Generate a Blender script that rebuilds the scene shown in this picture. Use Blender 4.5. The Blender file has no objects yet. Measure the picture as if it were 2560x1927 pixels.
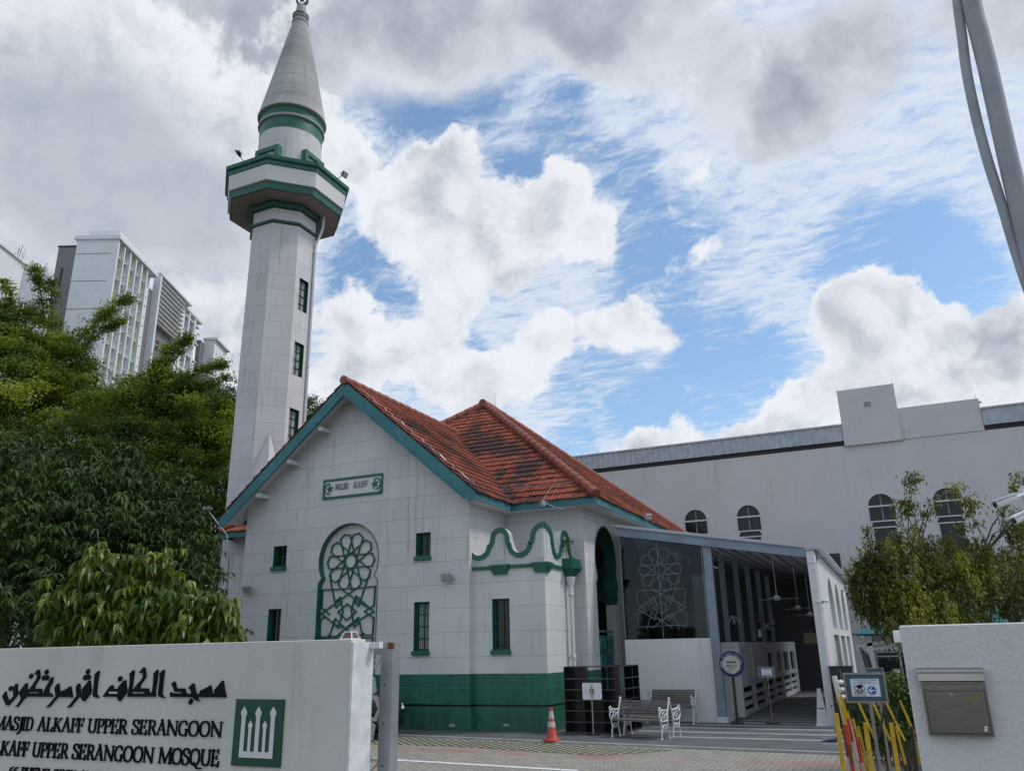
import bpy, bmesh, math, random
import numpy as np
from mathutils import Vector, Matrix
from mathutils.geometry import tessellate_polygon

R = math.radians
S = bpy.context.scene
COL = S.collection

# ------------------------------------------------------------------ camera
FPX, PITCH, ROLL, YAW, EYE = 2004.5, .317483, -.0195189, -.427807, 1.9
FW = Vector((math.sin(YAW)*math.cos(PITCH), math.cos(YAW)*math.cos(PITCH), math.sin(PITCH)))
RT0 = Vector((math.cos(YAW), -math.sin(YAW), 0)); UP0 = RT0.cross(FW)
RT = math.cos(ROLL)*RT0 + math.sin(ROLL)*UP0
UP = -math.sin(ROLL)*RT0 + math.cos(ROLL)*UP0
CAM = Vector((0, 0, EYE))
cam = bpy.data.cameras.new('camera'); camo = bpy.data.objects.new('camera', cam); COL.objects.link(camo)
cam.sensor_width = 36; cam.lens = 36*FPX/2560; cam.clip_start = .05; cam.clip_end = 3000
M = Matrix.Identity(4)
for i in range(3):
    M[i][0], M[i][1], M[i][2], M[i][3] = RT[i], UP[i], -FW[i], CAM[i]
camo.matrix_world = M
S.camera = camo

def ray(px, py):
    return FW + (px-1280)/FPX*RT - (py-963.5)/FPX*UP
def P(px, py, ax, v):
    """the point of a real plane (x, y or z = v) that a spot of the photograph shows"""
    d = ray(px, py); i = 'xyz'.index(ax); t = (v-CAM[i])/d[i]
    return CAM + t*d
def PD(px, py, depth):
    """the point at a given forward distance (m)"""
    d = ray(px, py); h = Vector((math.sin(YAW), math.cos(YAW), 0))
    return CAM + d*(depth/d.dot(h))

# ------------------------------------------------------------------ render look
S.view_settings.view_transform = 'Standard'; S.view_settings.look = 'None'
S.view_settings.exposure = 0.0; S.view_settings.gamma = 1.0
S.cycles.use_denoising = True
S.cycles.max_bounces = 8; S.cycles.transparent_max_bounces = 12

# ------------------------------------------------------------------ sun
SUN_DIR = Vector((.80, .42, 1.25)).normalized()
sun = bpy.data.lights.new('sun', 'SUN'); suno = bpy.data.objects.new('sun', sun); COL.objects.link(suno)
sun.energy = 2.0; sun.angle = R(10); sun.color = (1, .96, .9)
suno.rotation_euler = (-SUN_DIR).to_track_quat('-Z', 'Y').to_euler()
suno.location = (10, 10, 60)

# ------------------------------------------------------------------ node helper
class NT:
    def __init__(s, tree): s.t = tree; s.n = tree.nodes; s.l = tree.links
    def new(s, typ, **kw):
        n = s.n.new(typ)
        for k, v in kw.items(): setattr(n, k, v)
        return n
    def put(s, sock, v):
        if v is None: return
        if isinstance(v, bpy.types.NodeSocket): s.l.new(v, sock)
        else: sock.default_value = v
    def math(s, op, a, b=None, c=None, clamp=False):
        n = s.new('ShaderNodeMath', operation=op, use_clamp=clamp)
        s.put(n.inputs[0], a); s.put(n.inputs[1], b); s.put(n.inputs[2], c)
        return n.outputs[0]
    def vmath(s, op, a, b=None, sc=None):
        n = s.new('ShaderNodeVectorMath', operation=op)
        s.put(n.inputs[0], a); s.put(n.inputs[1], b)
        if sc is not None: s.put(n.inputs['Scale'], sc)
        return n.outputs['Value'] if op in ('DOT_PRODUCT', 'LENGTH') else n.outputs[0]
    def noise(s, vec, scale, detail=4, rough=.55, dist=0, lac=2.0):
        n = s.new('ShaderNodeTexNoise'); s.put(n.inputs['Vector'], vec)
        n.inputs['Scale'].default_value = scale; n.inputs['Detail'].default_value = detail
        n.inputs['Roughness'].default_value = rough; n.inputs['Distortion'].default_value = dist
        n.inputs['Lacunarity'].default_value = lac
        return n.outputs['Fac']
    def ramp(s, v, a, b, lo=0., hi=1., smooth=True):
        n = s.new('ShaderNodeMapRange'); n.interpolation_type = 'SMOOTHSTEP' if smooth else 'LINEAR'
        s.put(n.inputs['Value'], v); s.put(n.inputs['From Min'], a); s.put(n.inputs['From Max'], b)
        s.put(n.inputs['To Min'], lo); s.put(n.inputs['To Max'], hi)
        return n.outputs[0]
    def mix(s, f, a, b, blend='MIX'):
        n = s.new('ShaderNodeMix', data_type='RGBA', blend_type=blend)
        s.put(n.inputs[0], f)
        for k, v in ((6, a), (7, b)):
            if isinstance(v, tuple) and len(v) == 3: v = v + (1,)
            s.put(n.inputs[k], v)
        return n.outputs[2]
    def comb(s, x, y, z):
        n = s.new('ShaderNodeCombineXYZ')
        s.put(n.inputs[0], x); s.put(n.inputs[1], y); s.put(n.inputs[2], z); return n.outputs[0]
    def sep(s, v):
        n = s.new('ShaderNodeSeparateXYZ'); s.put(n.inputs[0], v); return n.outputs

# ------------------------------------------------------------------ world: Nishita sky with clouds fixed in the sky
world = bpy.data.worlds.new('World'); S.world = world; world.use_nodes = True
def build_world():
    w = NT(world.node_tree); w.n.clear()
    out = w.new('ShaderNodeOutputWorld')
    sky = w.new('ShaderNodeTexSky', sky_type='NISHITA'); sky.sun_disc = False
    sky.sun_elevation = math.asin(SUN_DIR.z); sky.sun_rotation = math.atan2(SUN_DIR.x, SUN_DIR.y)
    sky.air_density = 1.0; sky.dust_density = .6; sky.ozone_density = 1.6
    d = w.vmath('NORMALIZE', w.new('ShaderNodeTexCoord').outputs['Generated'])
    x, y, z = w.sep(d)[:3]
    warp = w.vmath('SCALE', w.vmath('SUBTRACT', w.new('ShaderNodeTexNoise').outputs['Color'], (.5, .5, .5)), sc=.10)
    wn = warp.node.inputs[0].links[0].from_node.inputs[0].links[0].from_node
    w.l.new(d, wn.inputs['Vector']); wn.inputs['Scale'].default_value = 7; wn.inputs['Detail'].default_value = 8
    wn.inputs['Roughness'].default_value = .62
    dw = w.vmath('ADD', d, warp)
    def cap(px, py, r, k, src=None):
        c = ray(px, py).normalized()
        ang = w.vmath('LENGTH', w.vmath('SUBTRACT', src or dw, tuple(c)))
        a = r/FPX
        return w.ramp(ang, a*1.25, a*.35, 0., k)
    def total(L, base=0., src=None):
        v = base
        for q in L: v = w.math('ADD', cap(*q, src=src), v)
        return v
    # cumulus: heaps with crisp edges
    heaps = [(1180,370,80,1), (1050,430,110,.9), (1130,520,150,1), (1040,620,130,.9), (1270,560,130,1), (1420,540,110,1), (1400,450,80,.9), (1510,600,60,.9), (1230,680,120,.9), (960,560,80,.8), (1000,330,70,.6), (930,470,90,.8), (1120,740,110,.8), (1300,640,90,.8),
             (830,330,75,.8), (860,420,70,.8), (790,240,50,.7),
             (900,880,130,.9), (1040,860,110,.9), (1150,900,120,.9), (1330,900,100,.9), (1450,830,90,.9), (1560,800,100,.9), (1640,840,60,.8), (820,980,130,.9), (900,760,80,.7), (1180,960,120,.8), (1360,820,70,.7),
             (2080,860,90,1), (2150,780,90,1), (2240,750,80,1), (2340,830,110,1), (2480,860,120,1), (2200,900,140,1), (2550,800,90,.9), (2400,960,160,1), (2560,1000,160,1), (1960,790,70,.5),
             (1970,1040,90,1.1), (2040,1000,80,1.1), (1850,1110,90,1.1), (1720,1130,80,1.1), (1600,1130,60,1), (2100,1080,110,1), (1560,1170,90,1), (1950,1120,110,1),
             (560,790,110,.9), (640,880,110,.9), (470,820,110,.9), (570,900,100,.9),
             (100,120,230,.9), (330,90,130,.8), (200,260,230,.8), (560,230,220,.9), (600,420,220,.9), (60,420,260,.9), (350,500,260,.9), (100,640,190,.9), (640,560,130,.9), (820,800,80,.5)]
    hm = total(heaps)
    n1 = w.noise(w.vmath('ADD', dw, (3.1, .7, 2.2)), 9, 9, .6)
    n1b = w.noise(d, 26, 8, .62)
    hden = w.math('ADD', w.math('MULTIPLY', hm, .55), w.math('ADD', w.math('MULTIPLY', w.math('SUBTRACT', n1, .5), 2.1), w.math('MULTIPLY', w.math('SUBTRACT', n1b, .5), .7)))
    heap = w.ramp(hden, .20, .48)
    # the grey deck overhead and to the left
    deck = [(150,300,400,.8), (450,480,300,.7), (150,620,260,.6), (900,-20,270,1), (1250,-60,300,1), (1650,-80,300,1), (1500,40,150,.5), (2060,190,170,.75), (1850,250,150,.7), (1960,330,110,.6), (2300,-40,230,.5), (2600,-20,200,.5), (650,20,220,.8)]
    dm = total(deck)
    n2 = w.noise(w.vmath('ADD', dw, (7.3, 1.7, .2)), 4.2, 8, .55)
    dden = w.math('ADD', dm, w.math('MULTIPLY', w.math('SUBTRACT', n2, .5), 1.5))
    dk = w.ramp(dden, .18, .75)
    # thin streaky cloud
    pl = w.vmath('DIVIDE', dw, w.comb(w.math('ADD', z, .12), w.math('ADD', z, .12), 1))
    pm = w.new('ShaderNodeMapping'); w.l.new(pl, pm.inputs[0]); pm.inputs['Rotation'].default_value = (0, 0, R(38)); pm.inputs['Scale'].default_value = (1, 2.2, .3)
    n3 = w.noise(pm.outputs[0], 13., 10, .68, .35)
    n3b = w.noise(d, 2.6, 3, .5)
    blue = [(520,745,60,1), (640,700,50,.6), (1020,230,120,.9), (930,180,90,1), (1180,260,120,.7), (1300,420,80,.9), (1420,330,110,.5), (1560,450,100,.6), (1680,560,140,.6), (1620,700,130,.7), (1750,840,130,.8),
            (1500,970,150,.6), (1750,990,130,.9), (1900,900,100,.9), (1620,1060,110,.8), (2200,640,150,.8), (2400,690,120,.7), (880,680,90,.9), (1000,700,80,.5), (1180,860,60,.6), (270,30,60,1), (2330,600,120,.5), (1430,1130,80,.8)]
    bm = total(blue)
    cden = w.math('SUBTRACT', w.math('ADD', w.math('MULTIPLY', n3, 1.3), w.math('MULTIPLY', n3b, .5)), w.math('MULTIPLY', bm, .46))
    cir = w.math('MULTIPLY', w.ramp(cden, .46, 1.04), .90)
    # light on the clouds: thick parts greyer, parts towards the sun brighter
    off = w.vmath('ADD', dw, tuple(Vector((.8, .3, 1.2)).normalized()*.035))
    n1o = w.noise(w.vmath('ADD', off, (3.1, .7, 2.2)), 9, 9, .6)
    lit = w.math('MULTIPLY', w.math('SUBTRACT', n1, n1o), 3.6)
    thick = w.ramp(hden, .25, 1.05)
    n4 = w.noise(dw, 3.4, 6, .6)
    hv = w.math('ADD', w.math('SUBTRACT', .90, w.math('MULTIPLY', thick, w.math('MULTIPLY', n4, .40))), w.math('MULTIPLY', lit, .34))
    hcol = w.mix(w.ramp(hv, .35, .95), (.38, .43, .52), (.86, .89, .94))
    dv = w.math('SUBTRACT', w.math('ADD', w.math('ADD', w.math('MULTIPLY', n4, .34), .34), w.math('MULTIPLY', w.math('SUBTRACT', w.math('ADD', n1, w.math('MULTIPLY', n1b, .6)), .8), .42)), w.math('MULTIPLY', w.ramp(dden, .5, 1.6), .20))
    dcol = w.mix(w.ramp(w.math('ADD', dv, w.math('MULTIPLY', lit, .05)), .15, .62), (.33, .37, .45), (.70, .74, .82))
    greyer = total([(120,380,260,.9), (350,470,240,.8), (560,560,160,.5), (1000,0,260,.8), (1400,-20,260,.8)], src=d)
    hcol = w.mix(w.math('MULTIPLY', w.math('MINIMUM', greyer, 1.), .75), hcol, (.42, .47, .56))
    c = w.mix(cir, (.0, .0, .0), (.80, .84, .90))
    # sky and cloud colours share one strength; the Nishita sky is scaled to 0.1 of itself
    skyc = w.mix(1., sky.outputs[0], (.150, .168, .170), 'MULTIPLY')
    skyc = w.mix(.06, skyc, (.50, .62, .80))
    c = w.mix(cir, skyc, (.74, .81, .92))
    c = w.mix(dk, c, dcol)
    c = w.mix(heap, c, hcol)
    # below the horizon: plain dim ground light
    c = w.mix(w.ramp(z, -.06, .0), (.20, .20, .20), c)
    bg = w.new('ShaderNodeBackground'); w.l.new(c, bg.inputs[0]); bg.inputs[1].default_value = 1.0
    w.l.new(bg.outputs[0], out.inputs[0])
build_world()
world.cycles.sampling_method = 'MANUAL'; world.cycles.sample_map_resolution = 512

# ------------------------------------------------------------------ materials
def mat(name, col, rough=.6, metal=0., spec=.5, f=None):
    m = bpy.data.materials.new(name); m.use_nodes = True
    t = NT(m.node_tree); b = t.n['Principled BSDF']
    b.inputs['Base Color'].default_value = (*col, 1); b.inputs['Roughness'].default_value = rough
    b.inputs['Metallic'].default_value = metal; b.inputs['Specular IOR Level'].default_value = spec
    if f: f(t, b)
    else:
        pos = t.new('ShaderNodeNewGeometry').outputs['Position']
        n = t.noise(pos, 6, 5, .6)
        t.l.new(t.mix(1., t.mix(t.ramp(n, .3, .7), tuple(c*.86 for c in col), tuple(min(1, c*1.08) for c in col)), (1, 1, 1), 'MULTIPLY'), b.inputs['Base Color'])
    return m
def bump(t, b, h, dist=.01, strength=.6):
    n = t.new('ShaderNodeBump'); n.inputs['Distance'].default_value = dist; n.inputs['Strength'].default_value = strength
    t.put(n.inputs['Height'], h); t.l.new(n.outputs[0], b.inputs['Normal'])

def wallf(col, joints=None, dirt=.25, fine=60, bd=.004, coarse=0., streak=.35, u0=0., z0=0.):
    def f(t, b):
        g = t.new('ShaderNodeNewGeometry'); pos = g.outputs['Position']; nor = g.outputs['True Normal']
        tan = t.vmath('NORMALIZE', t.vmath('CROSS_PRODUCT', nor, (0, 0, 1)))
        u = t.math('ADD', t.vmath('DOT_PRODUCT', pos, tan), u0); z = t.math('ADD', t.sep(pos)[2], z0)
        c = col
        big = t.noise(pos, .55, 5, .6)
        med = t.noise(pos, 3.5, 6, .65)
        c = t.mix(t.ramp(big, .3, .75), tuple(k*(1-dirt*.35) for k in col), col)
        c = t.mix(t.math('MULTIPLY', t.ramp(med, .5, .8), dirt*.5), c, tuple(k*q for k, q in zip(col, (.74, .72, .66))))
        sv = t.comb(t.math('MULTIPLY', u, 7.), t.math('MULTIPLY', z, .35), t.math('MULTIPLY', u, .3))
        st = t.noise(sv, 1., 5, .62)
        sm = t.noise(t.comb(t.math('MULTIPLY', u, .9), t.math('MULTIPLY', z, .5), 2.), 1., 3, .5)
        c = t.mix(t.math('MULTIPLY', t.math('MULTIPLY', t.ramp(st, .50, .74), t.ramp(sm, .42, .66)), streak), c, (.20, .19, .17))
        h = t.noise(pos, fine, 3, .6)
        if coarse: h = t.math('ADD', h, t.math('MULTIPLY', t.ramp(t.noise(pos, 34, 4, .65), .42, .72), coarse))
        if joints:
            bw, rh = joints
            br = t.new('ShaderNodeTexBrick'); t.l.new(t.comb(u, z, 0.), br.inputs['Vector'])
            br.inputs['Scale'].default_value = 1; br.inputs['Brick Width'].default_value = bw; br.inputs['Row Height'].default_value = rh
            br.inputs['Mortar Size'].default_value = .005; br.inputs['Mortar Smooth'].default_value = .1; br.offset = .43
            br.inputs['Color1'].default_value = (1, 1, 1, 1); br.inputs['Color2'].default_value = (.93, .935, .94, 1)
            br.inputs['Mortar'].default_value = (1, 1, 1, 1)
            c = t.mix(1., c, br.outputs['Color'], 'MULTIPLY')
            c = t.mix(t.math('MULTIPLY', br.outputs['Fac'], .45), c, (.12, .12, .12))
            h = t.math('SUBTRACT', h, t.math('MULTIPLY', br.outputs['Fac'], 3.))
        t.l.new(c, b.inputs['Base Color'])
        bump(t, b, h, bd)
    return f

MT = {}
def plinthf(t, b):
    g = t.new('ShaderNodeNewGeometry'); pos = g.outputs['Position']; x, y, z = t.sep(pos)[:3]
    tan = t.vmath('NORMALIZE', t.vmath('CROSS_PRODUCT', g.outputs['True Normal'], (0, 0, 1))); u = t.vmath('DOT_PRODUCT', pos, tan)
    n = t.noise(pos, 1.6, 7, .68); n2 = t.noise(t.comb(t.math('MULTIPLY', u, 5.), t.math('MULTIPLY', z, .8), 1.), 1., 5, .6); n3 = t.noise(pos, 22, 4, .6)
    c = t.mix(t.ramp(n, .3, .7), (.008,.085,.058), (.016,.135,.09))
    c = t.mix(t.math('MULTIPLY', t.ramp(n2, .5, .75), .5), c, (.045,.19,.14))
    splash = t.math('MULTIPLY', t.ramp(t.math('ADD', z, t.math('MULTIPLY', n, .35)), .48, .12), t.ramp(n3, .35, .65))
    c = t.mix(t.math('MULTIPLY', splash, .65), c, (.06,.07,.055))
    br = t.new('ShaderNodeTexBrick'); t.l.new(t.comb(u, t.math('ADD', z, .04), 0.), br.inputs['Vector']); br.inputs['Scale'].default_value = 1; br.inputs['Brick Width'].default_value = 1.1; br.inputs['Row Height'].default_value = .6
    br.inputs['Mortar Size'].default_value = .006
    c = t.mix(t.math('MULTIPLY', br.outputs['Fac'], .5), c, (.005,.03,.022))
    t.l.new(c, b.inputs['Base Color']); bump(t, b, t.math('ADD', n3, t.math('MULTIPLY', br.outputs['Fac'], -2)), .004)
MT['ashlar'] = mat('painted_ashlar', (.60,.60,.62), .75, f=wallf((.655,.645,.645), (1.18, .6), dirt=.35, z0=.06, streak=.5))
MT['tower'] = mat('painted_ashlar_tower', (.6,.6,.62), .75, f=wallf((.64,.63,.63), (1.02, .655), dirt=.35, u0=.2, z0=.1, streak=.5))
MT['plain'] = mat('painted_render', (.66,.67,.70), .75, f=wallf((.68,.67,.665), None, .25, 40, .004))
MT['cone'] = mat('weathered_cement', (.45,.45,.44), .85, f=wallf((.44,.43,.42), None, 1.0, 40, .004, streak=.7))
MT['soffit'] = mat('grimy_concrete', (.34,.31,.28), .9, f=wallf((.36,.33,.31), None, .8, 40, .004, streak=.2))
MT['hall'] = mat('hall_render', (.60,.60,.63), .8, f=wallf((.61,.60,.605), None, .25, 20, .006, streak=.20))
MT['rough'] = mat('rough_render', (.6,.6,.58), .8, f=wallf((.64,.615,.56), None, .40, 110, .004, coarse=.5, streak=.3))
MT['rough2'] = mat('rough_render_pale', (.6,.6,.58), .8, f=wallf((.67,.665,.64), None, .22, 60, .004, coarse=1.3, streak=.12))
MT['flat'] = mat('apartment_white', (.7,.74,.78), .8, f=wallf((.72,.74,.76), None, .2, 5, .002, streak=.1))
MT['farglass'] = mat('far_window_glass', (.030,.038,.045), .5, spec=.15)
def paintf(col, worn, k=.3, sc=5):
    def f(t, b):
        pos = t.new('ShaderNodeNewGeometry').outputs['Position']
        n = t.noise(pos, sc, 7, .68); n2 = t.noise(pos, sc*.3, 4, .6)
        c = t.mix(t.ramp(n2, .3, .7), tuple(q*.75 for q in col), col)
        c = t.mix(t.math('MULTIPLY', t.ramp(n, .5, .75), k), c, worn)
        t.l.new(c, b.inputs['Base Color']); bump(t, b, n, .004)
    return f
MT['green'] = mat('green_paint', (.01,.13,.09), .45, f=paintf((.010,.118,.080), (.05,.20,.15), .35))
MT['plinth'] = mat('green_plinth_paint', (.01,.12,.08), .55, f=plinthf)
MT['dkgreen'] = mat('dark_green_paint', (.004,.05,.04), .45, f=paintf((.006,.075,.055), (.02,.12,.09), .3))
MT['teal'] = mat('weathered_teal_board', (.05,.2,.2), .6, f=paintf((.045,.20,.215), (.02,.09,.10), .8, 3.5))
MT['tealrail'] = mat('teal_rail_paint', (.06,.26,.24), .45, f=paintf((.07,.28,.27), (.05,.18,.17), .4))
MT['wood'] = mat('aged_slat', (.12,.10,.09), .8, f=paintf((.14,.12,.11), (.28,.26,.245), .8, 14))
MT['whitepaint'] = mat('white_enamel', (.75,.77,.78), .4, f=paintf((.72,.74,.75), (.45,.45,.42), .3, 20))
MT['steel'] = mat('painted_steel_grey', (.3,.35,.4), .45, .2, f=paintf((.23,.28,.34), (.36,.39,.42), .6, 6))
MT['galv'] = mat('galvanised_steel', (.5,.52,.55), .4, .6, f=paintf((.42,.44,.47), (.28,.29,.31), .6, 9))
MT['stainless'] = mat('stainless_steel', (.5,.48,.45), .28, .9, f=paintf((.40,.37,.33), (.26,.23,.19), .7, 2.5))
MT['rust'] = mat('rust', (.2,.07,.03), .9)
MT['black'] = mat('black_plastic', (.015,.015,.017), .4)
MT['letter'] = mat('black_lettering', (.008,.008,.009), .7, spec=.12)
MT['cable'] = mat('black_cable', (.02,.02,.02), .5)
MT['rackedge'] = mat('pale_laminate_edge', (.075,.075,.08), .4)
MT['moulding'] = mat('green_edge_highlight', (.04,.20,.15), .5)
MT['mailbox'] = mat('dull_stainless', (.26,.24,.21), .24, .95, f=paintf((.30,.275,.24), (.20,.18,.15), .7, 1.8))
MT['rack'] = mat('black_laminate', (.02,.02,.024), .25, f=paintf((.016,.016,.02), (.06,.06,.065), .5, 7))
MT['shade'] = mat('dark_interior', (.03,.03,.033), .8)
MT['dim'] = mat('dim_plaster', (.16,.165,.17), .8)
MT['glass_dark'] = mat('window_glass', (.014,.017,.02), .08, 0., .35)
MT['curtain'] = mat('curtain_cloth', (.34,.35,.33), .9)
MT['orange'] = mat('orange_plastic', (.44,.052,.03), .55)
MT['white'] = mat('white_plastic', (.75,.75,.75), .45)
MT['reflect'] = mat('white_reflective_band', (.72,.70,.66), .5, f=paintf((.52,.50,.47), (.30,.26,.23), .5, 25))
MT['yellow'] = mat('yellow_paint', (.62,.40,.02), .45, f=paintf((.62,.40,.02), (.30,.17,.02), .35, 22))
MT['blue'] = mat('sign_blue', (.02,.08,.32), .4)
MT['navy'] = mat('sign_navy', (.006,.01,.09), .4)
MT['slate'] = mat('sign_backing', (.04,.09,.12), .35)
MT['paper'] = mat('sign_paper', (.62,.65,.70), .5)
MT['cream'] = mat('sign_cream', (.42,.44,.36), .5)
MT['dullgold'] = mat('parchment', (.55,.50,.33), .6)
MT['tealcloth'] = mat('teal_canvas', (.005,.115,.125), .8)
MT['lime'] = mat('lime_paint', (.42,.55,.20), .7)
MT['taupe'] = mat('taupe_paint', (.20,.185,.19), .8)
MT['bark'] = mat('bark', (.09,.07,.05), .9, f=paintf((.10,.08,.06), (.04,.03,.025), .8, 18))
MT['tire'] = mat('tyre_rubber', (.02,.02,.02), .85)
MT['carpaint'] = mat('black_car_paint', (.008,.009,.012), .15)
MT['chrome'] = mat('chrome', (.75,.76,.78), .12, 1.)
MT['lens'] = mat('headlight_lens', (.70,.73,.76), .08)
MT['brass'] = mat('label_brass', (.22,.16,.05), .5)
MT['shoe'] = mat('navy_mesh_fabric', (.03,.04,.08), .8)
MT['clay'] = mat('terracotta_ridge', (.36,.09,.045), .7, f=paintf((.27,.076,.044), (.12,.044,.035), .7, 6))

def glassf(t, b):
    b.inputs['Transmission Weight'].default_value = 0
    tr = t.new('ShaderNodeBsdfTransparent'); tr.inputs[0].default_value = (.30, .33, .34, 1)
    gl = t.new('ShaderNodeBsdfGlossy'); gl.inputs['Roughness'].default_value = .02
    gl.inputs[0].default_value = (.8, .85, .9, 1)
    fr = t.new('ShaderNodeFresnel'); fr.inputs[0].default_value = 1.4
    mx = t.new('ShaderNodeMixShader'); t.l.new(fr.outputs[0], mx.inputs[0])
    t.l.new(tr.outputs[0], mx.inputs[1]); t.l.new(gl.outputs[0], mx.inputs[2])
    t.l.new(mx.outputs[0], t.n['Material Output'].inputs[0])
MT['screen'] = mat('tinted_glass', (.1,.1,.1), f=glassf)
MT['frost'] = mat('frosted_film', (.11,.13,.135), .6)
def polyf(t, b):
    tl = t.new('ShaderNodeBsdfTranslucent'); tl.inputs[0].default_value = (.66, .67, .69, 1)
    mx = t.new('ShaderNodeMixShader'); mx.inputs[0].default_value = .5; b.inputs['Base Color'].default_value = (.5, .51, .52, 1)
    t.l.new(b.outputs[0], mx.inputs[1]); t.l.new(tl.outputs[0], mx.inputs[2]); t.l.new(mx.outputs[0], t.n['Material Output'].inputs[0])
MT['poly'] = mat('translucent_roof_sheet', (.3,.3,.3), .6, f=polyf)

def tilef(t, b, lo=.47, hi=.66):
    pos = t.new('ShaderNodeNewGeometry').outputs['Position']
    a = t.new('ShaderNodeAttribute', attribute_name='tile').outputs['Fac']
    n = t.noise(pos, .55, 5, .6); n2 = t.noise(pos, 14, 5, .65); n3 = t.noise(pos, 2.0, 4, .6)
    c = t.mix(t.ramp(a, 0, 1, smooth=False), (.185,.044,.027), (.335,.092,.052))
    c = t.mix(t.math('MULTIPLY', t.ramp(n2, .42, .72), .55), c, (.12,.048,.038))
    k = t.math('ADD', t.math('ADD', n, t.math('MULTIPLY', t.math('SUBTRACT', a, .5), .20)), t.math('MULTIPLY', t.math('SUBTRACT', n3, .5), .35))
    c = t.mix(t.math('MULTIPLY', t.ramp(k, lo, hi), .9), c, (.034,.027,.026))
    t.l.new(c, b.inputs['Base Color']); bump(t, b, n2, .006)
MT['tile'] = mat('clay_roof_tile', (.4,.1,.05), .85, spec=.2, f=tilef)
MT['tile_dirty'] = mat('stained_clay_roof_tile', (.4,.1,.05), .85, spec=.2, f=lambda t, b: tilef(t, b, .44, .60))

def ribf(t, b):
    pos = t.new('ShaderNodeNewGeometry').outputs['Position']
    n = t.noise(pos, 3, 5, .6)
    t.l.new(t.mix(t.ramp(n, .3, .7), (.32,.35,.38), (.42,.45,.48)), b.inputs['Base Color'])
MT['ribmetal'] = mat('profiled_metal_sheet', (.4,.42,.45), .4, .3, f=ribf)

def paverf(t, b):
    pos = t.new('ShaderNodeNewGeometry').outputs['Position']; x, y, z = t.sep(pos)[:3]
    br = t.new('ShaderNodeTexBrick'); t.l.new(pos, br.inputs['Vector'])
    br.inputs['Scale'].default_value = 1; br.inputs['Brick Width'].default_value = .22; br.inputs['Row Height'].default_value = .11
    br.inputs['Mortar Size'].default_value = .011; br.inputs['Mortar Smooth'].default_value = .3
    br.inputs['Color1'].default_value = (.25,.235,.205,1); br.inputs['Color2'].default_value = (.33,.31,.275,1); br.inputs['Mortar'].default_value = (.09,.085,.07,1)
    n = t.noise(pos, .8, 5, .6); n2 = t.noise(pos, 9, 5, .6)
    c = br.outputs['Color']
    wob = t.math('ADD', y, t.math('MULTIPLY', t.noise(pos, .5, 3, .5), .8))
    red = t.math('MULTIPLY', t.ramp(t.math('ABSOLUTE', t.math('SUBTRACT', wob, 15.75)), .42, .2), t.ramp(n, .44, .60))
    c = t.mix(t.math('MULTIPLY', red, .6), c, (.34,.13,.10))
    c = t.mix(t.math('MULTIPLY', t.ramp(n, .5, .8), .4), c, (.15,.145,.12))
    c = t.mix(t.math('MULTIPLY', t.ramp(n2, .55, .8), .25), c, (.12,.115,.10))
    t.l.new(c, b.inputs['Base Color'])
    bump(t, b, t.math('ADD', t.math('MULTIPLY', br.outputs['Fac'], -1), t.math('MULTIPLY', n2, .3)), .01)
MT['paver'] = mat('interlocking_pavers', (.3,.28,.24), .85, f=paverf)
def turff(t, b):
    pos = t.new('ShaderNodeNewGeometry').outputs['Position']
    mp = t.new('ShaderNodeMapping'); t.l.new(pos, mp.inputs[0]); mp.inputs['Rotation'].default_value = (0, 0, R(45))
    br = t.new('ShaderNodeTexBrick'); t.l.new(mp.outputs[0], br.inputs['Vector'])
    br.inputs['Scale'].default_value = 1; br.inputs['Brick Width'].default_value = .26; br.inputs['Row Height'].default_value = .15; br.inputs['Mortar Size'].default_value = .035
    br.inputs['Color1'].default_value = (.27,.255,.21,1); br.inputs['Color2'].default_value = (.33,.31,.26,1); br.inputs['Mortar'].default_value = (.05,.06,.02,1)
    n = t.noise(pos, 7, 5, .6); n1 = t.noise(pos, 1.3, 3, .6)
    c = t.mix(t.math('MULTIPLY', t.math('SUBTRACT', 1., br.outputs['Fac']), t.math('MULTIPLY', t.ramp(n, .55, .8), t.ramp(n1, .4, .6))), br.outputs['Color'], (.09,.095,.03))
    t.l.new(c, b.inputs['Base Color']); bump(t, b, t.math('ADD', br.outputs['Fac'], n), .015)
MT['turf'] = mat('turf_pavers', (.2,.2,.1), .9, f=turff)
def concf(col, k=.3, sc=1.5):
    def f(t, b):
        pos = t.new('ShaderNodeNewGeometry').outputs['Position']
        n = t.noise(pos, sc, 7, .65); n2 = t.noise(pos, 45, 3, .6)
        c = t.mix(t.ramp(n, .3, .72), tuple(q*(1-k) for q in col), tuple(q*1.08 for q in col))
        c = t.mix(t.math('MULTIPLY', n2, .2), c, tuple(q*.5 for q in col))
        t.l.new(c, b.inputs['Base Color']); bump(t, b, n2, .004)
    return f
MT['apron'] = mat('dark_concrete', (.12,.12,.13), .7, f=concf((.105,.11,.118)))
MT['asphalt'] = mat('asphalt', (.05,.05,.05), .9, f=concf((.055,.055,.058)))
MT['kerb'] = mat('pale_concrete', (.4,.4,.38), .8, f=concf((.40,.40,.38)))
MT['stripe'] = mat('pale_floor_stripe', (.36,.36,.35), .7, f=concf((.33,.33,.325)))
MT['whiteline'] = mat('white_line_paint', (.7,.7,.7), .7, f=concf((.70,.71,.72), .2, 5))
MT['grass'] = mat('grass', (.05,.09,.02), .9, f=concf((.05,.085,.022), .5, 3))
MT['earth'] = mat('earth', (.07,.075,.04), .95, f=concf((.07,.075,.04), .4, .5))

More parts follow.
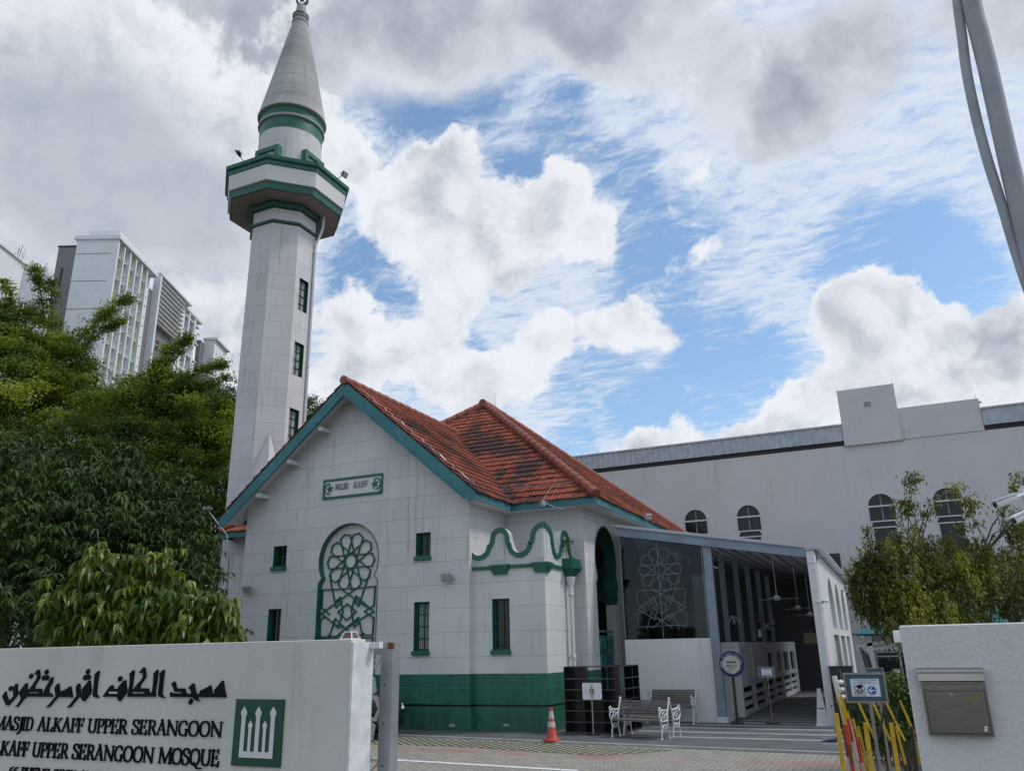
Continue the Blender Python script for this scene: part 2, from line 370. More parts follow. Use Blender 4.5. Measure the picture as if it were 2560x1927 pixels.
def leafmat(name, dark, light, tip, rough=.5, trans=.3, tipk=.25, sc=.6, spec=.4):
    m = bpy.data.materials.new(name); m.use_nodes = True; t = NT(m.node_tree); b = t.n['Principled BSDF']
    a = t.new('ShaderNodeAttribute', attribute_name='leaf').outputs['Fac']
    pos = t.new('ShaderNodeNewGeometry').outputs['Position']
    n = t.noise(pos, sc, 4, .6)
    c = t.mix(t.ramp(a, .0, 1., smooth=False), dark, light)
    c = t.mix(t.math('MULTIPLY', t.ramp(t.math('ADD', n, t.math('MULTIPLY', a, .25)), .52, .85), tipk*3, clamp=True), c, tip)
    t.l.new(c, b.inputs['Base Color']); b.inputs['Roughness'].default_value = rough; b.inputs['Specular IOR Level'].default_value = spec
    tl = t.new('ShaderNodeBsdfTranslucent'); t.l.new(t.mix(1., c, (1., 1.15, .5), 'MULTIPLY'), tl.inputs[0])
    mx = t.new('ShaderNodeMixShader'); mx.inputs[0].default_value = trans
    t.l.new(b.outputs[0], mx.inputs[1]); t.l.new(tl.outputs[0], mx.inputs[2]); t.l.new(mx.outputs[0], t.n['Material Output'].inputs[0])
    return m
MT['l_fine'] = leafmat('fine_leaf', (.032,.066,.010), (.15,.225,.025), (.34,.39,.045), .6, .34, .32)
MT['l_dense'] = leafmat('dense_leaf', (.018,.042,.009), (.060,.105,.018), (.12,.17,.025), .6, .22, .12)
MT['l_mango'] = leafmat('long_glossy_leaf', (.012,.036,.008), (.050,.098,.022), (.10,.15,.035), .50, .22, .15, spec=.26)
MT['l_young'] = leafmat('broad_young_leaf', (.028,.070,.010), (.105,.165,.020), (.27,.29,.04), .36, .35, .22, 2.4)
MT['l_weep'] = leafmat('weeping_leaf', (.040,.048,.013), (.12,.125,.024), (.36,.34,.04), .6, .35, .24, .9)
MT['l_bush'] = leafmat('bush_leaf', (.015,.04,.01), (.05,.11,.02), (.15,.20,.03), .5, .25, .2, 2)

# ------------------------------------------------------------------ mesh helpers
class MB:
    def __init__(s): s.v = []; s.f = []; s.m = []; s.k = 0
    def face(s, pts, m=None):
        i = len(s.v); s.v += [tuple(p) for p in pts]; s.f.append(tuple(range(i, i+len(pts)))); s.m.append(s.k if m is None else m)
    def quad(s, a, b, c, d, m=None): s.face((a, b, c, d), m)
    def box(s, x0, x1, y0, y1, z0, z1, m=None):
        p = [(x, y, z) for z in (z0, z1) for y in (y0, y1) for x in (x0, x1)]
        s.hexa(p, m); return s
    def hexa(s, p, m=None):
        i = len(s.v); s.v += [tuple(q) for q in p]
        for f in ((0,2,3,1), (4,5,7,6), (0,1,5,4), (2,6,7,3), (0,4,6,2), (1,3,7,5)):
            s.f.append(tuple(i+q for q in f)); s.m.append(s.k if m is None else m)
    def bar(s, a, b, w, h=None, up=(0, 0, 1), m=None):
        a = Vector(a); b = Vector(b); h = w if h is None else h
        d = (b-a).normalized(); u = Vector(up)
        if abs(d.dot(u)) > .98: u = Vector((1, 0, 0))
        r = d.cross(u).normalized(); u = r.cross(d)
        p = [c + r*sx*w/2 + u*sy*h/2 for c in (a, b) for sy in (-1, 1) for sx in (-1, 1)]
        s.hexa(p, m); return s
    def tube(s, pts, r, n=10, caps=True, m=None):
        pts = [Vector(p) for p in pts]; rs = r if isinstance(r, (list, tuple)) else [r]*len(pts)
        i0 = len(s.v); prev = None
        for k, p in enumerate(pts):
            d = (pts[min(k+1, len(pts)-1)]-pts[max(k-1, 0)]).normalized()
            if prev is None:
                u = Vector((0, 0, 1)) if abs(d.z) < .95 else Vector((1, 0, 0))
            else: u = prev
            a = d.cross(u).normalized(); u = a.cross(d).normalized(); prev = u
            for j in range(n):
                t = 2*math.pi*j/n; s.v.append(tuple(p + (a*math.cos(t)+u*math.sin(t))*rs[k]))
        for k in range(len(pts)-1):
            for j in range(n):
                a = i0+k*n+j; b = i0+k*n+(j+1) % n
                s.f.append((a, b, b+n, a+n)); s.m.append(s.k if m is None else m)
        if caps:
            s.f.append(tuple(i0+j for j in range(n))[::-1]); s.m.append(s.k if m is None else m)
            e = i0+(len(pts)-1)*n; s.f.append(tuple(e+j for j in range(n))); s.m.append(s.k if m is None else m)
        return s
    def lathe(s, c, prof, n=32, m=None, rot=0., flat=False):
        """prof: (radius, z) from bottom to top; n sides"""
        i0 = len(s.v)
        for r, z in prof:
            for j in range(n):
                t = rot + 2*math.pi*j/n; s.v.append((c[0]+r*math.cos(t), c[1]+r*math.sin(t), c[2]+z))
        for k in range(len(prof)-1):
            for j in range(n):
                a = i0+k*n+j; b = i0+k*n+(j+1) % n
                s.f.append((a, b, b+n, a+n)); s.m.append(s.k if m is None else m)
        s.f.append(tuple(i0+j for j in range(n))[::-1]); s.m.append(s.k if m is None else m)
        e = i0+(len(prof)-1)*n; s.f.append(tuple(e+j for j in range(n))); s.m.append(s.k if m is None else m)
        return s
    def flatpoly(s, loops, O, U, V, depth=0., m=None, side=None, back=True):
        """polygon (outer loop, then holes) on plane O+aU+bV; thickness grows against U x V"""
        O, U, V = Vector(O), Vector(U), Vector(V); N = U.cross(V).normalized()
        flat = [p for l in loops for p in l]
        tri = tessellate_polygon([[Vector((p[0], p[1], 0)) for p in l] for l in loops])
        i = len(s.v)
        P3 = [O+U*p[0]+V*p[1] for p in flat]
        s.v += [tuple(p) for p in P3]
        mm = s.k if m is None else m
        for t in tri:
            a, b, c = (Vector(flat[q]).to_3d() for q in t)
            cr = (b-a).cross(c-a).z
            if abs(cr) < 1e-12: continue
            t = t if cr > 0 else t[::-1]
            s.f.append(tuple(i+q for q in t)); s.m.append(mm)
        if depth:
            j = len(s.v); s.v += [tuple(p-N*depth) for p in P3]
            if back:
                for t in tri:
                    a, b, c = (Vector(flat[q]).to_3d() for q in t)
                    cr = (b-a).cross(c-a).z
                    if abs(cr) < 1e-12: continue
                    t = t if cr < 0 else t[::-1]
                    s.f.append(tuple(j+q for q in t)); s.m.append(mm)
            k = 0
            for li, l in enumerate(loops):
                sm = mm if (side is None or li == 0) else side
                for q in range(len(l)):
                    a, b = k+q, k+(q+1) % len(l)
                    s.f.append((i+a, j+a, j+b, i+b)); s.m.append(sm)
                k += len(l)
        return s
    def build(s, name, mats, parent=None, smooth=False, attr=None, bevel=0.):
        me = bpy.data.meshes.new(name)
        me.from_pydata(s.v, [], s.f); 
        for q in (mats if isinstance(mats, (list, tuple)) else [mats]): me.materials.append(q)
        me.polygons.foreach_set('material_index', s.m)
        if smooth: me.polygons.foreach_set('use_smooth', [True]*len(s.f))
        if attr:
            at = me.attributes.new(attr[0], 'FLOAT', 'FACE'); at.data.foreach_set('value', attr[1])
        bm = bmesh.new(); bm.from_mesh(me)
        if smooth == 'auto' or bevel: bmesh.ops.remove_doubles(bm, verts=bm.verts, dist=1e-5)
        if not attr and not getattr(s, 'keepn', False): bmesh.ops.recalc_face_normals(bm, faces=bm.faces)
        if bevel: bmesh.ops.bevel(bm, geom=[e for e in bm.edges if len(e.link_faces) == 2 and e.calc_face_angle(0) > .5], offset=bevel, segments=1, affect='EDGES', clamp_overlap=True)
        bm.to_mesh(me); bm.free()
        if smooth == 'auto':
            me.polygons.foreach_set('use_smooth', [True]*len(me.polygons))
            me.set_sharp_from_angle(angle=R(35))
        me.update()
        o = bpy.data.objects.new(name, me); COL.objects.link(o)
        if parent: o.parent = parent; o.matrix_parent_inverse = world_of(parent).inverted()
        return o
def world_of(o):
    m = Matrix.LocRotScale(o.location, o.rotation_euler, o.scale)
    return world_of(o.parent) @ o.matrix_parent_inverse @ m if o.parent else m
def tag(o, label=None, cat=None, group=None, kind=None):
    if label: o['label'] = label
    if cat: o['category'] = cat
    if group: o['group'] = group
    if kind: o['kind'] = kind
    return o
def thing(name, loc, label, cat, group=None, rz=0.):
    o = bpy.data.objects.new(name, None); COL.objects.link(o); o.location = loc; o.rotation_euler = (0, 0, rz)
    o.empty_display_size = .2
    return tag(o, label, cat, group)
def copy_tree(o, parent=None):
    c = o.copy(); COL.objects.link(c)
    if parent: c.parent = parent
    for ch in [q for q in bpy.data.objects if q.parent == o]: copy_tree(ch, c)
    return c
def one(mb, name, mats, label, cat, group=None, **k): return tag(mb.build(name, mats, **k), label, cat, group)
def arc(cx, cy, r, a0, a1, n=16, ry=None):
    ry = ry or r
    return [(cx+r*math.cos(R(a0+(a1-a0)*i/n)), cy+ry*math.sin(R(a0+(a1-a0)*i/n))) for i in range(n+1)]
def spline(pts, n=6):
    out = []
    for i in range(len(pts)-1):
        p0 = pts[max(i-1, 0)]; p1 = pts[i]; p2 = pts[i+1]; p3 = pts[min(i+2, len(pts)-1)]
        for k in range(n):
            t = k/n
            out.append(tuple(.5*((2*p1[j])+(-p0[j]+p2[j])*t+(2*p0[j]-5*p1[j]+4*p2[j]-p3[j])*t*t+(-p0[j]+3*p1[j]-3*p2[j]+p3[j])*t**3) for j in range(len(p1))))
    out.append(tuple(pts[-1])); return out
def polyline_on(mb, pts, O, U, V, w, d, m=None, closed=False, jit=0):
    """raised strips along a path on a plane"""
    O, U, V = Vector(O), Vector(U), Vector(V); N = U.cross(V).normalized()
    if closed: pts = list(pts)+[pts[0]]
    for i in range(len(pts)-1):
        a = O+U*pts[i][0]+V*pts[i][1]; b = O+U*pts[i+1][0]+V*pts[i+1][1]
        if (b-a).length < 1e-6: continue
        e = (b-a).normalized()*w*.45; dd = d+.0004*((i*7+len(mb.f)) % 11)
        mb.bar(a-e+N*dd/2, b+e+N*dd/2, w, dd, up=N, m=m)
X, Y, Z = Vector((1, 0, 0)), Vector((0, 1, 0)), Vector((0, 0, 1))
def frame_ring(mb, w, h, t, d, O, U, V, m=None):
    """a rectangular frame: opening from (0,0) to (w,h), bars t wide inside"""
    mb.flatpoly([[(0,0),(w,0),(w,h),(0,h)], [(t,t),(w-t,t),(w-t,h-t),(t,h-t)]], O, U, V, d, m=m)

# ------------------------------------------------------------------ ground
def sheet(name, pts, z, m, kind='structure'):
    mb = MB(); mb.flatpoly([pts], (0, 0, z), X, Y)
    o = mb.build(name, m); tag(o, kind=kind); return o
sheet('ground', [(-400,-200),(400,-200),(400,500),(-400,500)], -.03, MT['earth'])
sheet('road', [(-80,-30),(80,-30),(80,4.6),(-80,4.6)], -.02, MT['asphalt'])
sheet('paving', [(-24,4.6),(16,4.6),(16,16.64),(-3,16.79),(-11.3,17.5),(-24,18.6)], -.004, MT['paver'])
sheet('turf_paving', [(-11.3,15.95),(-9,16.05),(-5.4,15.45),(-4.7,16.1),(-4.3,16.62),(-6.4,16.9),(-11.3,17.32)], .001, MT['turf'])
mb = MB(); mb.flatpoly([[(-24,18.72),(-11.3,17.62),(-3,16.9),(-.9,16.72),(-.9,17.2),(-.3,17.3),(-.3,40),(-24,40)]], (0,0,.03), X, Y, .06)
tag(mb.build('apron', MT['apron']), kind='structure')
mb = MB()
for a, b in (((-24,18.6),(-11.3,17.5)), ((-11.3,17.5),(-6.4,17.05)), ((-6.4,17.05),(-3,16.79)), ((-3,16.79),(-.3,16.62))):
    mb.bar((a[0],a[1]+.05,.013), (b[0],b[1]+.05,.013), .1, .05)
tag(mb.build('kerb', MT['kerb']), kind='structure')
mb = MB()
for i, y in enumerate((17.36,18.66,19.74,20.78,21.55,22.3,23.05,23.8,24.55,25.3,26.05,26.8,27.55,28.3,29.05,29.8,30.55,31.3,32.05,32.8,33.5)):
    x0 = -4.05 if y > 22.6 else -6.0+(19.6-y)*.25 if y < 19 else -5.9
    if y < 17.6: continue
    mb.box(x0, -1.95 if y > 21.7 else -.95, y-.12, y+.12, .025, .034)
tag(mb.build('floor_stripes', MT['stripe']), kind='structure')
mb = MB()
a, b = Vector((-9.4,13.86,0)), Vector((-5.1,13.5,0)); n = Vector((.083,.996,0))
mb.quad(a-n*.08, b-n*.08, b+n*.08, a+n*.08); mb.v = [(v[0], v[1], .002) for v in mb.v]
tag(mb.build('white_road_line', MT['whiteline']), kind='structure')
# drain grating along the apron edge, right side
mb = MB()
mb.box(-.9, 1.6, 16.66, 16.70, -.002, .02); mb.box(-.9, 1.6, 17.08, 17.12, -.002, .02)
for i in range(50): mb.box(-.88+i*.05, -.865+i*.05, 16.7, 17.08, 0, .016)
tag(mb.build('drain_grating', MT['kerb']), 'pale slotted drain grating across the ground beside the yellow barrier', 'drain grating')
sheet('lawn', [(-.9,17.2),(-.3,17.14),(-.25,18.4),(.6,22),(.6,32),(-.95,32),(-.95,18)], .034, MT['grass'])
sheet('side_path', [(-.3,7.4),(1.2,7.4),(1.2,30),(.35,30),(-.25,17.2),(-.3,14)], .0405, MT['apron'])

# grass blades on the lawn
def blades():
    rng = np.random.default_rng(5); mb = MB(); vals = []
    for i in range(2600):
        x = rng.uniform(-.9, .5); y = rng.uniform(17.3, 24)
        if x > -.25+(y-18.4)*.2: continue
        h = rng.uniform(.03, .10); a = rng.uniform(0, 6.28); dx, dy = math.cos(a)*.008, math.sin(a)*.008
        lx, ly = rng.normal(0, .03, 2)
        mb.face([(x-dx, y-dy, .034), (x+dx, y+dy, .034), (x+lx, y+ly, .034+h)]); vals.append(float(rng.random()))
    return tag(mb.build('grass', MT['l_bush'], attr=('leaf', vals)), kind='stuff')
blades()

# ================================================================== THE MOSQUE
GY, AY, HY = 18.84, 19.04, 21.14          # wall faces: gable, annex, porch
GX0, GX1, AX, PX = -17.54, -9.91, -7.88, -7.55
YB = 18.30                                 # barge boards
EZ, HE = 5.80, 20.535                      # eave level, front eave line
SL = .796                                  # hip roof pitch
RIDGE, RZ = -13.75, 9.47
EX = -6.945
BACK = 34.86
mosque = thing('mosque_building', ((GX0+GX1)/2, GY, 0), 'old white block mosque with green base, pointed gable and red clay tile roof', 'mosque')

def mosque_windows(x0, x1, z0, z1, y, curtain=False, sill=True, label=None, bars=(1, 3)):
    """a deep set casement: reveals, frame with glazing bars, pane"""
    mb = MB(); d = .20; X0, X1, Z0_, Z1_ = x0, x1, z0, z1; x0 += .004; x1 -= .004; z0 += .004; z1 -= .004
    mb.quad((x0,y,z0),(x0,y+d,z0),(x0,y+d,z1),(x0,y,z1)); mb.quad((x1,y,z0),(x1,y+d,z0),(x1,y+d,z1),(x1,y,z1))
    mb.quad((x0,y,z1),(x1,y,z1),(x1,y+d,z1),(x0,y+d,z1)); mb.quad((x0,y,z0),(x1,y,z0),(x1,y+d,z0),(x0,y+d,z0))
    w = mb.build('window', MT['green'], mosque)
    fr = MB(); fr.k = 0
    frame_ring(fr, x1-x0, z1-z0, .045, .05, (x0, y+.14, z0), X, Z)
    for i in range(1, bars[0]+1):
        xx = x0+(x1-x0)*i/(bars[0]+1); fr.box(xx-.011, xx+.011, y+.15, y+.175, z0+.04, z1-.04)
    for i in range(1, bars[1]+1):
        zz = z0+(z1-z0)*i/(bars[1]+1); fr.box(x0+.04, x1-.04, y+.152, y+.173, zz-.011, zz+.011)
    fr.build('frame', MT['dkgreen'], w)
    g = MB(); g.box(x0+.02, x1-.02, y+.18, y+.19, z0+.02, z1-.02); g.build('pane', MT['glass_dark'], w)
    if curtain:
        c = MB(); n = 24
        for i in range(n):
            a, b = x0+(x1-x0)*i/n, x0+(x1-x0)*(i+1)/n
            c.quad((a, y+.178-.006*math.sin(i*1.9), z0+.05), (b, y+.178-.006*math.sin((i+1)*1.9), z0+.05), (b, y+.178-.006*math.sin((i+1)*1.9), z1-.05), (a, y+.178-.006*math.sin(i*1.9), z1-.05))
        c.build('curtain', MT['curtain'], w)
    if sill:
        s_ = MB(); s_.box(x0-.03, x1+.03, y-.07, y+.1, z0-.115, z0-.004); s_.build('sill', MT['green'], w, bevel=.006)
    return w

WINS = [(-16.42,-15.93,4.31,4.91), (-11.54,-11.08,4.31,4.94), (-16.45,-15.98,1.90,3.13), (-11.56,-11.09,1.90,3.13)]
AC = (-13.73, 4.37)                        # centre of the horseshoe niche
def horseshoe(cx, cz, r, neck_z, neck_w, foot_w, z0, foot_top):
    a = math.degrees(math.asin((neck_z-cz)/r))
    right = arc(cx, cz, r, a, 90, 16)
    nx = cx+neck_w
    pts = [(cx+foot_w, z0), (cx+foot_w, foot_top)]
    pts += [(cx+foot_w-.02, foot_top+.07), (cx+foot_w-.08, foot_top+.13), (nx+.0, neck_z-.03)]
    pts += right
    left = [(2*cx-p[0], p[1]) for p in pts][::-1]
    return pts+left[1:]
niche = horseshoe(AC[0], AC[1], 1.0, 3.95, .875, .99, 1.34, 3.72)
def rect(x0, x1, z0, z1): return [(x0,z0),(x1,z0),(x1,z1),(x0,z1)]
# gable front wall with the niche and windows cut out
slope_r, slope_l = .858, .835
outer = [(GX0,0),(GX1,0),(GX1,RZ-.13-slope_r*(GX1-RIDGE)),(RIDGE,RZ-.13),(GX0,RZ-.13-slope_l*(RIDGE-GX0))]
mb = MB(); mb.flatpoly([outer, niche]+[rect(*w) for w in WINS], (0,GY,0), X, Z, .3)
mb.build('gable_wall', MT['ashlar'], mosque)
mb = MB()
ztop = RZ-.13-slope_r*(GX1-RIDGE)
mb.box(GX1-.3, GX1-.001, GY+.3, 25, 0, ztop); mb.build('gable_side_wall', MT['ashlar'], mosque)
mb = MB(); mb.box(GX0+.001, GX0+.3, GY+.3, 25, 0, RZ-.13-slope_l*(RIDGE-GX0)); mb.build('gable_side_wall', MT['ashlar'], mosque)
for w in WINS: mosque_windows(w[0], w[1], w[2], w[3], GY, curtain=(w[2] < 2 and w[0] > -12), bars=(1, 1 if w[2] > 3 else 3))
# niche: green lining, white back with lattice
mb = MB(); niche0 = niche; niche = [(AC[0]+(p[0]-AC[0])*.995, AC[1]+(p[1]-AC[1])*.996) for p in niche]
for i in range(len(niche)-1):
    a, b = niche[i], niche[i+1]
    mb.quad((a[0],GY-.012,a[1]),(b[0],GY-.012,b[1]),(b[0],GY+.2,b[1]),(a[0],GY+.2,a[1]))
mb.quad((niche[0][0],GY-.012,niche[0][1]),(niche[-1][0],GY-.012,niche[-1][1]),(niche[-1][0],GY+.2,niche[-1][1]),(niche[0][0],GY+.2,niche[0][1]))
outl = []
nn = horseshoe(AC[0], AC[1], 1.02, 3.945, .895, 1.01, 1.34, 3.73)
mb.flatpoly([nn, niche], (0,GY-.013,0), X, Z)
arch = mb.build('arch_niche', MT['green'], mosque)
mb = MB(); mb.flatpoly([nn], (0,GY+.175,0), X, Z); mb.build('niche_back', MT['plain'], arch)
# lattice: a ten petalled rosette over a traced strapwork field
mb = MB(); YP = GY+.174; ND = .045
cx, cz, k = -13.76, 4.34, .80/.80
def rosette(mb, cx, cz, r, O, U, V, w, d):
    for i in range(10):
        t = R(36*i); c, s_ = math.cos(t), math.sin(t)
        def q(a, b): return (cx+(a*c-b*s_)*r, cz+(a*s_+b*c)*r)
        polyline_on(mb, [q(.08,.215), q(.90,.215), q(1.0,0), q(.90,-.215), q(.08,-.215)], O, U, V, w, d)
rosette(mb, cx, cz, .80, (0,YP,0), X, Z, .032, ND)
def zq(px, py):
    p = P(780+.2043*px, 1280+.2043*py, 'y', YP); return (p.x, p.z)
LINES = [[(430,935),(138,950),(128,1165),(220,1250)], [(470,940),(778,905),(765,1135),(650,1215),(700,1250),(762,1215),(545,1020)], [(380,950),(600,1110),(710,1175)],
         [(530,945),(300,1110),(120,1240),(165,1275)], [(222,770),(300,1165)], [(355,1040),(285,1100),(300,1165),(368,1095),(355,1040)], [(715,735),(575,1150)], [(545,1020),(600,1085),(575,1150),(525,1080),(545,1020)],
         [(440,1120),(545,1215),(430,1320),(325,1220),(440,1120)], [(360,1060),(385,1215),(325,1415),(270,1350),(290,1300),(345,1350)], [(520,1080),(488,1200),(520,1405),(590,1340),(575,1285),(505,1350)],
         [(120,1240),(290,1370),(425,1425)], [(165,1275),(112,1320),(103,1525),(395,1508)], [(700,1250),(760,1290),(748,1500),(450,1498)], [(700,1250),(500,1365),(425,1425)], [(340,1350),(425,1425),(545,1545)], [(500,1350),(280,1540)],
         [(275,1350),(205,1560)], [(588,1340),(635,1560)]]
pl = [[zq(*p) for p in l] for l in LINES]
for l in pl: polyline_on(mb, l, (0,YP,0), X, Z, .032, ND)
zm = zq(420,1520)[1]
for l in pl:                                 # the lower half of the field repeats the upper one upside down
    polyline_on(mb, [(a, max(1.36, 2*zm-b-.02)) for a, b in l if 2*zm-b > 1.3], (0,YP,0), X, Z, .032, ND)
mb.build('lattice', MT['green'], arch)

# name plaque
px0, px1, pz0, pz1 = -14.72, -12.66, 6.135, 6.715
mb = MB(); c = .09; ft, fs = .065, .035
inner = [(px0+fs+c,pz0+ft),(px1-fs-c,pz0+ft),(px1-fs,pz0+ft+c),(px1-fs,pz1-ft-c*.6),(px1-fs-c*.6,pz1-ft),(px0+fs+c*.6,pz1-ft),(px0+fs,pz1-ft-c*.6),(px0+fs,pz0+ft+c)]
mb.flatpoly([rect(px0,px1,pz0,pz1), inner], (0,GY-.045,0), X, Z, .05)
plaque = mb.build('name_plaque', MT['green'], mosque)
mb = MB(); mb.flatpoly([inner], (0,GY-.02,0), X, Z); mb.build('plaque_panel', MT['plain'], plaque)
for cxs, fl in ((px0+.19, 1), (px1-.19, -1)):
    mb = MB(); czs = (pz0+pz1)/2+.01
    pts = [(math.cos(t), math.sin(t)) for t in [R(60+240*i/20) for i in range(21)]]
    ins = [(.18+.86*math.cos(t), .86*math.sin(t)) for t in [R(68+224*i/20) for i in range(21)]][::-1]
    loop = [(cxs+fl*p[0]*.16, czs+p[1]*.165) for p in pts+ins]
    if fl < 0: loop = loop[::-1]
    mb.flatpoly([loop], (0,GY-.05,0), X, Z, .03)
    st = [(cxs+fl*(.06+.13*q*math.cos(R(90+36*i+fl*8))), czs+.13*q*math.sin(R(90+36*i+fl*8))) for i, q in ((i, 1 if i % 2 == 0 else .4) for i in range(10))]
    if fl < 0: st = st[::-1]
    mb.flatpoly([st], (0,GY-.054,0), X, Z, .03)
    mb.build('star_and_crescent', MT['green'], plaque)

# stroke alphabets -------------------------------------------------
SANS = {'M': (.62,[[(0,0),(0,1),(.31,.35),(.62,1),(.62,0)]]), 'A': (.55,[[(0,0),(.27,1),(.55,0)],[(.1,.35),(.45,.35)]]),
 'S': (.48,[[(.48,.85),(.4,1),(.1,1),(0,.85),(0,.65),(.1,.53),(.38,.47),(.48,.35),(.48,.15),(.38,0),(.08,0),(0,.15)]]), 'J': (.3,[[(.3,1),(.3,.15),(.2,0),(.05,0),(0,.12)]]),
 'I': (.02,[[(.01,0),(.01,1)]]), 'D': (.48,[[(0,0),(0,1),(.3,1),(.48,.8),(.48,.2),(.3,0),(0,0)]]), 'L': (.4,[[(0,1),(0,0),(.4,0)]]),
 'K': (.48,[[(0,0),(0,1)],[(.48,1),(.02,.45)],[(.14,.55),(.48,0)]]), 'F': (.4,[[(0,0),(0,1),(.4,1)],[(0,.52),(.34,.52)]]), ' ': (.5,[])}
mb = MB(); x = -14.27; h = .165; wid = 1.13
text = 'MASJID  ALKAFF'; adv = sum(SANS[c][0]+.26 for c in text); k = wid/adv
for c in text:
    for st in SANS[c][1]: polyline_on(mb, [(x+a*k*1., 6.385+b*h+.0*x) for a, b in st], (0,GY-.02,0), X, Z, .019, .02)
    x += (SANS[c][0]+.26)*k
mb.build('lettering', MT['steel'], plaque)

# annex: front wall, side wall, flat roof, wavy parapet
AW = (-9.36,-8.87,1.89,3.13)
mb = MB(); mb.flatpoly([rect(GX1,AX,0,3.9), rect(*AW)], (0,AY,0), X, Z, .25)
mb.box(AX-.25, AX-.0005, AY+.25, HY, 0, 3.9)
mb.box(GX1+.002, AX-.252, AY+.252, HY-.002, 3.8, 3.88)
mb.build('annex_wall', MT['ashlar'], mosque)
mosque_windows(*AW, AY, bars=(1, 3))
front_prof = arc(-9.72,4.48,.24,218,355,9)+[(-9.465,4.50),(-9.405,4.53),(-9.385,4.60)]+arc(-9.11,4.66,.265,172,8,14)+[(-8.835,4.60),(-8.82,4.53),(-8.79,4.50)]+arc(-8.55,4.48,.235,182,358,12)+[(-8.31,4.50),(-8.255,4.53),(-8.24,4.62)]+arc(-7.88,4.64,.355,172,90,10,.33)
side_prof = arc(19.04,4.64,.56,90,8,10,.33)+[(19.61,4.62),(19.62,4.53),(19.66,4.50)]+arc(19.89,4.47,.225,182,358,12)+[(20.13,4.50),(20.19,4.53),(20.20,4.62)]+arc(20.50,4.66,.29,172,8,14,.27)+[(20.80,4.60),(20.81,4.53),(20.84,4.50)]+arc(21.06,4.47,.22,182,280,8)+[(21.14,4.25)]
mb = MB()
mb.flatpoly([[(GX1,3.9),(AX,3.9)]+front_prof[::-1]], (0,AY,0), X, Z, .22)
mb.flatpoly([[(19.262,3.9),(21.14,3.9)]+[p for p in side_prof[::-1] if p[0] > 19.262]], (AX,0,0), Y, Z, .22)
parapet = mb.build('parapet', MT['cone'], mosque)
parapet.data.materials[0] = mat('parapet_render', (.5,.5,.5), .8, f=wallf((.56,.565,.58), None, .5, 40, .004, streak=.9))
mb = MB(); cw = .118
for prof, o, u in ((front_prof, (0,AY,0), X), (side_prof, (AX,0,0), Y)):
    low = []
    for i, p in enumerate(prof):
        a = prof[max(0,i-1)]; b = prof[min(len(prof)-1,i+1)]; tx, tz = b[0]-a[0], b[1]-a[1]; L = math.hypot(tx,tz); nx, nz = tz/L, -tx/L
        low.append((p[0]+nx*cw, p[1]+nz*cw))
    N = Vector(u).cross(Z)
    for i in range(len(prof)-1):
        O = Vector(o)+N*.04
        q = [O+Vector(u)*prof[i][0]+Z*(prof[i][1]+.004), O+Vector(u)*prof[i+1][0]+Z*(prof[i+1][1]+.004), O+Vector(u)*low[i+1][0]+Z*low[i+1][1], O+Vector(u)*low[i][0]+Z*low[i][1]]
        b4 = [v-N*.045 for v in q]
        mb.face(q); mb.quad(q[0],q[1],b4[1],b4[0]); mb.quad(q[3],q[2],b4[2],b4[3])
mb.build('coping_band', MT['green'], parapet)
mb = MB()
def blind(mb, u0, u1, z0, z1, O, U):
    r = (u1-u0)/2; c = (u0+u1)/2
    path = [(u0,z0),(u0,z1-r)]+arc(c,z1-r,r,180,0,10)+[(u1,z0),(u0,z0)]
    polyline_on(mb, path, O, U, Z, .016, .012)
blind(mb, -9.21, -9.03, 4.10, 4.72, (0,AY,0), X); blind(mb, -8.07, -7.90, 4.10, 4.80, (0,AY,0), X)
blind(mb, 19.06, 19.22, 4.10, 4.80, (AX,0,0), Y); blind(mb, 20.32, 20.48, 4.20, 4.70, (AX,0,0), Y)
mb.build('blind_arch_moulding', MT['plain'], parapet)
mb = MB()
mb.box(GX1, AX+.05, AY-.05, AY+.02, 3.87, 3.955); mb.box(AX-.02, AX+.048, AY+.021, HY, 3.868, 3.953)
for c_, w_ in ((-9.11, .27),):
    for i in range(4): mb.box(c_-w_+i*.025, c_+w_-i*.025, AY-.13+i*.022, AY, 3.97-.06*(i+1)-.001*i, 3.972-.06*i)
for i in range(4):                            # corner corbel
    e = .13-i*.022; mb.box(AX-.33+i*.025, AX+e, AY-e, AY+.30-i*.025, 3.97-.06*(i+1)-.001*i, 3.974-.06*i)
mb.build('cornice', MT['green'], parapet)
# rain hopper and downpipe
mb = MB()
for i, (r, z0, z1) in enumerate(((.21,3.99,4.17),(.235,3.90,3.995),(.20,3.83,3.905),(.165,3.76,3.835),(.13,3.70,3.765))):
    mb.box(AX, AX+r*1.3, 20.62-r*1.6, 20.62+r*1.6, z0, z1)
hop = mb.build('rain_hopper', MT['green'], mosque, bevel=.006)
mb = MB(); py = 20.50; pxx = AX+.13
mb.lathe((pxx,py,0), [(.055,3.18),(.075,3.22),(.075,3.26),(.06,3.28),(.07,3.34),(.06,3.38),(.075,3.48),(.12,3.62),(.135,3.70)], 14)
mb.tube([(pxx,py,0.05),(pxx,py,3.2)], .052, 12)
mb.lathe((pxx,py,0), [(.066,1.62),(.072,1.64),(.072,1.72),(.066,1.74)], 14); mb.box(AX, pxx, py-.03, py+.03, 1.65, 1.70)
mb.build('downpipe', MT['plain'], mosque, smooth='auto')

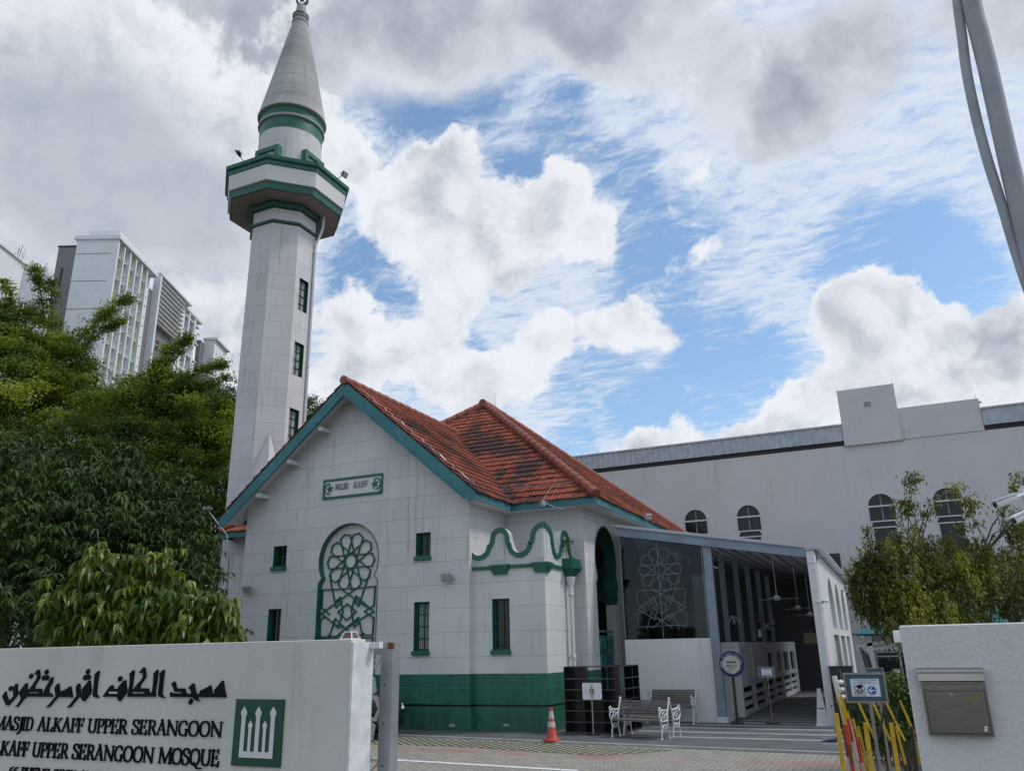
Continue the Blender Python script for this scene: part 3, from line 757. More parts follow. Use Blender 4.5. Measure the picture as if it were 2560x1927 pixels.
# hip walls: porch front and arcade
mb = MB()
mb.box(GX1+.002, PX, HY, HY+.35, 0, 5.66)
YE = 34.2
ARC = [22.95+2.575*i for i in range(5)]
wallpts = [(HY+.35,0),(YE,0),(YE,5.66),(HY+.35,5.66)]
def arch_hole(c):
    h = horseshoe(c, 4.36, .93, 3.86, .79, .93, 1.24, 3.60)
    return h
holes = [arch_hole(c) for c in ARC]
mb.flatpoly([wallpts]+holes, (PX,0,0), Y, Z, .34)
mb.box(-20.3, GX1-.31, HY+.01, HY+.36, 0, 5.66); mb.box(-20.3, -19.95, HY+.36, YE, 0, 5.66); mb.box(-20.3, PX-.34, YE-.35, YE, 0, 5.66)
mb.build('porch_wall', MT['ashlar'], mosque)
for i, c in enumerate(ARC):
    h = holes[i]; mb = MB()
    mb.keepn = True
    hh = [p for p in h if p[1] > 3.4]
    a_ = [(c+(p[0]-c)*.995, 4.36+(p[1]-4.36)*.995) for p in hh]
    for j in range(len(a_)-1):
        p, q = a_[j], a_[j+1]
        mb.quad((PX+.012,p[0],p[1]),(PX+.012,q[0],q[1]),(PX-.352,q[0],q[1]),(PX-.352,p[0],p[1]))
        cp = Vector((p[0]-c,p[1]-4.36)).normalized()*.05; cq = Vector((q[0]-c,q[1]-4.36)).normalized()*.05
        mb.quad((PX+.012,p[0],p[1]),(PX+.012,q[0],q[1]),(PX+.010,q[0]+cq.x,q[1]+cq.y),(PX+.010,p[0]+cp.x,p[1]+cp.y))
    ar = mb.build('arch_surround', MT['green'], mosque)
    for s_ in ((1,) if i == 0 else (-1, 1)):   # capital blocks and slim columns at the jambs
        yy = c+s_*.93; 
        mb = MB(); y0, y1 = sorted((yy-s_*.22, yy+s_*.08))
        mb.box(PX-.36, PX+.02, y0-.03, y1+.03, 3.50, 3.62); mb.box(PX-.33, PX, y0, y1, 3.62, 3.86)
        for q in range(3): mb.lathe((PX-.17,(y0+y1)/2,0), [(.12+q*.015,3.08+q*.14),(.14+q*.015,3.13+q*.14),(.165+q*.015,3.20+q*.14),(.15+q*.01,3.23+q*.14)], 10, rot=q)
        for q in range(10):
            t = q*.63; mb.tube([(PX-.17+.13*math.cos(t),(y0+y1)/2+.13*math.sin(t),3.1),(PX-.17+.20*math.cos(t),(y0+y1)/2+.20*math.sin(t),3.36),(PX-.17+.17*math.cos(t),(y0+y1)/2+.17*math.sin(t),3.44)], .018, 5)
        mb.build('capital', MT['green'], mosque)
        mb = MB(); mb.box(PX-.32, PX-.03, y0+.03, y1-.03, 1.2, 3.10); mb.box(PX-.345, PX-.005, y0, y1, 1.2, 1.32)
        mb.build('column', MT['plain'], mosque, bevel=.02)
    # balustrade of pierced strapwork
    b0, b1 = c-.88, c+.62
    mb = MB(); O = (PX-.12,0,0)
    mb.bar((PX-.12,b0,2.34),(PX-.12,b1,2.34),.07,.05); mb.bar((PX-.12,b0,2.20),(PX-.12,b1,2.20),.035,.03); mb.bar((PX-.12,b0,1.34),(PX-.12,b1,1.34),.05,.05)
    n = 4
    for q in range(n):
        u0 = b0+(b1-b0)*q/n; u1 = b0+(b1-b0)*(q+1)/n; um = (u0+u1)/2
        polyline_on(mb, [(u0,1.34),(u0,2.2)], O, Y, Z, .02, .02)
        for zz in (1.36, 1.78):
            polyline_on(mb, [(u0,zz),(um,zz+.40),(u1,zz)], O, Y, Z, .018, .018); polyline_on(mb, [(u0,zz+.40),(um,zz),(u1,zz+.40)], O, Y, Z, .018, .018)
            polyline_on(mb, [(u0,zz+.2),(um,zz+.33),(u1,zz+.2),(um,zz+.07),(u0,zz+.2)], O, Y, Z, .016, .018)
    mb.build('balustrade', MT['tealrail'], mosque)
# porch floor, inner wall, ceiling: room behind the arcade, dimness painted into wall colour
mb = MB(); mb.box(-10.4, PX-.35, HY+.36, YE-.36, 1.12, 1.22); mb.build('porch_floor', MT['apron'], mosque)
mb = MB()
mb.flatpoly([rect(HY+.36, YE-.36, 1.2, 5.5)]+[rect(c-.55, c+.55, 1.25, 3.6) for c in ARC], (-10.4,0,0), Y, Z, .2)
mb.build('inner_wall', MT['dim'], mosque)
mb = MB(); mb.box(-10.62, -10.61, HY+.36, YE-.36, 1.2, 5.5); mb.build('inner_door_darkness', MT['shade'], mosque).name = 'inner_hall_darkness'  # dark sheet painted in for the unlit hall behind the doors
# plinth
def band(mb, path, off, z0, z1):
    o = []
    for i, p in enumerate(path):
        a = Vector(path[max(0,i-1)]); b = Vector(path[i]); c = Vector(path[min(len(path)-1,i+1)])
        n = Vector((0,0))
        for e in ((b-a),(c-b)):
            if e.length > 1e-6: e = e.normalized(); n += Vector((e.y,-e.x))
        if n.length < 1.01 and 0 < i < len(path)-1: pass
        n = Vector((max(-1,min(1,n.x)), max(-1,min(1,n.y))))
        o.append((b.x+n.x*off, b.y+n.y*off))
    for i in range(len(path)-1):
        a, b, c, d = path[i], path[i+1], o[i+1], o[i]
        mb.quad((*d,z0),(*c,z0),(*c,z1),(*d,z1)); mb.quad((*a,z1),(*d,z1),(*c,z1),(*b,z1)); mb.quad((*a,z0),(*d,z0),(*c,z0),(*b,z0))
foot = [(GX0,HY),(GX0,GY),(GX1,GY),(GX1,AY),(AX,AY),(AX,HY),(PX,HY),(PX,YE)]
mb = MB()
band(mb, foot, .022, 1.17, 1.335); band(mb, foot, .034, 1.02, 1.168); band(mb, foot, .046, .66, 1.018); band(mb, foot, .058, .625, .66)
band(mb, foot, .075, 0, .578)
mb.build('plinth', MT['plinth'], mosque)
mb = MB(); band(mb, foot, .002, .55, .645); mb.build('plinth_groove_shade', MT['black'], mosque)  # shade of the undercut painted in as a black strip
mb = MB(); band(mb, foot, .037, 1.156, 1.169); band(mb, foot, .049, 1.006, 1.019); mb.build('plinth_edge_highlight', MT['moulding'], mosque)  # highlights on the step edges painted as lighter green strips
mb = MB()
for (x, z, a, b) in ((-10.37,.155,.09,.05),(-8.98,.165,.08,.04)):
    pts = [(x+a*math.cos(t)*(1+.4*math.sin(3*t+x)), z+b*math.sin(t)*(1+.35*math.cos(2*t))) for t in [i*.5236 for i in range(12)]]
    mb.flatpoly([pts], (0,(GY if x < -9.9 else AY)-.0775,0), X, Z)
for (x, z) in ((-11.0,.93),(-9.57,.92),(-10.9,.14),(-9.7,.11),(-12.3,.5)):
    mb.flatpoly([arc(x, z, .012, 0, 330, 8)], (0,(GY if x < -9.9 else AY)-.0785,0), X, Z)
mb.build('plaster_patches', MT['curtain'], mosque)

# ---- roofs
def tile_roof(name, O, U, V, height, lim, seed, pitch=.225, row=.335):
    """rows of interlocking clay tiles; lim(s) gives the (u0,u1) extent at slope distance s"""
    O, U, V = Vector(O), Vector(U).normalized(), Vector(V).normalized(); N = U.cross(V).normalized()
    if N.z < 0: N = -N
    rng = random.Random(seed); mb = MB(); mb.keepn = True; vals = []
    prof = [(0,.0),(.12,.022),(.25,.034),(.38,.022),(.5,.002),(.62,.014),(.75,.020),(.88,.014)]
    rows = int(math.ceil(height/row))
    for r in range(rows):
        s0 = r*row; s1 = min(height, s0+row); 
        a0, a1 = lim(s0); b0, b1 = lim(s1)
        lo, hi = min(a0,b0), max(a1,b1)
        if hi-lo < .02: continue
        n0 = int(math.floor(lo/pitch)); n1 = int(math.ceil(hi/pitch))
        jit = {}
        us = []
        for c in range(n0, n1):
            for (f, h) in prof: us.append((c+f, h, c))
        us.append((n1, 0., n1))
        lift = .038; sag = rng.uniform(-.004,.004)
        for i in range(len(us)-1):
            ua, ha, c = us[i]; ub, hb, _ = us[i+1]
            if c not in jit: jit[c] = (rng.uniform(-.008,.008), rng.random())
            dz, v = jit[c]
            A0 = min(max(ua*pitch,a0),a1); A1 = min(max(ub*pitch,a0),a1); B0 = min(max(ua*pitch,b0),b1); B1 = min(max(ub*pitch,b0),b1)
            if A1-A0 < 1e-5 and B1-B0 < 1e-5: continue
            sl = s0-.05+dz*1.5
            p0 = O+U*A0+V*sl+N*(lift+ha+sag+dz*.5); p1 = O+U*A1+V*sl+N*(lift+hb+sag+dz*.5)
            q0 = O+U*B0+V*s1+N*(ha*.8+.002); q1 = O+U*B1+V*s1+N*(hb*.8+.002)
            mb.face([p0,p1,q1,q0]); vals.append(v)
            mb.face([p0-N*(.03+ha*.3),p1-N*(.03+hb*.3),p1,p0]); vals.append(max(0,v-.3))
    o = mb.build(name, MT['tile'], mosque, attr=('tile', vals))
    return o
def vnorm(x, y, z): return Vector((x,y,z)).normalized()
# gable, right slope
gl = math.hypot(1, slope_r); G_len = (RIDGE+4.30-RIDGE)*gl
def g_r(s):
    z = EZ+s*slope_r/gl; return (-.03, HE-YB+max(0,(z-EZ))/SL+.05)
tile_roof('gable_roof_slope', (RIDGE+4.30, YB, EZ), Y, (-1,0,slope_r), (RZ-EZ)/slope_r*gl, g_r, 1)
gl2 = math.hypot(1, slope_l)
tile_roof('gable_roof_slope', (RIDGE-(RZ-EZ)/slope_l, YB, EZ), Y, (1,0,slope_l), (RZ-EZ)/slope_l*gl2, lambda s: (-.03, HE-YB+max(0,s*slope_l/gl2)/SL+.05), 2)
hl = math.hypot(1, SL); RUN = 6.66
def h_f(s):
    run = s/hl; z = EZ+run*SL
    left = RIDGE+(RZ-z)/slope_r if z < RZ else RIDGE-(RUN-run)-.0
    return (left-.05, EX-run)
tile_roof('hip_roof_slope', (0, HE, EZ), X, (0,1,SL), RUN*hl, h_f, 3).data.materials[0] = MT['tile_dirty']
def h_f2(s):
    run = s/hl; z = EZ+run*SL
    return (EX-13.32+run, RIDGE-(RZ-z)/slope_l+.05 if z < RZ else EX-13.32+run)
tile_roof('hip_roof_slope', (0, HE, EZ), X, (0,1,SL), RUN*hl, h_f2, 4)
tile_roof('hip_roof_slope', (EX, 0, EZ), Y, (-1,0,SL), RUN*hl, lambda s: (HE+s/hl, BACK-s/hl), 5)
tile_roof('hip_roof_slope', (EX-13.32, 0, EZ), Y, (1,0,SL), RUN*hl, lambda s: (HE+s/hl, BACK-s/hl), 6, pitch=.45)
tile_roof('hip_roof_slope', (0, BACK, EZ), X, (0,-1,SL), RUN*hl, lambda s: (EX-13.32+s/hl, EX-s/hl), 7, pitch=.45)
AP = (EX-RUN, HE+RUN, EZ+RUN*SL); AP2 = (EX-RUN, BACK-RUN, EZ+RUN*SL)
def ridge_cap(a, b, r=.115, L=.42):
    a, b = Vector(a), Vector(b); d = (b-a); n = max(1, int(d.length/L)); mb = MB()
    for i in range(n):
        p = a+d*(i/n); q = a+d*((i+1)/n)
        mb.tube([p-d.normalized()*.02, q], [r*1.13, r*.98], 12)
    return mb.build('ridge_cap', MT['clay'], mosque, smooth='auto')
up = Vector((0,0,.035))
ridge_cap(Vector((RIDGE,YB-.06,RZ))+up, Vector((RIDGE,HE+(RZ-EZ)/SL,RZ))+up)
ridge_cap(Vector((EX,HE,EZ+.03))+up, Vector(AP)+up, .125); ridge_cap(Vector((EX-13.32,HE,EZ+.03))+up, Vector(AP)+up, .125)
ridge_cap(Vector(AP)-Vector((0,.2,0))+up, Vector(AP2)+up, .135); ridge_cap(Vector((EX,BACK,EZ))+up, Vector(AP2)+up, .125); ridge_cap(Vector((EX-13.32,BACK,EZ))+up, Vector(AP2)+up, .125)
mb = MB(); 
va = Vector((RIDGE+4.30,HE,EZ)); vb = Vector((RIDGE,HE+(RZ-EZ)/SL,RZ))
mb.bar(va+Vector((.02,-.02,.03)), vb+Vector((.02,-.02,.03)), .14, .02); mb.build('valley_gutter', MT['shade'], mosque)
# lightning tape on the roof
tape = MB()
pts = []
for i in range(40):
    s = .3+i*.13; x = RIDGE+4.30-s/gl*1.0; z = EZ+s*slope_r/gl
    if z > RZ-.1: break
    pts.append((x+.03*math.sin(i*1.9), YB+.42+.05*math.sin(i*.9), z+.075+.012*math.sin(i*3)))
tape.tube(pts, .012, 5); tape.build('lightning_tape', MT['galv'], mosque); tape = MB()
pts = [(RIDGE+3.6+i*.16, HE+.62+.01*math.sin(i), EZ+.62*SL+.085+.01*math.sin(i*2.2)) for i in range(16)]
tape.tube(pts, .010, 5); tape.tube([(-8.35,HE+.62,EZ+.62*SL+.08),(-8.42,HE+.3,EZ+.3*SL+.09),(-8.45,HE,EZ+.05)], .010, 5)
tape.build('lightning_tape', MT['galv'], mosque)
mb = MB(); mb.tube([(AP[0]+.12,AP[1]+.7,AP[2]+.1),(AP[0]+.12,AP[1]+.7,AP[2]+.62)], [.012,.005], 6); mb.build('lightning_rod', MT['galv'], mosque)
# barge boards
mb = MB()
xr, xl = RIDGE+4.30, RIDGE-(RZ-EZ)/slope_l
th = .44
def bg(dx): return RZ-.01-slope_r*dx
mb.flatpoly([[(RIDGE,RZ-th),(RIDGE+4.30-.36,RZ-th-slope_r*(4.30-.36)),(xr-.16,EZ-.20),(xr,EZ-.20),(xr,EZ),(RIDGE,RZ)]], (0,YB,0), X, Z, .05)
b1 = mb.build('barge_board', MT['teal'], mosque)
mb = MB(); mb.flatpoly([[(xl,EZ-.02),(xl,EZ-.24),(xl+.16,EZ-.26),(RIDGE-.001,RZ-th),(RIDGE-.001,RZ)]], (0,YB-.001,0), X, Z, .05)
mb.build('barge_board', MT['teal'], mosque)
mb = MB()   # moulding strip along the lower edge
for s_, sl in ((1,slope_r),(-1,slope_l)):
    e = (4.30-.36) if s_ > 0 else (RIDGE-xl-.16)
    mb.bar((RIDGE+s_*.01,YB-.02,RZ-th+.035),(RIDGE+s_*e,YB-.02,RZ-th+.035-sl*e),.04,.02, up=(0,-1,0))
mb.build('barge_moulding', MT['teal'], mosque)
# fascias and soffits
mb = MB()
mb.box(xr-.03, xr+.002, YB+.052, HE+.03, EZ-.20, EZ+.0); mb.box(xr+.003, EX, HE-.0, HE+.03, EZ-.20, EZ+.0); mb.box(EX-.03, EX+.001, HE+.031, BACK, EZ-.20, EZ+.0)
mb.box(EX-13.32, EX-13.29, HE, BACK, EZ-.2, EZ); mb.box(EX-13.29, xl-.003, HE, HE+.03, EZ-.2, EZ); mb.box(EX-13.29, EX-.031, BACK-.03, BACK, EZ-.2, EZ)
mb.build('fascia_board', MT['teal'], mosque)
mb = MB()
# sloping soffit under the gable overhang, its sides, and flat soffits under the hip eaves
for s_, sl, e in ((1,slope_r,4.28),(-1,slope_l,RIDGE-xl-.02)):
    a = RZ-.14; 
    mb.quad((RIDGE,YB+.05,a),(RIDGE+s_*e,YB+.05,a-sl*e),(RIDGE+s_*e,GY+.35,a-sl*e),(RIDGE,GY+.35,a))
mb.quad((GX1-.1,GY-.0,EZ-.175),(xr-.03,YB+.06,EZ-.175),(xr-.03,HE,EZ-.175),(GX1-.1,HE,EZ-.175))
mb.quad((GX1-.1,HE+.03,EZ-.172),(EX-.03,HE+.03,EZ-.172),(EX-.03,BACK-.03,EZ-.172),(GX1-.1,BACK-.03,EZ-.172))
mb.build('soffit', MT['plain'], mosque)
for (x, z) in ((-14.60,8.19),(-15.70,7.33),(-16.78,6.43)):
    mb = MB(); mb.box(x-.055, x+.055, YB+.055, GY+.01, z-.09, z+.03); mb.build('purlin_end', MT['hall'], mosque)

# ================================================================== THE MINARET
TC = (-20.18, 22.37); TA = 1.22
mnt = thing('minaret', (TC[0], TC[1], 0), 'tall white octagonal minaret with green bands, balcony and cement cone beside the mosque', 'minaret')
def oct_(a, z=None, c=TC):
    r = a/math.cos(R(22.5)); return [(c[0]+r*math.cos(R(22.5+45*i)), c[1]+r*math.sin(R(22.5+45*i))) for i in range(8)]
def octprism(mb, prof, m=None):
    mb.lathe((TC[0],TC[1],0), [(a/math.cos(R(22.5)), z) for a, z in prof], 8, rot=R(22.5), m=m)
# shaft with three window openings in the face towards +X
MW = [(22.12,22.64,14.33,15.64), (22.09,22.61,11.71,13.01), (22.06,22.58,9.10,10.41)]
def taper(z): return TA*(1.02-.0022*z)
mb = MB()
zt = 18.66
v0 = oct_(taper(0)); v1 = oct_(taper(zt))
for i in range(8):
    if i in (7,): continue
    a, b = v0[i], v0[(i+1) % 8]; c, d = v1[(i+1) % 8], v1[i]
    mb.quad((*a,0),(*b,0),(*c,zt),(*d,zt))
a, b = Vector((*v0[7],0)), Vector((*v0[0],0)); d, c = Vector((*v1[7],zt)), Vector((*v1[0],zt))
O = a; V = (d-a)/zt; U = Vector((0,1,0))
def wloc(y0, y1, z0, z1): return [(y0-O.y-V.y*z0,z0),(y1-O.y-V.y*z0,z0),(y1-O.y-V.y*z1,z1),(y0-O.y-V.y*z1,z1)]
mb.flatpoly([[(0,0),(b.y-a.y,0),(c.y-a.y-V.y*zt,zt),(d.y-a.y-V.y*zt,zt)]]+[wloc(*w) for w in MW], O, U, V, .12)
shaft = mb.build('shaft', MT['tower'], mnt)
k8 = math.tan(R(22.5))
mb = MB()                                     # broach: the lower front corner is square
cx_, cy_ = TC[0]+taper(5), TC[1]-taper(5); e = taper(5)
A = Vector((TC[0]+k8*e, cy_-.004, 0)); B = Vector((cx_+.004, TC[1]-k8*e, 0)); Cn = Vector((cx_, cy_, 0))
apex = Vector(((A.x+B.x)/2+.01, (A.y+B.y)/2-.01, 9.34)); zc = 7.81
mb.quad((A.x,A.y,0),(Cn.x,Cn.y-.004,0),(Cn.x,Cn.y-.004,zc),(A.x,A.y,zc)); mb.quad((Cn.x+.004,Cn.y-.004,0),(B.x,B.y,0),(B.x,B.y,zc),(Cn.x+.004,Cn.y-.004,zc))
mb.face([(A.x,A.y,zc),(Cn.x+.004,Cn.y-.004,zc),tuple(apex)]); mb.face([(Cn.x+.004,Cn.y-.004,zc),(B.x,B.y,zc),tuple(apex)])
mb.build('broach_base', MT['tower'], mnt)
for (y0, y1, z0, z1) in MW:
    xw = TC[0]+taper((z0+z1)/2)+.01; mb = MB(); y0 += .004; y1 -= .004; z0 += .004; z1 -= .004
    mb.quad((xw,y0,z0),(xw-.16,y0,z0),(xw-.16,y0,z1),(xw,y0,z1)); mb.quad((xw,y1,z0),(xw-.16,y1,z0),(xw-.16,y1,z1),(xw,y1,z1))
    mb.quad((xw,y0,z1),(xw-.16,y0,z1),(xw-.16,y1,z1),(xw,y1,z1)); mb.quad((xw,y0,z0),(xw-.16,y0,z0),(xw-.16,y1,z0),(xw,y1,z0))
    w = mb.build('window', MT['dkgreen'], mnt)
    fr = MB(); frame_ring(fr, y1-y0, z1-z0, .04, .04, (xw-.11,y0,z0), Y, Z)
    fr.box(xw-.14, xw-.115, (y0+y1)/2-.012, (y0+y1)/2+.012, z0, z1)
    for i in (1,2,3): fr.box(xw-.138, xw-.117, y0, y1, z0+(z1-z0)*i/4-.012, z0+(z1-z0)*i/4+.012)
    fr.build('frame', MT['dkgreen'], w)
    g = MB(); g.box(xw-.155, xw-.148, y0+.01, y1-.01, z0+.01, z1-.01); g.build('pane', MT['curtain'], w)
mb = MB(); octprism(mb, [(1.24,17.74),(1.27,17.76),(1.27,17.85),(1.24,17.88)]); octprism(mb, [(1.23,18.38),(1.33,18.42),(1.36,18.6),(1.36,18.655)])
mb.build('collar', MT['dkgreen'], mnt)
mb = MB(); octprism(mb, [(2.07,18.66),(2.10,18.67),(2.13,18.93),(2.13,18.96)]); octprism(mb, [(2.25,19.60),(2.29,19.62),(2.29,19.78),(2.37,19.82),(2.39,19.96),(2.3,19.99)])
mb.build('balcony_band', MT['green'], mnt)
mb = MB(); octprism(mb, [(2.16,18.96),(2.20,18.98),(2.25,19.60)]); mb.build('balcony_parapet', MT['plain'], mnt)
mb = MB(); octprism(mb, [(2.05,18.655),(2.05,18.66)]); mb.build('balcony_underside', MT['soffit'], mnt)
def rnd(mb, prof, n=48): mb.lathe((TC[0],TC[1],0), prof, n)
mb = MB(); rnd(mb, [(1.27,19.9),(1.27,22.12)]); mb.build('drum', MT['tower'], mnt, smooth='auto')
mb = MB(); rnd(mb, [(1.278,22.12),(1.278,22.66)]); rnd(mb, [(1.29,22.78),(1.29,23.18),(1.34,23.20)]); mb.build('drum_band', MT['green'], mnt, smooth='auto')
mb = MB(); rnd(mb, [(1.27,22.64),(1.345,22.66),(1.36,22.70),(1.345,22.76),(1.27,22.79)]); mb.build('drum_ring', MT['cone'], mnt, smooth='auto')
mb = MB(); rnd(mb, [(1.33,23.12),(1.41,23.15),(1.41,23.20)]+[(1.395-(1.395-.33)*i/9+(0), 23.22+(28.35-23.22)*i/9) for i in range(10)]+[(.36,28.36),(.36,28.44),(.30,28.46),(.28,28.62),(.34,28.64),(.34,28.72),(.255,28.74),(.20,29.34)])
mb.build('spire', MT['cone'], mnt, smooth='auto')
mb = MB()
for i in range(1, 9):
    r = 1.395-(1.395-.33)*i/9; z = 23.22+(28.35-23.22)*i/9; rnd(mb, [(r+.0015,z-.007),(r+.003,z),(r,z+.007)])
mb.build('spire_seam', MT['dim'], mnt, smooth='auto')
mb = MB(); rnd(mb, [(.30,28.70),(.36,28.73),(.36,28.80),(.27,28.84)], 32); mb.build('spire_ring', MT['dkgreen'], mnt, smooth='auto')
mb = MB(); rnd(mb, [(.12,29.34),(.15,29.38),(.08,29.44)], 16)
cr = [(math.cos(t)*.28, math.sin(t)*.28) for t in [R(-235+290*i/30) for i in range(31)]]; ci = [(math.cos(t)*.2, .05+math.sin(t)*.22) for t in [R(-230+280*i/30) for i in range(31)]][::-1]
th_ = Vector((math.cos(YAW), -math.sin(YAW), 0))
mb.flatpoly([cr+ci], Vector((TC[0],TC[1],29.70)), th_, Z, .09)
st = [((.16 if i % 2 == 0 else .065)*math.sin(R(36*i)), .05+(.16 if i % 2 == 0 else .065)*math.cos(R(36*i))) for i in range(10)][::-1]
mb.flatpoly([st], Vector((TC[0],TC[1],29.70)), th_, Z, .06)
mb.build('crescent_finial', MT['green'], mnt)
# door surrounds opening on to the balcony (front and right)
for O_, U_ in ((Vector((TC[0]-.58,TC[1]-1.36,0)), X), (Vector((TC[0]+1.36,TC[1]-.58,0)), Y)):
    mb = MB(); N = U_.cross(Z)
    mb.flatpoly([[(0,19.9),(.18,19.9),(.18,20.98),(.98,20.98),(.98,19.9),(1.16,19.9),(1.16,21.17),(0,21.17)]], O_, U_, Z, .5)
    ds = mb.build('door_surround', MT['green'], mnt)
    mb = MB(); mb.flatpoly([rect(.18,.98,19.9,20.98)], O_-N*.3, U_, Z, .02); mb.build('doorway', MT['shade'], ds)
mb = MB(); pyy = TC[1]+k8*taper(10)-.02
mb.tube([(TC[0]+taper(0)+.05, pyy, 0),(TC[0]+taper(17.6)+.06, pyy, 17.3),(TC[0]+taper(17.6)+.28, pyy+.1, 18.1),(TC[0]+taper(17.6)+.30, pyy+.1, 18.66)], .05, 10)
for z in (9.5, 12.2, 14.9, 17.0): mb.lathe((TC[0]+taper(z)+.05,pyy,z), [(.062,0),(.066,.03),(.066,.10),(.062,.13)], 10)
mb.build('rainwater_pipe', MT['plain'], mnt, smooth='auto')

def floodlight(loc, aim, arm, label, group, size=.24, name='floodlight', cat='floodlight', body='black'):
    """box lamp: housing, lens, bracket; aim = direction it faces; arm = mounting point"""
    L = Vector(loc); a = Vector(aim).normalized(); t = thing(name, loc, label, cat, group)
    u = a.cross(Z).normalized(); v = u.cross(a)
    def cub(mb, w, h, d0, d1): mb.hexa([L+u*sx*w/2+v*sy*h/2+a*dd for dd in (d0,d1) for sy in (-1,1) for sx in (-1,1)])
    mb = MB(); cub(mb, size, size*.8, -.02, .05); cub(mb, size*.6, size*.5, -.08, -.02)
    for i in range(5): cub(mb, size*(.5-.06*i), .012, -.10, -.08)
    mb.build('housing', MT[body], t, bevel=.004)
    mb = MB(); cub(mb, size*.84, size*.64, .05, .054); mb.build('lens', MT['curtain'], t)
    mb = MB(); A = Vector(arm); mb.tube([A, A*.5+L*.5+Vector((0,0,-.03 if A.z > L.z-.05 else .0)), L-a*.06], .014, 6)
    mb.tube([L-u*size*.55-a*.0, L-u*size*.55-a*.12, L+u*size*.55-a*.12, L+u*size*.55], .008, 5)
    mb.build('bracket', MT[body], t)
    return t
floodlight((-17.19+.02,GY-.16,3.70), (.1,-1,-.55), (-17.0,GY,3.66), 'small grey floodlight on the gable wall near its left edge', 'floodlights on the gable wall', .26, body='galv')
floodlight((-10.50,GY-.16,3.71), (.1,-1,-.4), (-10.33,GY,3.68), 'small grey floodlight on the gable wall near its right corner', 'floodlights on the gable wall', .26, body='galv')
b = 2.45
fl = PD(596, 384, 0.0+27.2); 
def near_tower(px, py, off):
    d = ray(px, py); n = Vector(off); # plane through tower edge, facing the camera
    t = ((Vector((TC[0],TC[1],0))+n)-CAM).dot(Vector((FW.x,FW.y,0)))/d.dot(Vector((FW.x,FW.y,0))); return CAM+d*t
a1 = near_tower(596, 384, (-2.0,-1.4,0)); e1 = near_tower(612, 410, (-1.8,-1.2,0))
floodlight(a1, (-.9,-.2,-.5), e1, 'black floodlight on a bent arm at the left rim of the minaret balcony', 'floodlights on the minaret balcony', .28)
a2 = near_tower(861, 437, (2.3,.6,0)); e2 = near_tower(836, 452, (2.1,.6,0))
floodlight(a2, (.9,-.1,-.4), e2, 'black floodlight on a bent arm at the right rim of the minaret balcony', 'floodlights on the minaret balcony', .28)
# security lamps under the tiled eave
s1 = P(*(1100+.27125*945, 1200+.27125*215), 'y', HE-.25)
floodlight(s1, (-.6,-.6,-.3), (s1.x+.55,HE-.02,s1.z-.18), 'twin headed silver lamp on a bracket under the front eave above the wavy parapet', 'lamps under the tiled eave', .20, body='galv')
s2 = P(*(1100+.27125*1915, 1200+.27125*335), 'x', EX+.25)
floodlight(s2, (.6,-.6,-.3), (EX+.0,s2.y+.5,s2.z-.35), 'silver lamp on a bracket against the right eave above the walkway beam', 'lamps under the tiled eave', .22, body='galv')
mb = MB(); c0 = P(1100+.27125*1610, 1200+.27125*400, 'x', PX+.2)
mb.tube([c0, c0+Vector((.05,.3,-.12)), c0+Vector((.1,1.0,-.22)), c0+Vector((.2,2.0,-.1)), c0+Vector((.45,2.9,.15))], .014, 6)
mb.tube([c0+Vector((0,.2,-.35)), c0+Vector((.1,1.6,-.2)), c0+Vector((.3,2.9,.1))], .010, 6)
one(mb, 'hanging_cable', MT['cable'], 'black cable sagging below the right eave towards the silver lamp', 'cable')

# ================================================================== COVERED WALKWAY
WY = 22.39
wk = thing('covered_walkway', (-4.3, WY, 0), 'steel framed walkway with sloping lattice ceiling between mosque and white arched wall', 'walkway')
def beamz(x): return 5.10+(x+6.95)*(-.182)
mb = MB()
for y in (WY-.08,):
    x0, x1 = -6.98, -1.60
    p = lambda x, dz, dy: (x, y+dy, beamz(x)+dz)
    mb.hexa([p(x0,-.16,0),p(x1,-.16,0),p(x0,-.16,.14),p(x1,-.16,.14),p(x0,.05,0),p(x1,.05,0),p(x0,.05,.14),p(x1,.05,.14)])
    mb.hexa([p(x0,.05,-.04),p(x1,.05,-.04),p(x0,.05,.18),p(x1,.05,.18),p(x0,.07,-.04),p(x1,.07,-.04),p(x0,.07,.18),p(x1,.07,.18)])
    mb.hexa([p(x0,-.18,-.04),p(x1,-.18,-.04),p(x0,-.18,.18),p(x1,-.18,.18),p(x0,-.16,-.04),p(x1,-.16,-.04),p(x0,-.16,.18),p(x1,-.16,.18)])
mb.build('front_beam', MT['steel'], wk)
mb = MB()
yb0, yb1 = WY+.05, 38.0
mb.hexa([(-7.2,yb0,beamz(-7.2)+.10),(-1.5,yb0,beamz(-1.5)+.10),(-7.2,yb1,beamz(-7.2)+.10),(-1.5,yb1,beamz(-1.5)+.10),(-7.2,yb0,beamz(-7.2)+.16),(-1.5,yb0,beamz(-1.5)+.16),(-7.2,yb1,beamz(-7.2)+.16),(-1.5,yb1,beamz(-1.5)+.16)])
mb.build('roof_sheet', MT['poly'], wk)
mb = MB()
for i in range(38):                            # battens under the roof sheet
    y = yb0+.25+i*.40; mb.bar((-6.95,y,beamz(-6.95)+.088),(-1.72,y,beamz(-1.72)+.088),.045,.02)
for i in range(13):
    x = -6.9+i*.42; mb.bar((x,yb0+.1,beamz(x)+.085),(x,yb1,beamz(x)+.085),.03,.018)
mb.build('lattice_ceiling', MT['shade'], wk)
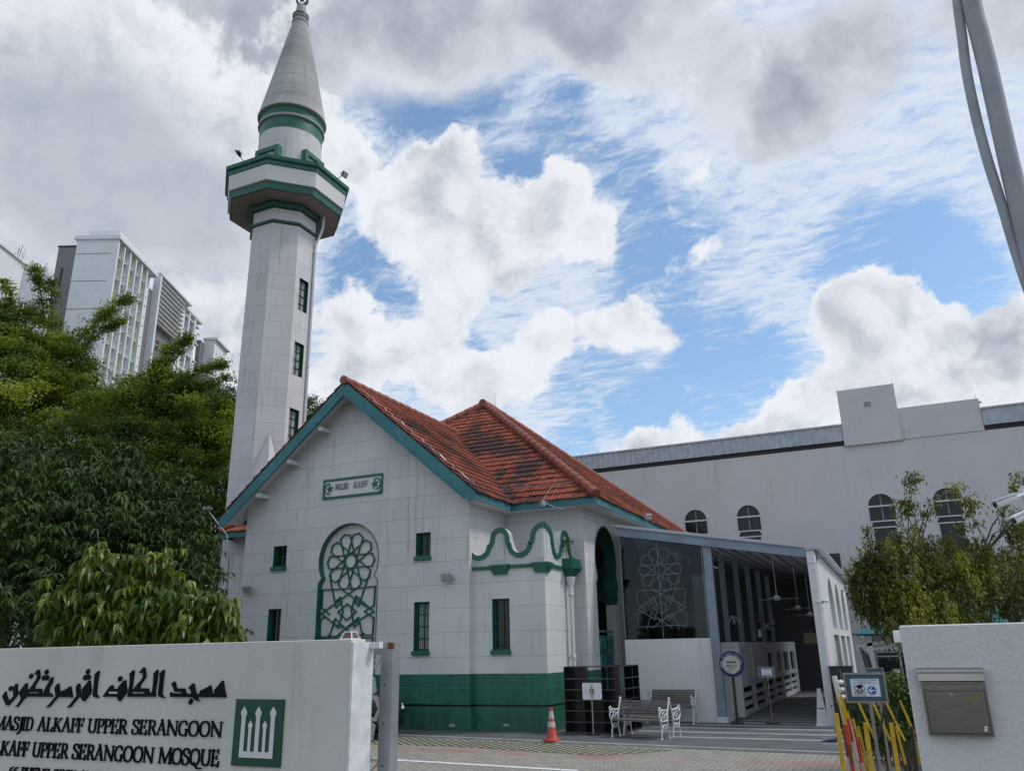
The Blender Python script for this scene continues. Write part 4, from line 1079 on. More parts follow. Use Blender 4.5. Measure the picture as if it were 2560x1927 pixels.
for i in range(6):                             # posts down the left side
    y = WY+(0 if i == 0 else -.15+i*2.33); x = -4.46 if i == 0 else -4.52
    mb = MB(); h = beamz(x)-.18
    if i == 0:                                 # channel section
        mb.box(x-.11, x+.11, y-.05, y-.03, .16, h); mb.box(x-.11, x-.09, y-.03, y+.1, .16, h); mb.box(x+.09, x+.11, y-.03, y+.1, .16, h)
        mb.box(x-.10, x-.07, y-.055, y-.05, .16, h-.2)
    else: mb.box(x-.07, x+.07, y-.08, y+.08, .16, h)
    mb.build('post', MT['steel'], wk)
# white end wall with arched openings
XW = -1.69
mb = MB()
ops = []; MT['blind'] = mat('blue_grey_panel', (.36,.38,.41), .8)
def arch_open(c, w, z0, zs): return [(c-w/2,z0),(c+w/2,z0)]+arc(c, zs, w/2, 0, 180, 16)
for i in range(4):
    c = 26.0+i*2.87
    if i == 3: break
    ops.append(arch_open(c, 1.95, 2.30, 2.76)); ops.append(rect(c-.97, c+.97, .75, 2.12))
mb.flatpoly([[(21.83,0),(34.2,0),(34.2,4.14),(21.83,4.14)]]+ops, (XW,0,0), Y, Z, .18)
mb.box(XW-.18, XW-.0, 21.80, 21.829, 0, 4.0)
ew = mb.build('arched_side_wall', MT['plain'], wk)
for i in range(3):
    c = 26.0+i*2.87; mb = MB()
    mb.box(XW-.12, XW-.10, c-.97, c+.97, .75, 2.12); mb.box(XW-.12, XW-.10, c-.98, c+.98, 2.30, 3.80)
    mb.build('blind_panel', MT['blind'], ew)
mb = MB(); mb.box(XW-.22, XW+.06, 21.78, 34.2, 4.145, 4.19); mb.build('wall_capping', MT['galv'], ew)
mb = MB(); mb.tube([(XW+.03,21.86,.1),(XW+.03,21.86,3.8),(XW+.0,21.80,3.84),(XW-.16,21.79,3.84)], .014, 6)
for z in (1.2,2.0,2.7): mb.box(XW+.0, XW+.05, 21.84, 21.88, z, z+.03)
mb.build('conduit', MT['white'], ew)
# low white wall with glazed screen
mb = MB(); mb.box(-6.94, -4.57, WY, WY+.14, 0, 2.09); mb.build('low_wall', MT['plain'], wk)
mb = MB(); mb.box(-4.575, -4.30, WY-.17, WY+1.9, .032, .16); mb.box(-4.9, -4.575, WY-.002, WY+1.9, .032, .158); mb.build('post_kerb', MT['plain'], wk)
gx0, gx1 = -6.94, -4.60
mb = MB(); yg = WY+.05
mb.flatpoly([[(gx0,2.09),(gx1,2.09),(gx1,beamz(gx1)-.16),(gx0,beamz(gx0)-.16)]], (0,yg,0), X, Z, .012)
sc_ = mb.build('glass_screen', MT['screen'], wk)
mb = MB(); polyline_on(mb, [(-5.85,2.09),(-5.85,beamz(-5.85)-.16)], (0,yg-.013,0), X, Z, .012, .01)
for xx in (gx0+.02, gx1-.02): polyline_on(mb, [(xx,2.09),(xx,beamz(xx)-.16)], (0,yg-.013,0), X, Z, .02, .02)
mb.build('glazing_edge', MT['steel'], sc_)
mb = MB(); rosette(mb, -5.81, 3.93, .61, (0,yg-.013,0), X, Z, .024, .004)
def mapl(l): return [(-5.81+(a-AC[0]+.03)*.76, 2.42+(b-2.33)*.76) for a, b in l]
for l in pl: polyline_on(mb, mapl([(a, b) for a, b in l]), (0,yg-.013,0), X, Z, .022, .004)
mb.build('frosted_pattern', MT['frost'], sc_)
# dark sheet added across the open far end to keep the passage dark
mb = MB(); mb.box(-7.5, XW-.2, 38.05, 38.2, 0, 5.6); mb.build('far_end_blackout', MT['shade'], wk)
# ceiling fans, hung from the walkway ceiling
def fan(px, py, z, label):
    p = P(px, py, 'z', z); t = thing('ceiling_fan', p, label, 'ceiling fan', 'ceiling fans in the walkway')
    mb = MB(); mb.tube([(p.x,p.y,p.z+.1),(p.x,p.y,beamz(p.x)+.05)], .012, 6); mb.build('rod', MT['white'], t)
    mb = MB(); mb.lathe((p.x,p.y,p.z-.06), [(.03,0),(.09,.02),(.11,.06),(.11,.11),(.06,.15),(.03,.17)], 16); mb.build('motor', MT['white'], t, smooth='auto')
    for i in range(3):
        a = R(20+120*i); d = Vector((math.cos(a),math.sin(a),0)); mb = MB(); mb.bar(p+d*.1, p+d*.62, .11, .008); mb.build('blade', MT['white'], t)
fan(1380+.3664*1535, 1250+.3664*672, 3.18, 'nearest white ceiling fan hanging under the lattice ceiling')
fan(1380+.3664*1680, 1250+.3664*738, 3.05, 'middle white ceiling fan hanging under the lattice ceiling')
fan(1380+.3664*1762, 1250+.3664*782, 2.95, 'farthest white ceiling fan, dim at the end of the walkway')

# shelf wall: white wall with shoe cubbies on the left of the passage
sw = thing('shelf_wall', (-4.15, 24, 0), 'low white wall with slots above and open shoe shelves below, inside the walkway', 'shelf wall')
ys0, ys1 = 24.05, 37.6; xs0 = -4.15
mb = MB(); slots = []
for y in (25.95, 28.2): slots.append(rect(y, y+.26, 1.0, 1.92))
wn = [rect(29.4, 30.75, .95, 1.62), rect(31.6, 32.7, .95, 1.62), rect(33.4, 34.8, .95, 1.62), rect(35.5, 37.0, .95, 1.62)]
cub = [rect(ys0+.05+i*2.2, ys0+1.95+i*2.2, .10, .78) for i in range(6)]
mb.flatpoly([rect(ys0, ys1, .03, 1.98)]+slots+wn+cub, (xs0,0,0), Y, Z, .10)
mb.box(xs0-.9, xs0-.001, ys0-.10, ys0-.001, .03, 1.98)
mb.box(-5.6, -4.87, ys0-.09, ys0-.002, .6, 1.98)
mb.build('wall_panel', MT['plain'], sw)
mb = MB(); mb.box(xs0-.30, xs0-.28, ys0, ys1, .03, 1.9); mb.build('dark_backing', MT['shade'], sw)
for i in range(6):
    mb = MB(); y = ys0+.05+i*2.2
    for z in (.16,.38,.60): mb.box(xs0-.10, xs0-.02, y, y+1.9, z-.10, z+.02)
    mb.build('shelf', MT['plain'], sw)
mb = MB(); mb.box(xs0-.004, xs0+.004, 24.42, 24.52, 1.55, 1.82); mb.build('notice_strip', MT['cream'], sw)
mb = MB(); mb.box(xs0+.004, xs0+.006, 24.43, 24.51, 1.66, 1.80); mb.build('red_patch', MT['rust'], sw)

# steps beside the post, dark box
def flowers(px, py, y, n, colr, label, seed, h=.5, stemc=True):
    b = P(px, py, 'y', y); rng = random.Random(seed); t = thing('flower_vase', b, label, 'flower vase', 'flower arrangements on the shelf wall')
    mb = MB(); mb.lathe(b, [(.05,0),(.07,.03),(.05,.18),(.06,.24)], 12); mb.build('vase', MT['glass_dark'] if stemc else MT['white'], t, smooth='auto')
    mb = MB(); fm = MB()
    for i in range(n):
        a = rng.uniform(0,6.28); r = rng.uniform(.03,.24); z = h*rng.uniform(.65,1.1)
        p = b+Vector((math.cos(a)*r,math.sin(a)*r,z)); mb.tube([b+Vector((0,0,.2)), b*.5+p*.5+Vector((0,0,.08)), p], .006, 5)
        for k in range(6):
            q = R(60*k); d = Vector((math.cos(q),.3*math.sin(q)-.4,math.sin(q)))*.035
            fm.face([p, p+d+Vector((.012,0,.012)), p+d*1.3, p+d-Vector((.012,0,.012))])
    mb.build('stems', MT['l_bush'], t); fm.build('petals', colr, t)
flowers(1380+.3664*1240, 1250+.3664*925, 25.3, 16, MT['white'], 'vase of white orchids on the shelf wall next to the second steel post', 3)
mr = mat('pink_petals', (.35,.12,.12), .7)
flowers(1380+.3664*1420, 1250+.3664*935, 27.6, 12, mr, 'vase of reddish flowers on the shelf wall, middle of the three', 4, .62, False)
flowers(1380+.3664*1490, 1250+.3664*950, 29.4, 8, MT['white'], 'small spray of white blooms, farthest vase on the shelf wall', 5)

# hanging framed sign
a, b_, c_ = P(1780+.16815*1360,1550+.16815*190,'y',30), P(1780+.16815*1555,1550+.16815*195,'y',30), P(1780+.16815*1560,1550+.16815*345,'y',30)
hs = thing('hanging_sign', ((a.x+b_.x)/2,30,a.z), 'small square parchment coloured sign hanging in the dark walkway', 'hanging sign')
mb = MB(); mb.box(a.x, b_.x, 29.98, 30.0, c_.z, a.z); mb.build('board', MT['dullgold'], hs)
mb = MB(); frame_ring(mb, b_.x-a.x+.04, a.z-c_.z+.04, .03, .03, (a.x-.02,29.975,c_.z-.02), X, Z)
rng = random.Random(2)
for i in range(5):
    for j in range(7):
        x = a.x+.04+j*.05; z = c_.z+.05+i*.06; mb.box(x, x+rng.uniform(.02,.045), 29.972, 29.979, z, z+.014)
mb.build('frame_and_marks', MT['brass'], hs).name = 'frame'
mb = MB(); mb.tube([(a.x+.04,29.99,a.z),(a.x+.04,29.99,4.2)], .006, 4); mb.tube([(b_.x-.04,29.99,a.z),(b_.x-.04,29.99,4.2)], .006, 4); mb.build('wire', MT['cable'], hs)

# ================================================================== PRAYER HALL BEHIND
HB = 40.0
hall = thing('prayer_hall', (-4, HB, 0), 'big plain grey-white hall with arched windows and ribbed metal roof edge behind the mosque', 'building')
HW = [(-8.38, 1.17), (-5.83, 1.17), (.06, 1.17), (2.72, 1.17), (8.4,1.17), (11.1,1.17)]
def hwin(c, w):
    zs = 7.77; r = w/2
    return [(c-r*.86,5.2),(c+r*.86,5.2),(c+r*.86,6.72),(c+r*.98,6.86),(c+r*.86,7.0),(c+r*.86,7.02),(c+r,7.14),(c+r,zs)]+arc(c, zs, r, 0, 180, 16)[1:-1]+[(c-r,zs),(c-r,7.14),(c-r*.86,7.02),(c-r*.86,7.0),(c-r*.98,6.86),(c-r*.86,6.72)]
mb = MB(); mb.flatpoly([[(-30,0),(30,0),(30,10.70),(-30,10.70)]]+[hwin(*w) for w in HW], (0,HB,0), X, Z, .35)
mb.box(-30, -29.6, HB+.35, HB+22, 0, 10.7); mb.box(29.6, 30, HB+.35, HB+22, 0, 10.7); mb.box(-29.6, 29.6, HB+21.6, HB+22, 0, 10.7)
mb.build('wall', MT['hall'], hall)
for c, w in HW:
    r = w/2; zs = 7.77
    fr = MB()
    fr.flatpoly([hwin(c, w), [(c+(p[0]-c)*.93, zs+(p[1]-zs)*.93 if p[1] > zs else p[1]) for p in hwin(c, w)]], (0,HB-.03,0), X, Z, .12)
    fr.box(c-r*.97, c+r*.97, HB-.028, HB+.06, zs-.05, zs+.03)
    for z in (7.08, 6.80): fr.box(c-r*.9, c+r*.9, HB-.026, HB+.06, z-.03, z+.03)
    f = fr.build('window', MT['hall'], hall)
    g = MB(); g.box(c-r*.99, c+r*.99, HB+.1, HB+.11, 5.2, 8.36); g.build('pane', MT['glass_dark'], f)
    g = MB(); g.box(c-.03, c+.04, HB+.07, HB+.098, 7.15, 8.3); g.build('glazing_bar', MT['taupe'], f)
def ribs(x0, x1, name):
    mb = MB(); n = int((x1-x0)/.10); prev = None
    for i in range(n+1):
        x = x0+(x1-x0)*i/n; d = 0 if i % 3 else .035; y0 = HB-.06-d; 
        if prev: mb.quad((prev[0],prev[1],10.93),(x,y0,10.93),(x,y0+.0,11.66),(prev[0],prev[1],11.66)); 
        prev = (x, y0)
    mb.box(x0, x1, HB-.13, HB+.2, 11.66, 11.74); mb.build(name, MT['ribmetal'], hall)
ribs(-30, -1.08, 'roof_edge'); ribs(4.72, 30, 'roof_edge')
mb = MB(); mb.box(-29.9, 29.9, HB+.02, HB+.4, 10.70, 10.94); mb.build('roof_gap', MT['shade'], hall)
mb = MB(); mb.hexa([(-30,HB,11.6),(30,HB,11.6),(-30,HB+11,13.0),(30,HB+11,13.0),(-30,HB,11.7),(30,HB,11.7),(-30,HB+11,13.1),(30,HB+11,13.1)]); mb.build('metal_roof', MT['ribmetal'], hall)
mb = MB(); mb.flatpoly([rect(-1.08,1.40,10.66,13.36), rect(.0,.34,12.36,12.66)], (0,HB-.14,0), X, Z, .2); mb.box(-1.08, 1.40, HB+.07, HB+3, 10.7, 13.35)
mb.build('roof_tower', MT['hall'], hall)
mb = MB(); mb.box(1.402, 4.70, HB-.03, HB+2.6, 10.705, 12.18); mb.build('parapet_block', MT['hall'], hall)
mb = MB(); frame_ring(mb, .36, .32, .03, .06, (-.01,HB-.16,12.35), X, Z)
for i in range(6): mb.box(.02, .32, HB-.13, HB-.05, 12.385+i*.045, 12.40+i*.045)
mb.build('vent', MT['whitepaint'], hall)
mb = MB(); mb.tube([(1.62,HB-.1,10.7),(1.62,HB-.1,11.25),(1.62,HB-.02,11.3)], .03, 8); mb.build('vent_pipe', MT['white'], hall)
mb = MB()
for x in (-1.04,1.36): mb.tube([(x,HB-.05,13.35),(x,HB-.05,13.62)], [.012,.004], 5)
mb.tube([(4.6,HB,12.18),(4.6,HB,12.45)], [.012,.004], 5)
mb.box(4.70, 4.80, HB-.06, HB+.02, 11.95, 12.03)
mb.build('lightning_rod', MT['galv'], hall)

# ================================================================== FRONT WALLS, SIGN, GATE, LETTER BOX
FY = 6.0
sw_ = thing('sign_wall', (-7, FY, 0), 'pale rendered wall carrying black Arabic and Latin lettering and a green emblem', 'sign wall')
SX = P(877.6, 1597.6, 'y', FY).x
mb = MB(); mb.box(-16, SX, FY, FY+.22, 0, 2.01); mb.build('wall', MT['rough'], sw_, bevel=.006)
def sp(px, py, ox, oy, s): 
    p = P(ox+s*px, oy+s*py, 'y', FY-.03); return (p.x, p.z)
A1 = lambda *q: [sp(x, y, 0, 1650, .13562) for x, y in q]
A2 = lambda *q: [sp(x, y, 240, 1650, .15371) for x, y in q]
ARB = [A1((12,660),(75,570),(85,575),(78,620),(135,755),(222,660),(212,510),(262,432),(288,430),(284,500),(292,610),(270,665),(120,830),(88,828)),
 A1((128,520),(160,470),(190,480),(195,515),(165,565),(138,560)), A1((505,295),(540,240),(565,250),(570,290),(535,338),(512,325)),
 A1((250,850),(290,820),(360,715),(348,665),(320,610),(325,580),(450,418),(466,418),(468,500),(478,560),(488,605),(760,605),(780,600),(790,545),(850,440),(890,378),(865,382),(930,305),(943,305),(935,400),(900,455),(868,520),(868,570),(885,605),(925,620),(945,668),(455,668),(390,730),(300,850),(260,858)),
 A1((488,570),(495,545),(575,450),(640,350),(662,285),(650,240),(595,260),(670,168),(690,170),(700,230),(707,290),(690,340),(610,460),(605,520),(730,520),(748,606),(690,606),(680,585),(500,580)),
 A1((790,212),(825,165),(848,170),(857,215),(820,262),(798,250)), A1((742,325),(775,272),(800,280),(835,268),(865,290),(862,335),(825,368),(805,352),(770,370),(748,355)),
 A1((820,858),(860,830),(1000,660),(985,560),(982,490),(1040,425),(1054,428),(1060,520),(1068,600),(1095,612),(1095,570),(1140,548),(1155,610),(1165,610),(1158,560),(1200,515),(1215,520),(1228,608),(1228,500),(1262,476),(1275,482),(1290,590),(1305,680),(1035,672),(880,855),(835,865)),
 A1((1205,862),(1250,830),(1388,645),(1375,560),(1373,480),(1425,425),(1440,428),(1445,520),(1455,605),(1495,608),(1480,555),(1500,510),(1610,375),(1632,372),(1640,480),(1652,560),(1640,605),(1525,752),(1500,748),(1465,680),(1420,672),(1270,855),(1225,870)),
 A1((1553,205),(1590,155),(1615,165),(1620,210),(1585,258),(1560,245)), A1((1503,320),(1535,265),(1560,272),(1595,258),(1637,290),(1632,330),(1600,362),(1575,345),(1530,368),(1508,350)),
 A1((1712,265),(1785,192),(1800,198),(1765,420),(1745,600),(1760,640),(1800,678),(1785,688),(1710,680),(1682,640),(1690,560),(1710,400),(1718,290)),
 A2((82,590),(215,405),(245,402),(258,460),(325,464),(350,420),(440,320),(455,318),(462,420),(478,490),(465,530),(365,662),(345,660),(318,592)),
 A2((332,300),(362,255),(382,258),(397,295),(365,345),(340,340)),
 A2((485,592),(500,520),(525,380),(530,250),(515,228),(580,158),(595,160),(575,330),(550,500),(560,540),(765,540),(760,512),(575,510),(575,480),(620,420),(720,310),(742,260),(735,200),(670,205),(748,112),(765,115),(782,200),(785,250),(770,290),(690,400),(690,452),(820,455),(848,540),(875,535),(890,500),(908,380),(915,240),(905,220),(968,152),(985,158),(965,330),(935,520),(945,590)),
 A2((1003,222),(1070,152),(1086,160),(1060,380),(1045,540),(1060,580),(1102,602),(1090,610),(1020,600),(988,570),(990,500),(1010,340),(1018,240)),
 A2((1180,592),(1185,515),(1215,530),(1370,540),(1362,512),(1250,508),(1240,450),(1203,382),(1248,342),(1262,350),(1282,452),(1415,455),(1440,540),(1530,540),(1515,470),(1475,450),(1545,375),(1568,378),(1600,540),(1668,540),(1660,505),(1700,475),(1720,540),(1735,540),(1722,475),(1765,442),(1795,540),(1800,540),(1788,440),(1830,405),(1842,410),(1868,540),(1905,540),(1898,490),(2030,330),(2045,332),(2060,450),(2092,600),(1610,598),(1640,640),(1665,658),(1600,655),(1545,598)),
 A2((1478,672),(1520,617),(1548,660),(1510,718),(1492,715))]
mb = MB()
for l in ARB: mb.flatpoly([l], (0,FY-.018,0), X, Z, .017)
# counters left open in the photograph
hole = [A2((190,525),(200,508),(320,510),(340,540),(205,540)), A1((1990,600),(2000,578),(2110,575),(2110,610),(1992,612))]
mb.build('arabic_lettering', MT['letter'], sw_)
mb = MB(); mb.flatpoly([hole[0]], (0,FY-.0205,0), X, Z, .002); mb.build('lettering_counter', MT['rough'], sw_)
# serif capitals
def serif(mb, text, x0, x1, z0, h, clip=None):
    T, t_ = .15, .07
    G = {}
    def st(x, w=T): return ('v', x, 0, 1, w)
    G['M'] = (.95, [('l',.10,0,.14,1,t_),('l',.14,1,.47,.05,T),('l',.47,.05,.80,1,t_),('l',.80,1,.84,0,T),('s',.10,0,.22),('s',.84,0,.28),('s',.06,1,.16),('s',.86,1,.16)])
    G['A'] = (.78, [('l',.12,0,.40,1.04,t_*1.1),('l',.38,1.04,.64,0,T),('l',.22,.36,.54,.36,.06),('s',.12,0,.26),('s',.64,0,.28)])
    G['S'] = (.56, [('p',[(.46,.74),(.45,.93),(.34,1.0),(.2,1.0),(.11,.9),(.10,.74),(.2,.6),(.38,.47),(.48,.32),(.46,.12),(.36,.01),(.2,0),(.08,.06),(.06,.3)],.115)])
    G['J'] = (.32, [('p',[(.22,1),(.22,.2),(.18,-.1),(.0,-.28)],.13),('s',.22,1,.28)])
    G['I'] = (.34, [('l',.17,0,.17,1,T),('s',.17,0,.3),('s',.17,1,.3)])
    G['D'] = (.70, [('l',.16,0,.16,1,T),('p',[(.1,.985),(.36,.985),(.54,.86),(.60,.5),(.54,.14),(.36,.015),(.1,.015)],.105)])
    G['L'] = (.63, [('l',.16,0,.16,1,T),('s',.16,1,.3),('l',.05,.045,.50,.045,.10),('l',.50,-.05,.53,.27,.09)])
    G['K'] = (.74, [('l',.16,0,.16,1,T),('s',.16,0,.3),('s',.16,1,.3),('l',.20,.42,.58,1,t_),('l',.30,.56,.62,0,T),('s',.60,1,.2),('s',.64,0,.24)])
    G['F'] = (.54, [('l',.16,0,.16,1,T),('s',.16,0,.32),('l',.05,.965,.50,.965,.07),('l',.49,.78,.50,1.06,.06),('l',.2,.53,.42,.53,.06),('l',.42,.40,.42,.66,.05)])
    G['E'] = (.66, G['F'][1][:1]+[('l',.05,.965,.50,.965,.07),('l',.49,.78,.50,1.06,.06),('l',.2,.53,.42,.53,.06),('l',.42,.40,.42,.66,.05),('l',.05,.045,.52,.045,.10),('l',.52,-.06,.56,.27,.09)])
    G['U'] = (.74, [('p',[(.14,1),(.14,.3),(.22,.06),(.38,0),(.52,.06),(.60,.3),(.60,1)],.12),('s',.14,1,.28),('s',.60,1,.2)])
    G['P'] = (.58, [('l',.16,0,.16,1,T),('s',.16,0,.32),('p',[(.05,.98),(.38,.98),(.50,.86),(.50,.62),(.38,.48),(.2,.48)],.10)])
    G['R'] = (.68, [('l',.16,0,.16,1,T),('s',.16,0,.3),('p',[(.05,.98),(.38,.98),(.50,.86),(.50,.64),(.38,.52),(.2,.52)],.10),('l',.34,.52,.60,0,T),('s',.62,0,.18)])
    G['N'] = (.84, [('l',.14,0,.14,1,t_),('l',.12,1,.68,.0,T),('l',.70,0,.70,1,t_),('s',.14,0,.22),('s',.10,1,.18),('s',.70,1,.24)])
    G['G'] = (.74, [('p',[(.60,.76),(.56,.93),(.38,1.0),(.22,.92),(.12,.7),(.10,.4),(.18,.12),(.36,0),(.56,.06),(.60,.3)],.12),('l',.48,.42,.70,.42,.06),('l',.60,.0,.60,.42,.13)])
    G['O'] = (.80, [('p',[(.40,1),(.22,.93),(.12,.72),(.10,.5),(.12,.28),(.22,.07),(.40,0),(.58,.07),(.68,.28),(.70,.5),(.68,.72),(.58,.93),(.40,1)],.13)])
    G['Q'] = (.82, G['O'][1]+[('p',[(.36,.12),(.50,-.12),(.66,-.22),(.86,-.20)],.10)])
    G['C'] = (.68, [('p',[(.58,.74),(.54,.93),(.38,1.0),(.22,.92),(.12,.7),(.10,.4),(.18,.12),(.36,0),(.54,.06),(.60,.22)],.12)])
    G['H'] = (.80, [('l',.16,0,.16,1,T),('l',.62,0,.62,1,T),('l',.2,.52,.6,.52,.06),('s',.16,0,.28),('s',.16,1,.28),('s',.62,0,.28),('s',.62,1,.28)])
    G['V'] = (.78, [('l',.12,1,.38,0,T),('l',.38,0,.66,1,t_),('s',.12,1,.26),('s',.66,1,.24)])
    G['6'] = (.60, [('p',[(.50,.98),(.28,.92),(.12,.66),(.10,.32),(.18,.06),(.32,0),(.46,.08),(.50,.3),(.44,.5),(.3,.56),(.14,.42)],.11)])
    G[' '] = (.42, [])
    tot = sum(G[c][0]-.05 for c in text); k = (x1-x0)/tot; x = x0
    for c in text:
        for e in G[c][1]:
            lean = .0
            if e[0] == 'l': pts, w = [(e[1],e[2]),(e[3],e[4])], e[5]
            elif e[0] == 's': pts, w = [(e[1]-e[3]/2,.02 if e[2] == 0 else .98),(e[1]+e[3]/2,.02 if e[2] == 0 else .98)], .045
            else: pts, w = spline(e[1], 4), e[2]
            Q = [(x+p[0]*k, z0+p[1]*h) for p in pts]
            polyline_on(mb, Q, (0,FY,0), X, Z, w*min(k,h)*.92, .015)
        x += (G[c][0]-.05)*k
mb = MB(); serif(mb, 'MASJID ALKAFF UPPER SERANGOON', -8.80, -5.665, 1.205, .122); mb.build('lettering', MT['letter'], sw_)
mb = MB(); serif(mb, 'ALKAFF UPPER SERANGOON MOSQUE', -8.86, -5.665, .965, .128); mb.build('lettering', MT['letter'], sw_)
mb = MB(); serif(mb, '66 PHENG GECK AVENUE', -8.45, -6.90, .772, .088); mb.build('lettering', MT['letter'], sw_)
E4 = lambda *q: [sp(x, y, 560, 1740, .11228) for x, y in q]
mb = MB()
emb_out = E4((265,65),(120,1535),(1200,1590),(1330,65))
x0e, x1e = emb_out[1][0]*.5+emb_out[0][0]*.5, emb_out[2][0]*.5+emb_out[3][0]*.5; z1e = (emb_out[0][1]+emb_out[3][1])/2; z0e = (emb_out[1][1]+emb_out[2][1])/2
mb.box(x0e, x1e, FY-.02, FY, z0e, z1e); emb = mb.build('emblem', MT['dkgreen'], sw_)
emb.data.materials[0] = mat('emblem_green', (.006,.062,.030), .45)
mb = MB(); W_ = x1e-x0e; H_ = z1e-z0e
def tw(c, w, top, bot=.13):
    hw = w; return [(c-w/2,bot),(c-w/2,top-.14*(w/.075)),(c-w*.78,top-.10*(w/.075)),(c-w*.72,top-.07*(w/.075)),(c,top),(c+w*.72,top-.07*(w/.075)),(c+w*.78,top-.10*(w/.075)),(c+w/2,top-.14*(w/.075)),(c+w/2,bot)]
base = [(.155,.13),(.155,.20),(.86,.20),(.86,.13)][::-1]
for l in (tw(.195,.085,.895), tw(.50,.085,.895), tw(.805,.085,.895), tw(.348,.062,.68), tw(.652,.062,.68), [(.1525,.125),(.8475,.125),(.8475,.215),(.1525,.215)][::1]):
    l2 = [(x0e+p[0]*W_, z0e+p[1]*H_) for p in l]
    mb.flatpoly([l2], (0,FY-.0215-.0004*len(mb.f)/10,0), X, Z)
mb.build('minaret_motif', MT['plain'], emb)
# lamp cap on the wall end
p = P(700+.2324*755, 1540+.2324*240, 'y', FY+.11)
lt = thing('wall_lamp', (p.x,p.y,2.01), 'small brown glass lamp with pyramid top on the end of the sign wall', 'wall lamp')
mb = MB(); a = .062; t_ = .035; h = .06
for s_ in (1,):
    mb.hexa([(p.x-a,p.y-a,2.012),(p.x+a,p.y-a,2.012),(p.x-a,p.y+a,2.012),(p.x+a,p.y+a,2.012),(p.x-t_,p.y-t_,2.01+h),(p.x+t_,p.y-t_,2.01+h),(p.x-t_,p.y+t_,2.01+h),(p.x+t_,p.y+t_,2.01+h)])
mb.build('glass', mat('brown_glass', (.10,.06,.04), .15), lt)
mb = MB()
C0 = [Vector((p.x+sx*a,p.y+sy*a,2.012)) for sx, sy in ((-1,-1),(1,-1),(1,1),(-1,1))]; C1 = [Vector((p.x+sx*t_,p.y+sy*t_,2.012+h)) for sx, sy in ((-1,-1),(1,-1),(1,1),(-1,1))]
for i in range(4): mb.bar(C0[i], C0[(i+1)%4], .012); mb.bar(C1[i], C1[(i+1)%4], .010); mb.bar(C0[i], C1[i], .010)
mb.build('cage', MT['whitepaint'], lt)

# sliding gate parked behind the sign wall
gt = thing('sliding_gate', (-5.5, 6.5, 0), 'grey steel sliding gate with white rosette lattice, drawn back behind the sign wall', 'gate')
g0 = P(700+.2324*1110, 1540+.2324*285, 'y', 6.45); gy = 6.45
gL, gR = P(700+.2324*1112,1840,'y',gy).x, P(700+.2324*1215,1600,'y',gy).x
gL = gR-.125; gtop = g0.z
mb = MB()
mb.box(gL, gR, gy, gy+.02, .08, gtop); mb.box(gR-.012, gR, gy+.02, gy+.12, .08, gtop); mb.box(gL, gL+.012, gy+.02, gy+.12, .08, gtop)
mb.box(gL-3.6, gL-.002, gy+.001, gy+.10, gtop-.105, gtop-.002); mb.box(gL-3.6, gL-.002, gy+.001, gy+.10, .08, .18); mb.box(gL-3.7, gL-3.6, gy, gy+.12, .08, gtop)
mb.build('frame', MT['galv'], gt)
mb = MB(); mb.box(gR-.055, gR+.003, gy-.003, gy+.03, gtop-.055, gtop+.003)
mb.build('rust_corner', MT['rust'], gt)
mb = MB()
for z in (.96,1.30,1.62): mb.flatpoly([arc(gL+.05, z, .009, 0, 330, 10)], (0,gy-.001,0), X, Z)
mb.build('bolt_holes', MT['black'], gt).name = 'bolt_hole'
mb = MB()
for i in range(4):
    for j in range(2): 
        cxx, czz = gL-.44-.88*i, .56+.86*j
        rosette(mb, cxx, czz, .42, (0,gy+.05,0), X, Z, .030, .02)
        polyline_on(mb, [(cxx-.42,czz-.42),(cxx+.42,czz+.42)], (0,gy+.05,0), X, Z, .012, .02)
for z in (.16,1.0,1.83): mb.box(gL-3.6, gL, gy+.03, gy+.05, z-.012, z+.012)
mb.build('lattice', MT['whitepaint'], gt)
mb = MB(); mb.box(SX+.001, SX+.03, FY+.0, FY+.30, 0, 1.985); mb.box(SX+.03, SX+.13, FY+.24, FY+.30, 1.93, 1.985)
tag(mb.build('gate_guide', MT['whitepaint']), 'thin white steel gate guide fixed to the end face of the sign wall', 'gate guide')

# right boundary wall with the letter box
RX = P(2247, 1564, 'y', FY).x
mb = MB(); mb.box(RX, 6, FY, FY+.25, 0, 2.0)
one(mb, 'boundary_wall', MT['rough2'], 'coarse white rendered wall at the right edge, carrying the steel letter box', 'wall', bevel=.008)
B_ = lambda x, y: P(2030+.2564*x, 1500+.2564*y, 'y', FY-.06)
tl, br_ = B_(1010,665), B_(1780,1330); tr_ = B_(1665,655)
mx0, mx1 = tl.x+.004, (tr_.x+br_.x)/2; mz1, mz0 = tl.z, br_.z
ml = thing('letter_box', ((mx0+mx1)/2, FY, mz0), 'brushed stainless steel letter box with curled hood on the right white wall', 'letter box')
hz = B_(1040,790).z; dz = B_(1060,880).z
mb = MB(); mb.box(mx0+.012, mx1, FY-.06, FY-.001, mz0, hz-.0); mb.build('body', MT['mailbox'], ml, bevel=.003)
mb = MB(); pr = [(FY-.001,mz1),(FY-.035,mz1+.004),(FY-.052,mz1),(FY-.066,mz1-.008),(FY-.074,mz1-.018),(FY-.074,mz1-.026),(FY-.071,mz1-.030),(FY-.078,hz+.004),(FY-.070,hz)]
for i in range(len(pr)-1): mb.quad((mx0,pr[i][0],pr[i][1]),(mx1,pr[i][0],pr[i][1]),(mx1,pr[i+1][0],pr[i+1][1]),(mx0,pr[i+1][0],pr[i+1][1]))
mb.build('hood', MT['stainless'], ml, smooth='auto')
mb = MB(); mb.box(mx0+.028, mx1-.016, FY-.067, FY-.0605, mz0+.018, dz-.004)
for i in range(2): pass
mb.build('door', MT['mailbox'], ml, bevel=.002)
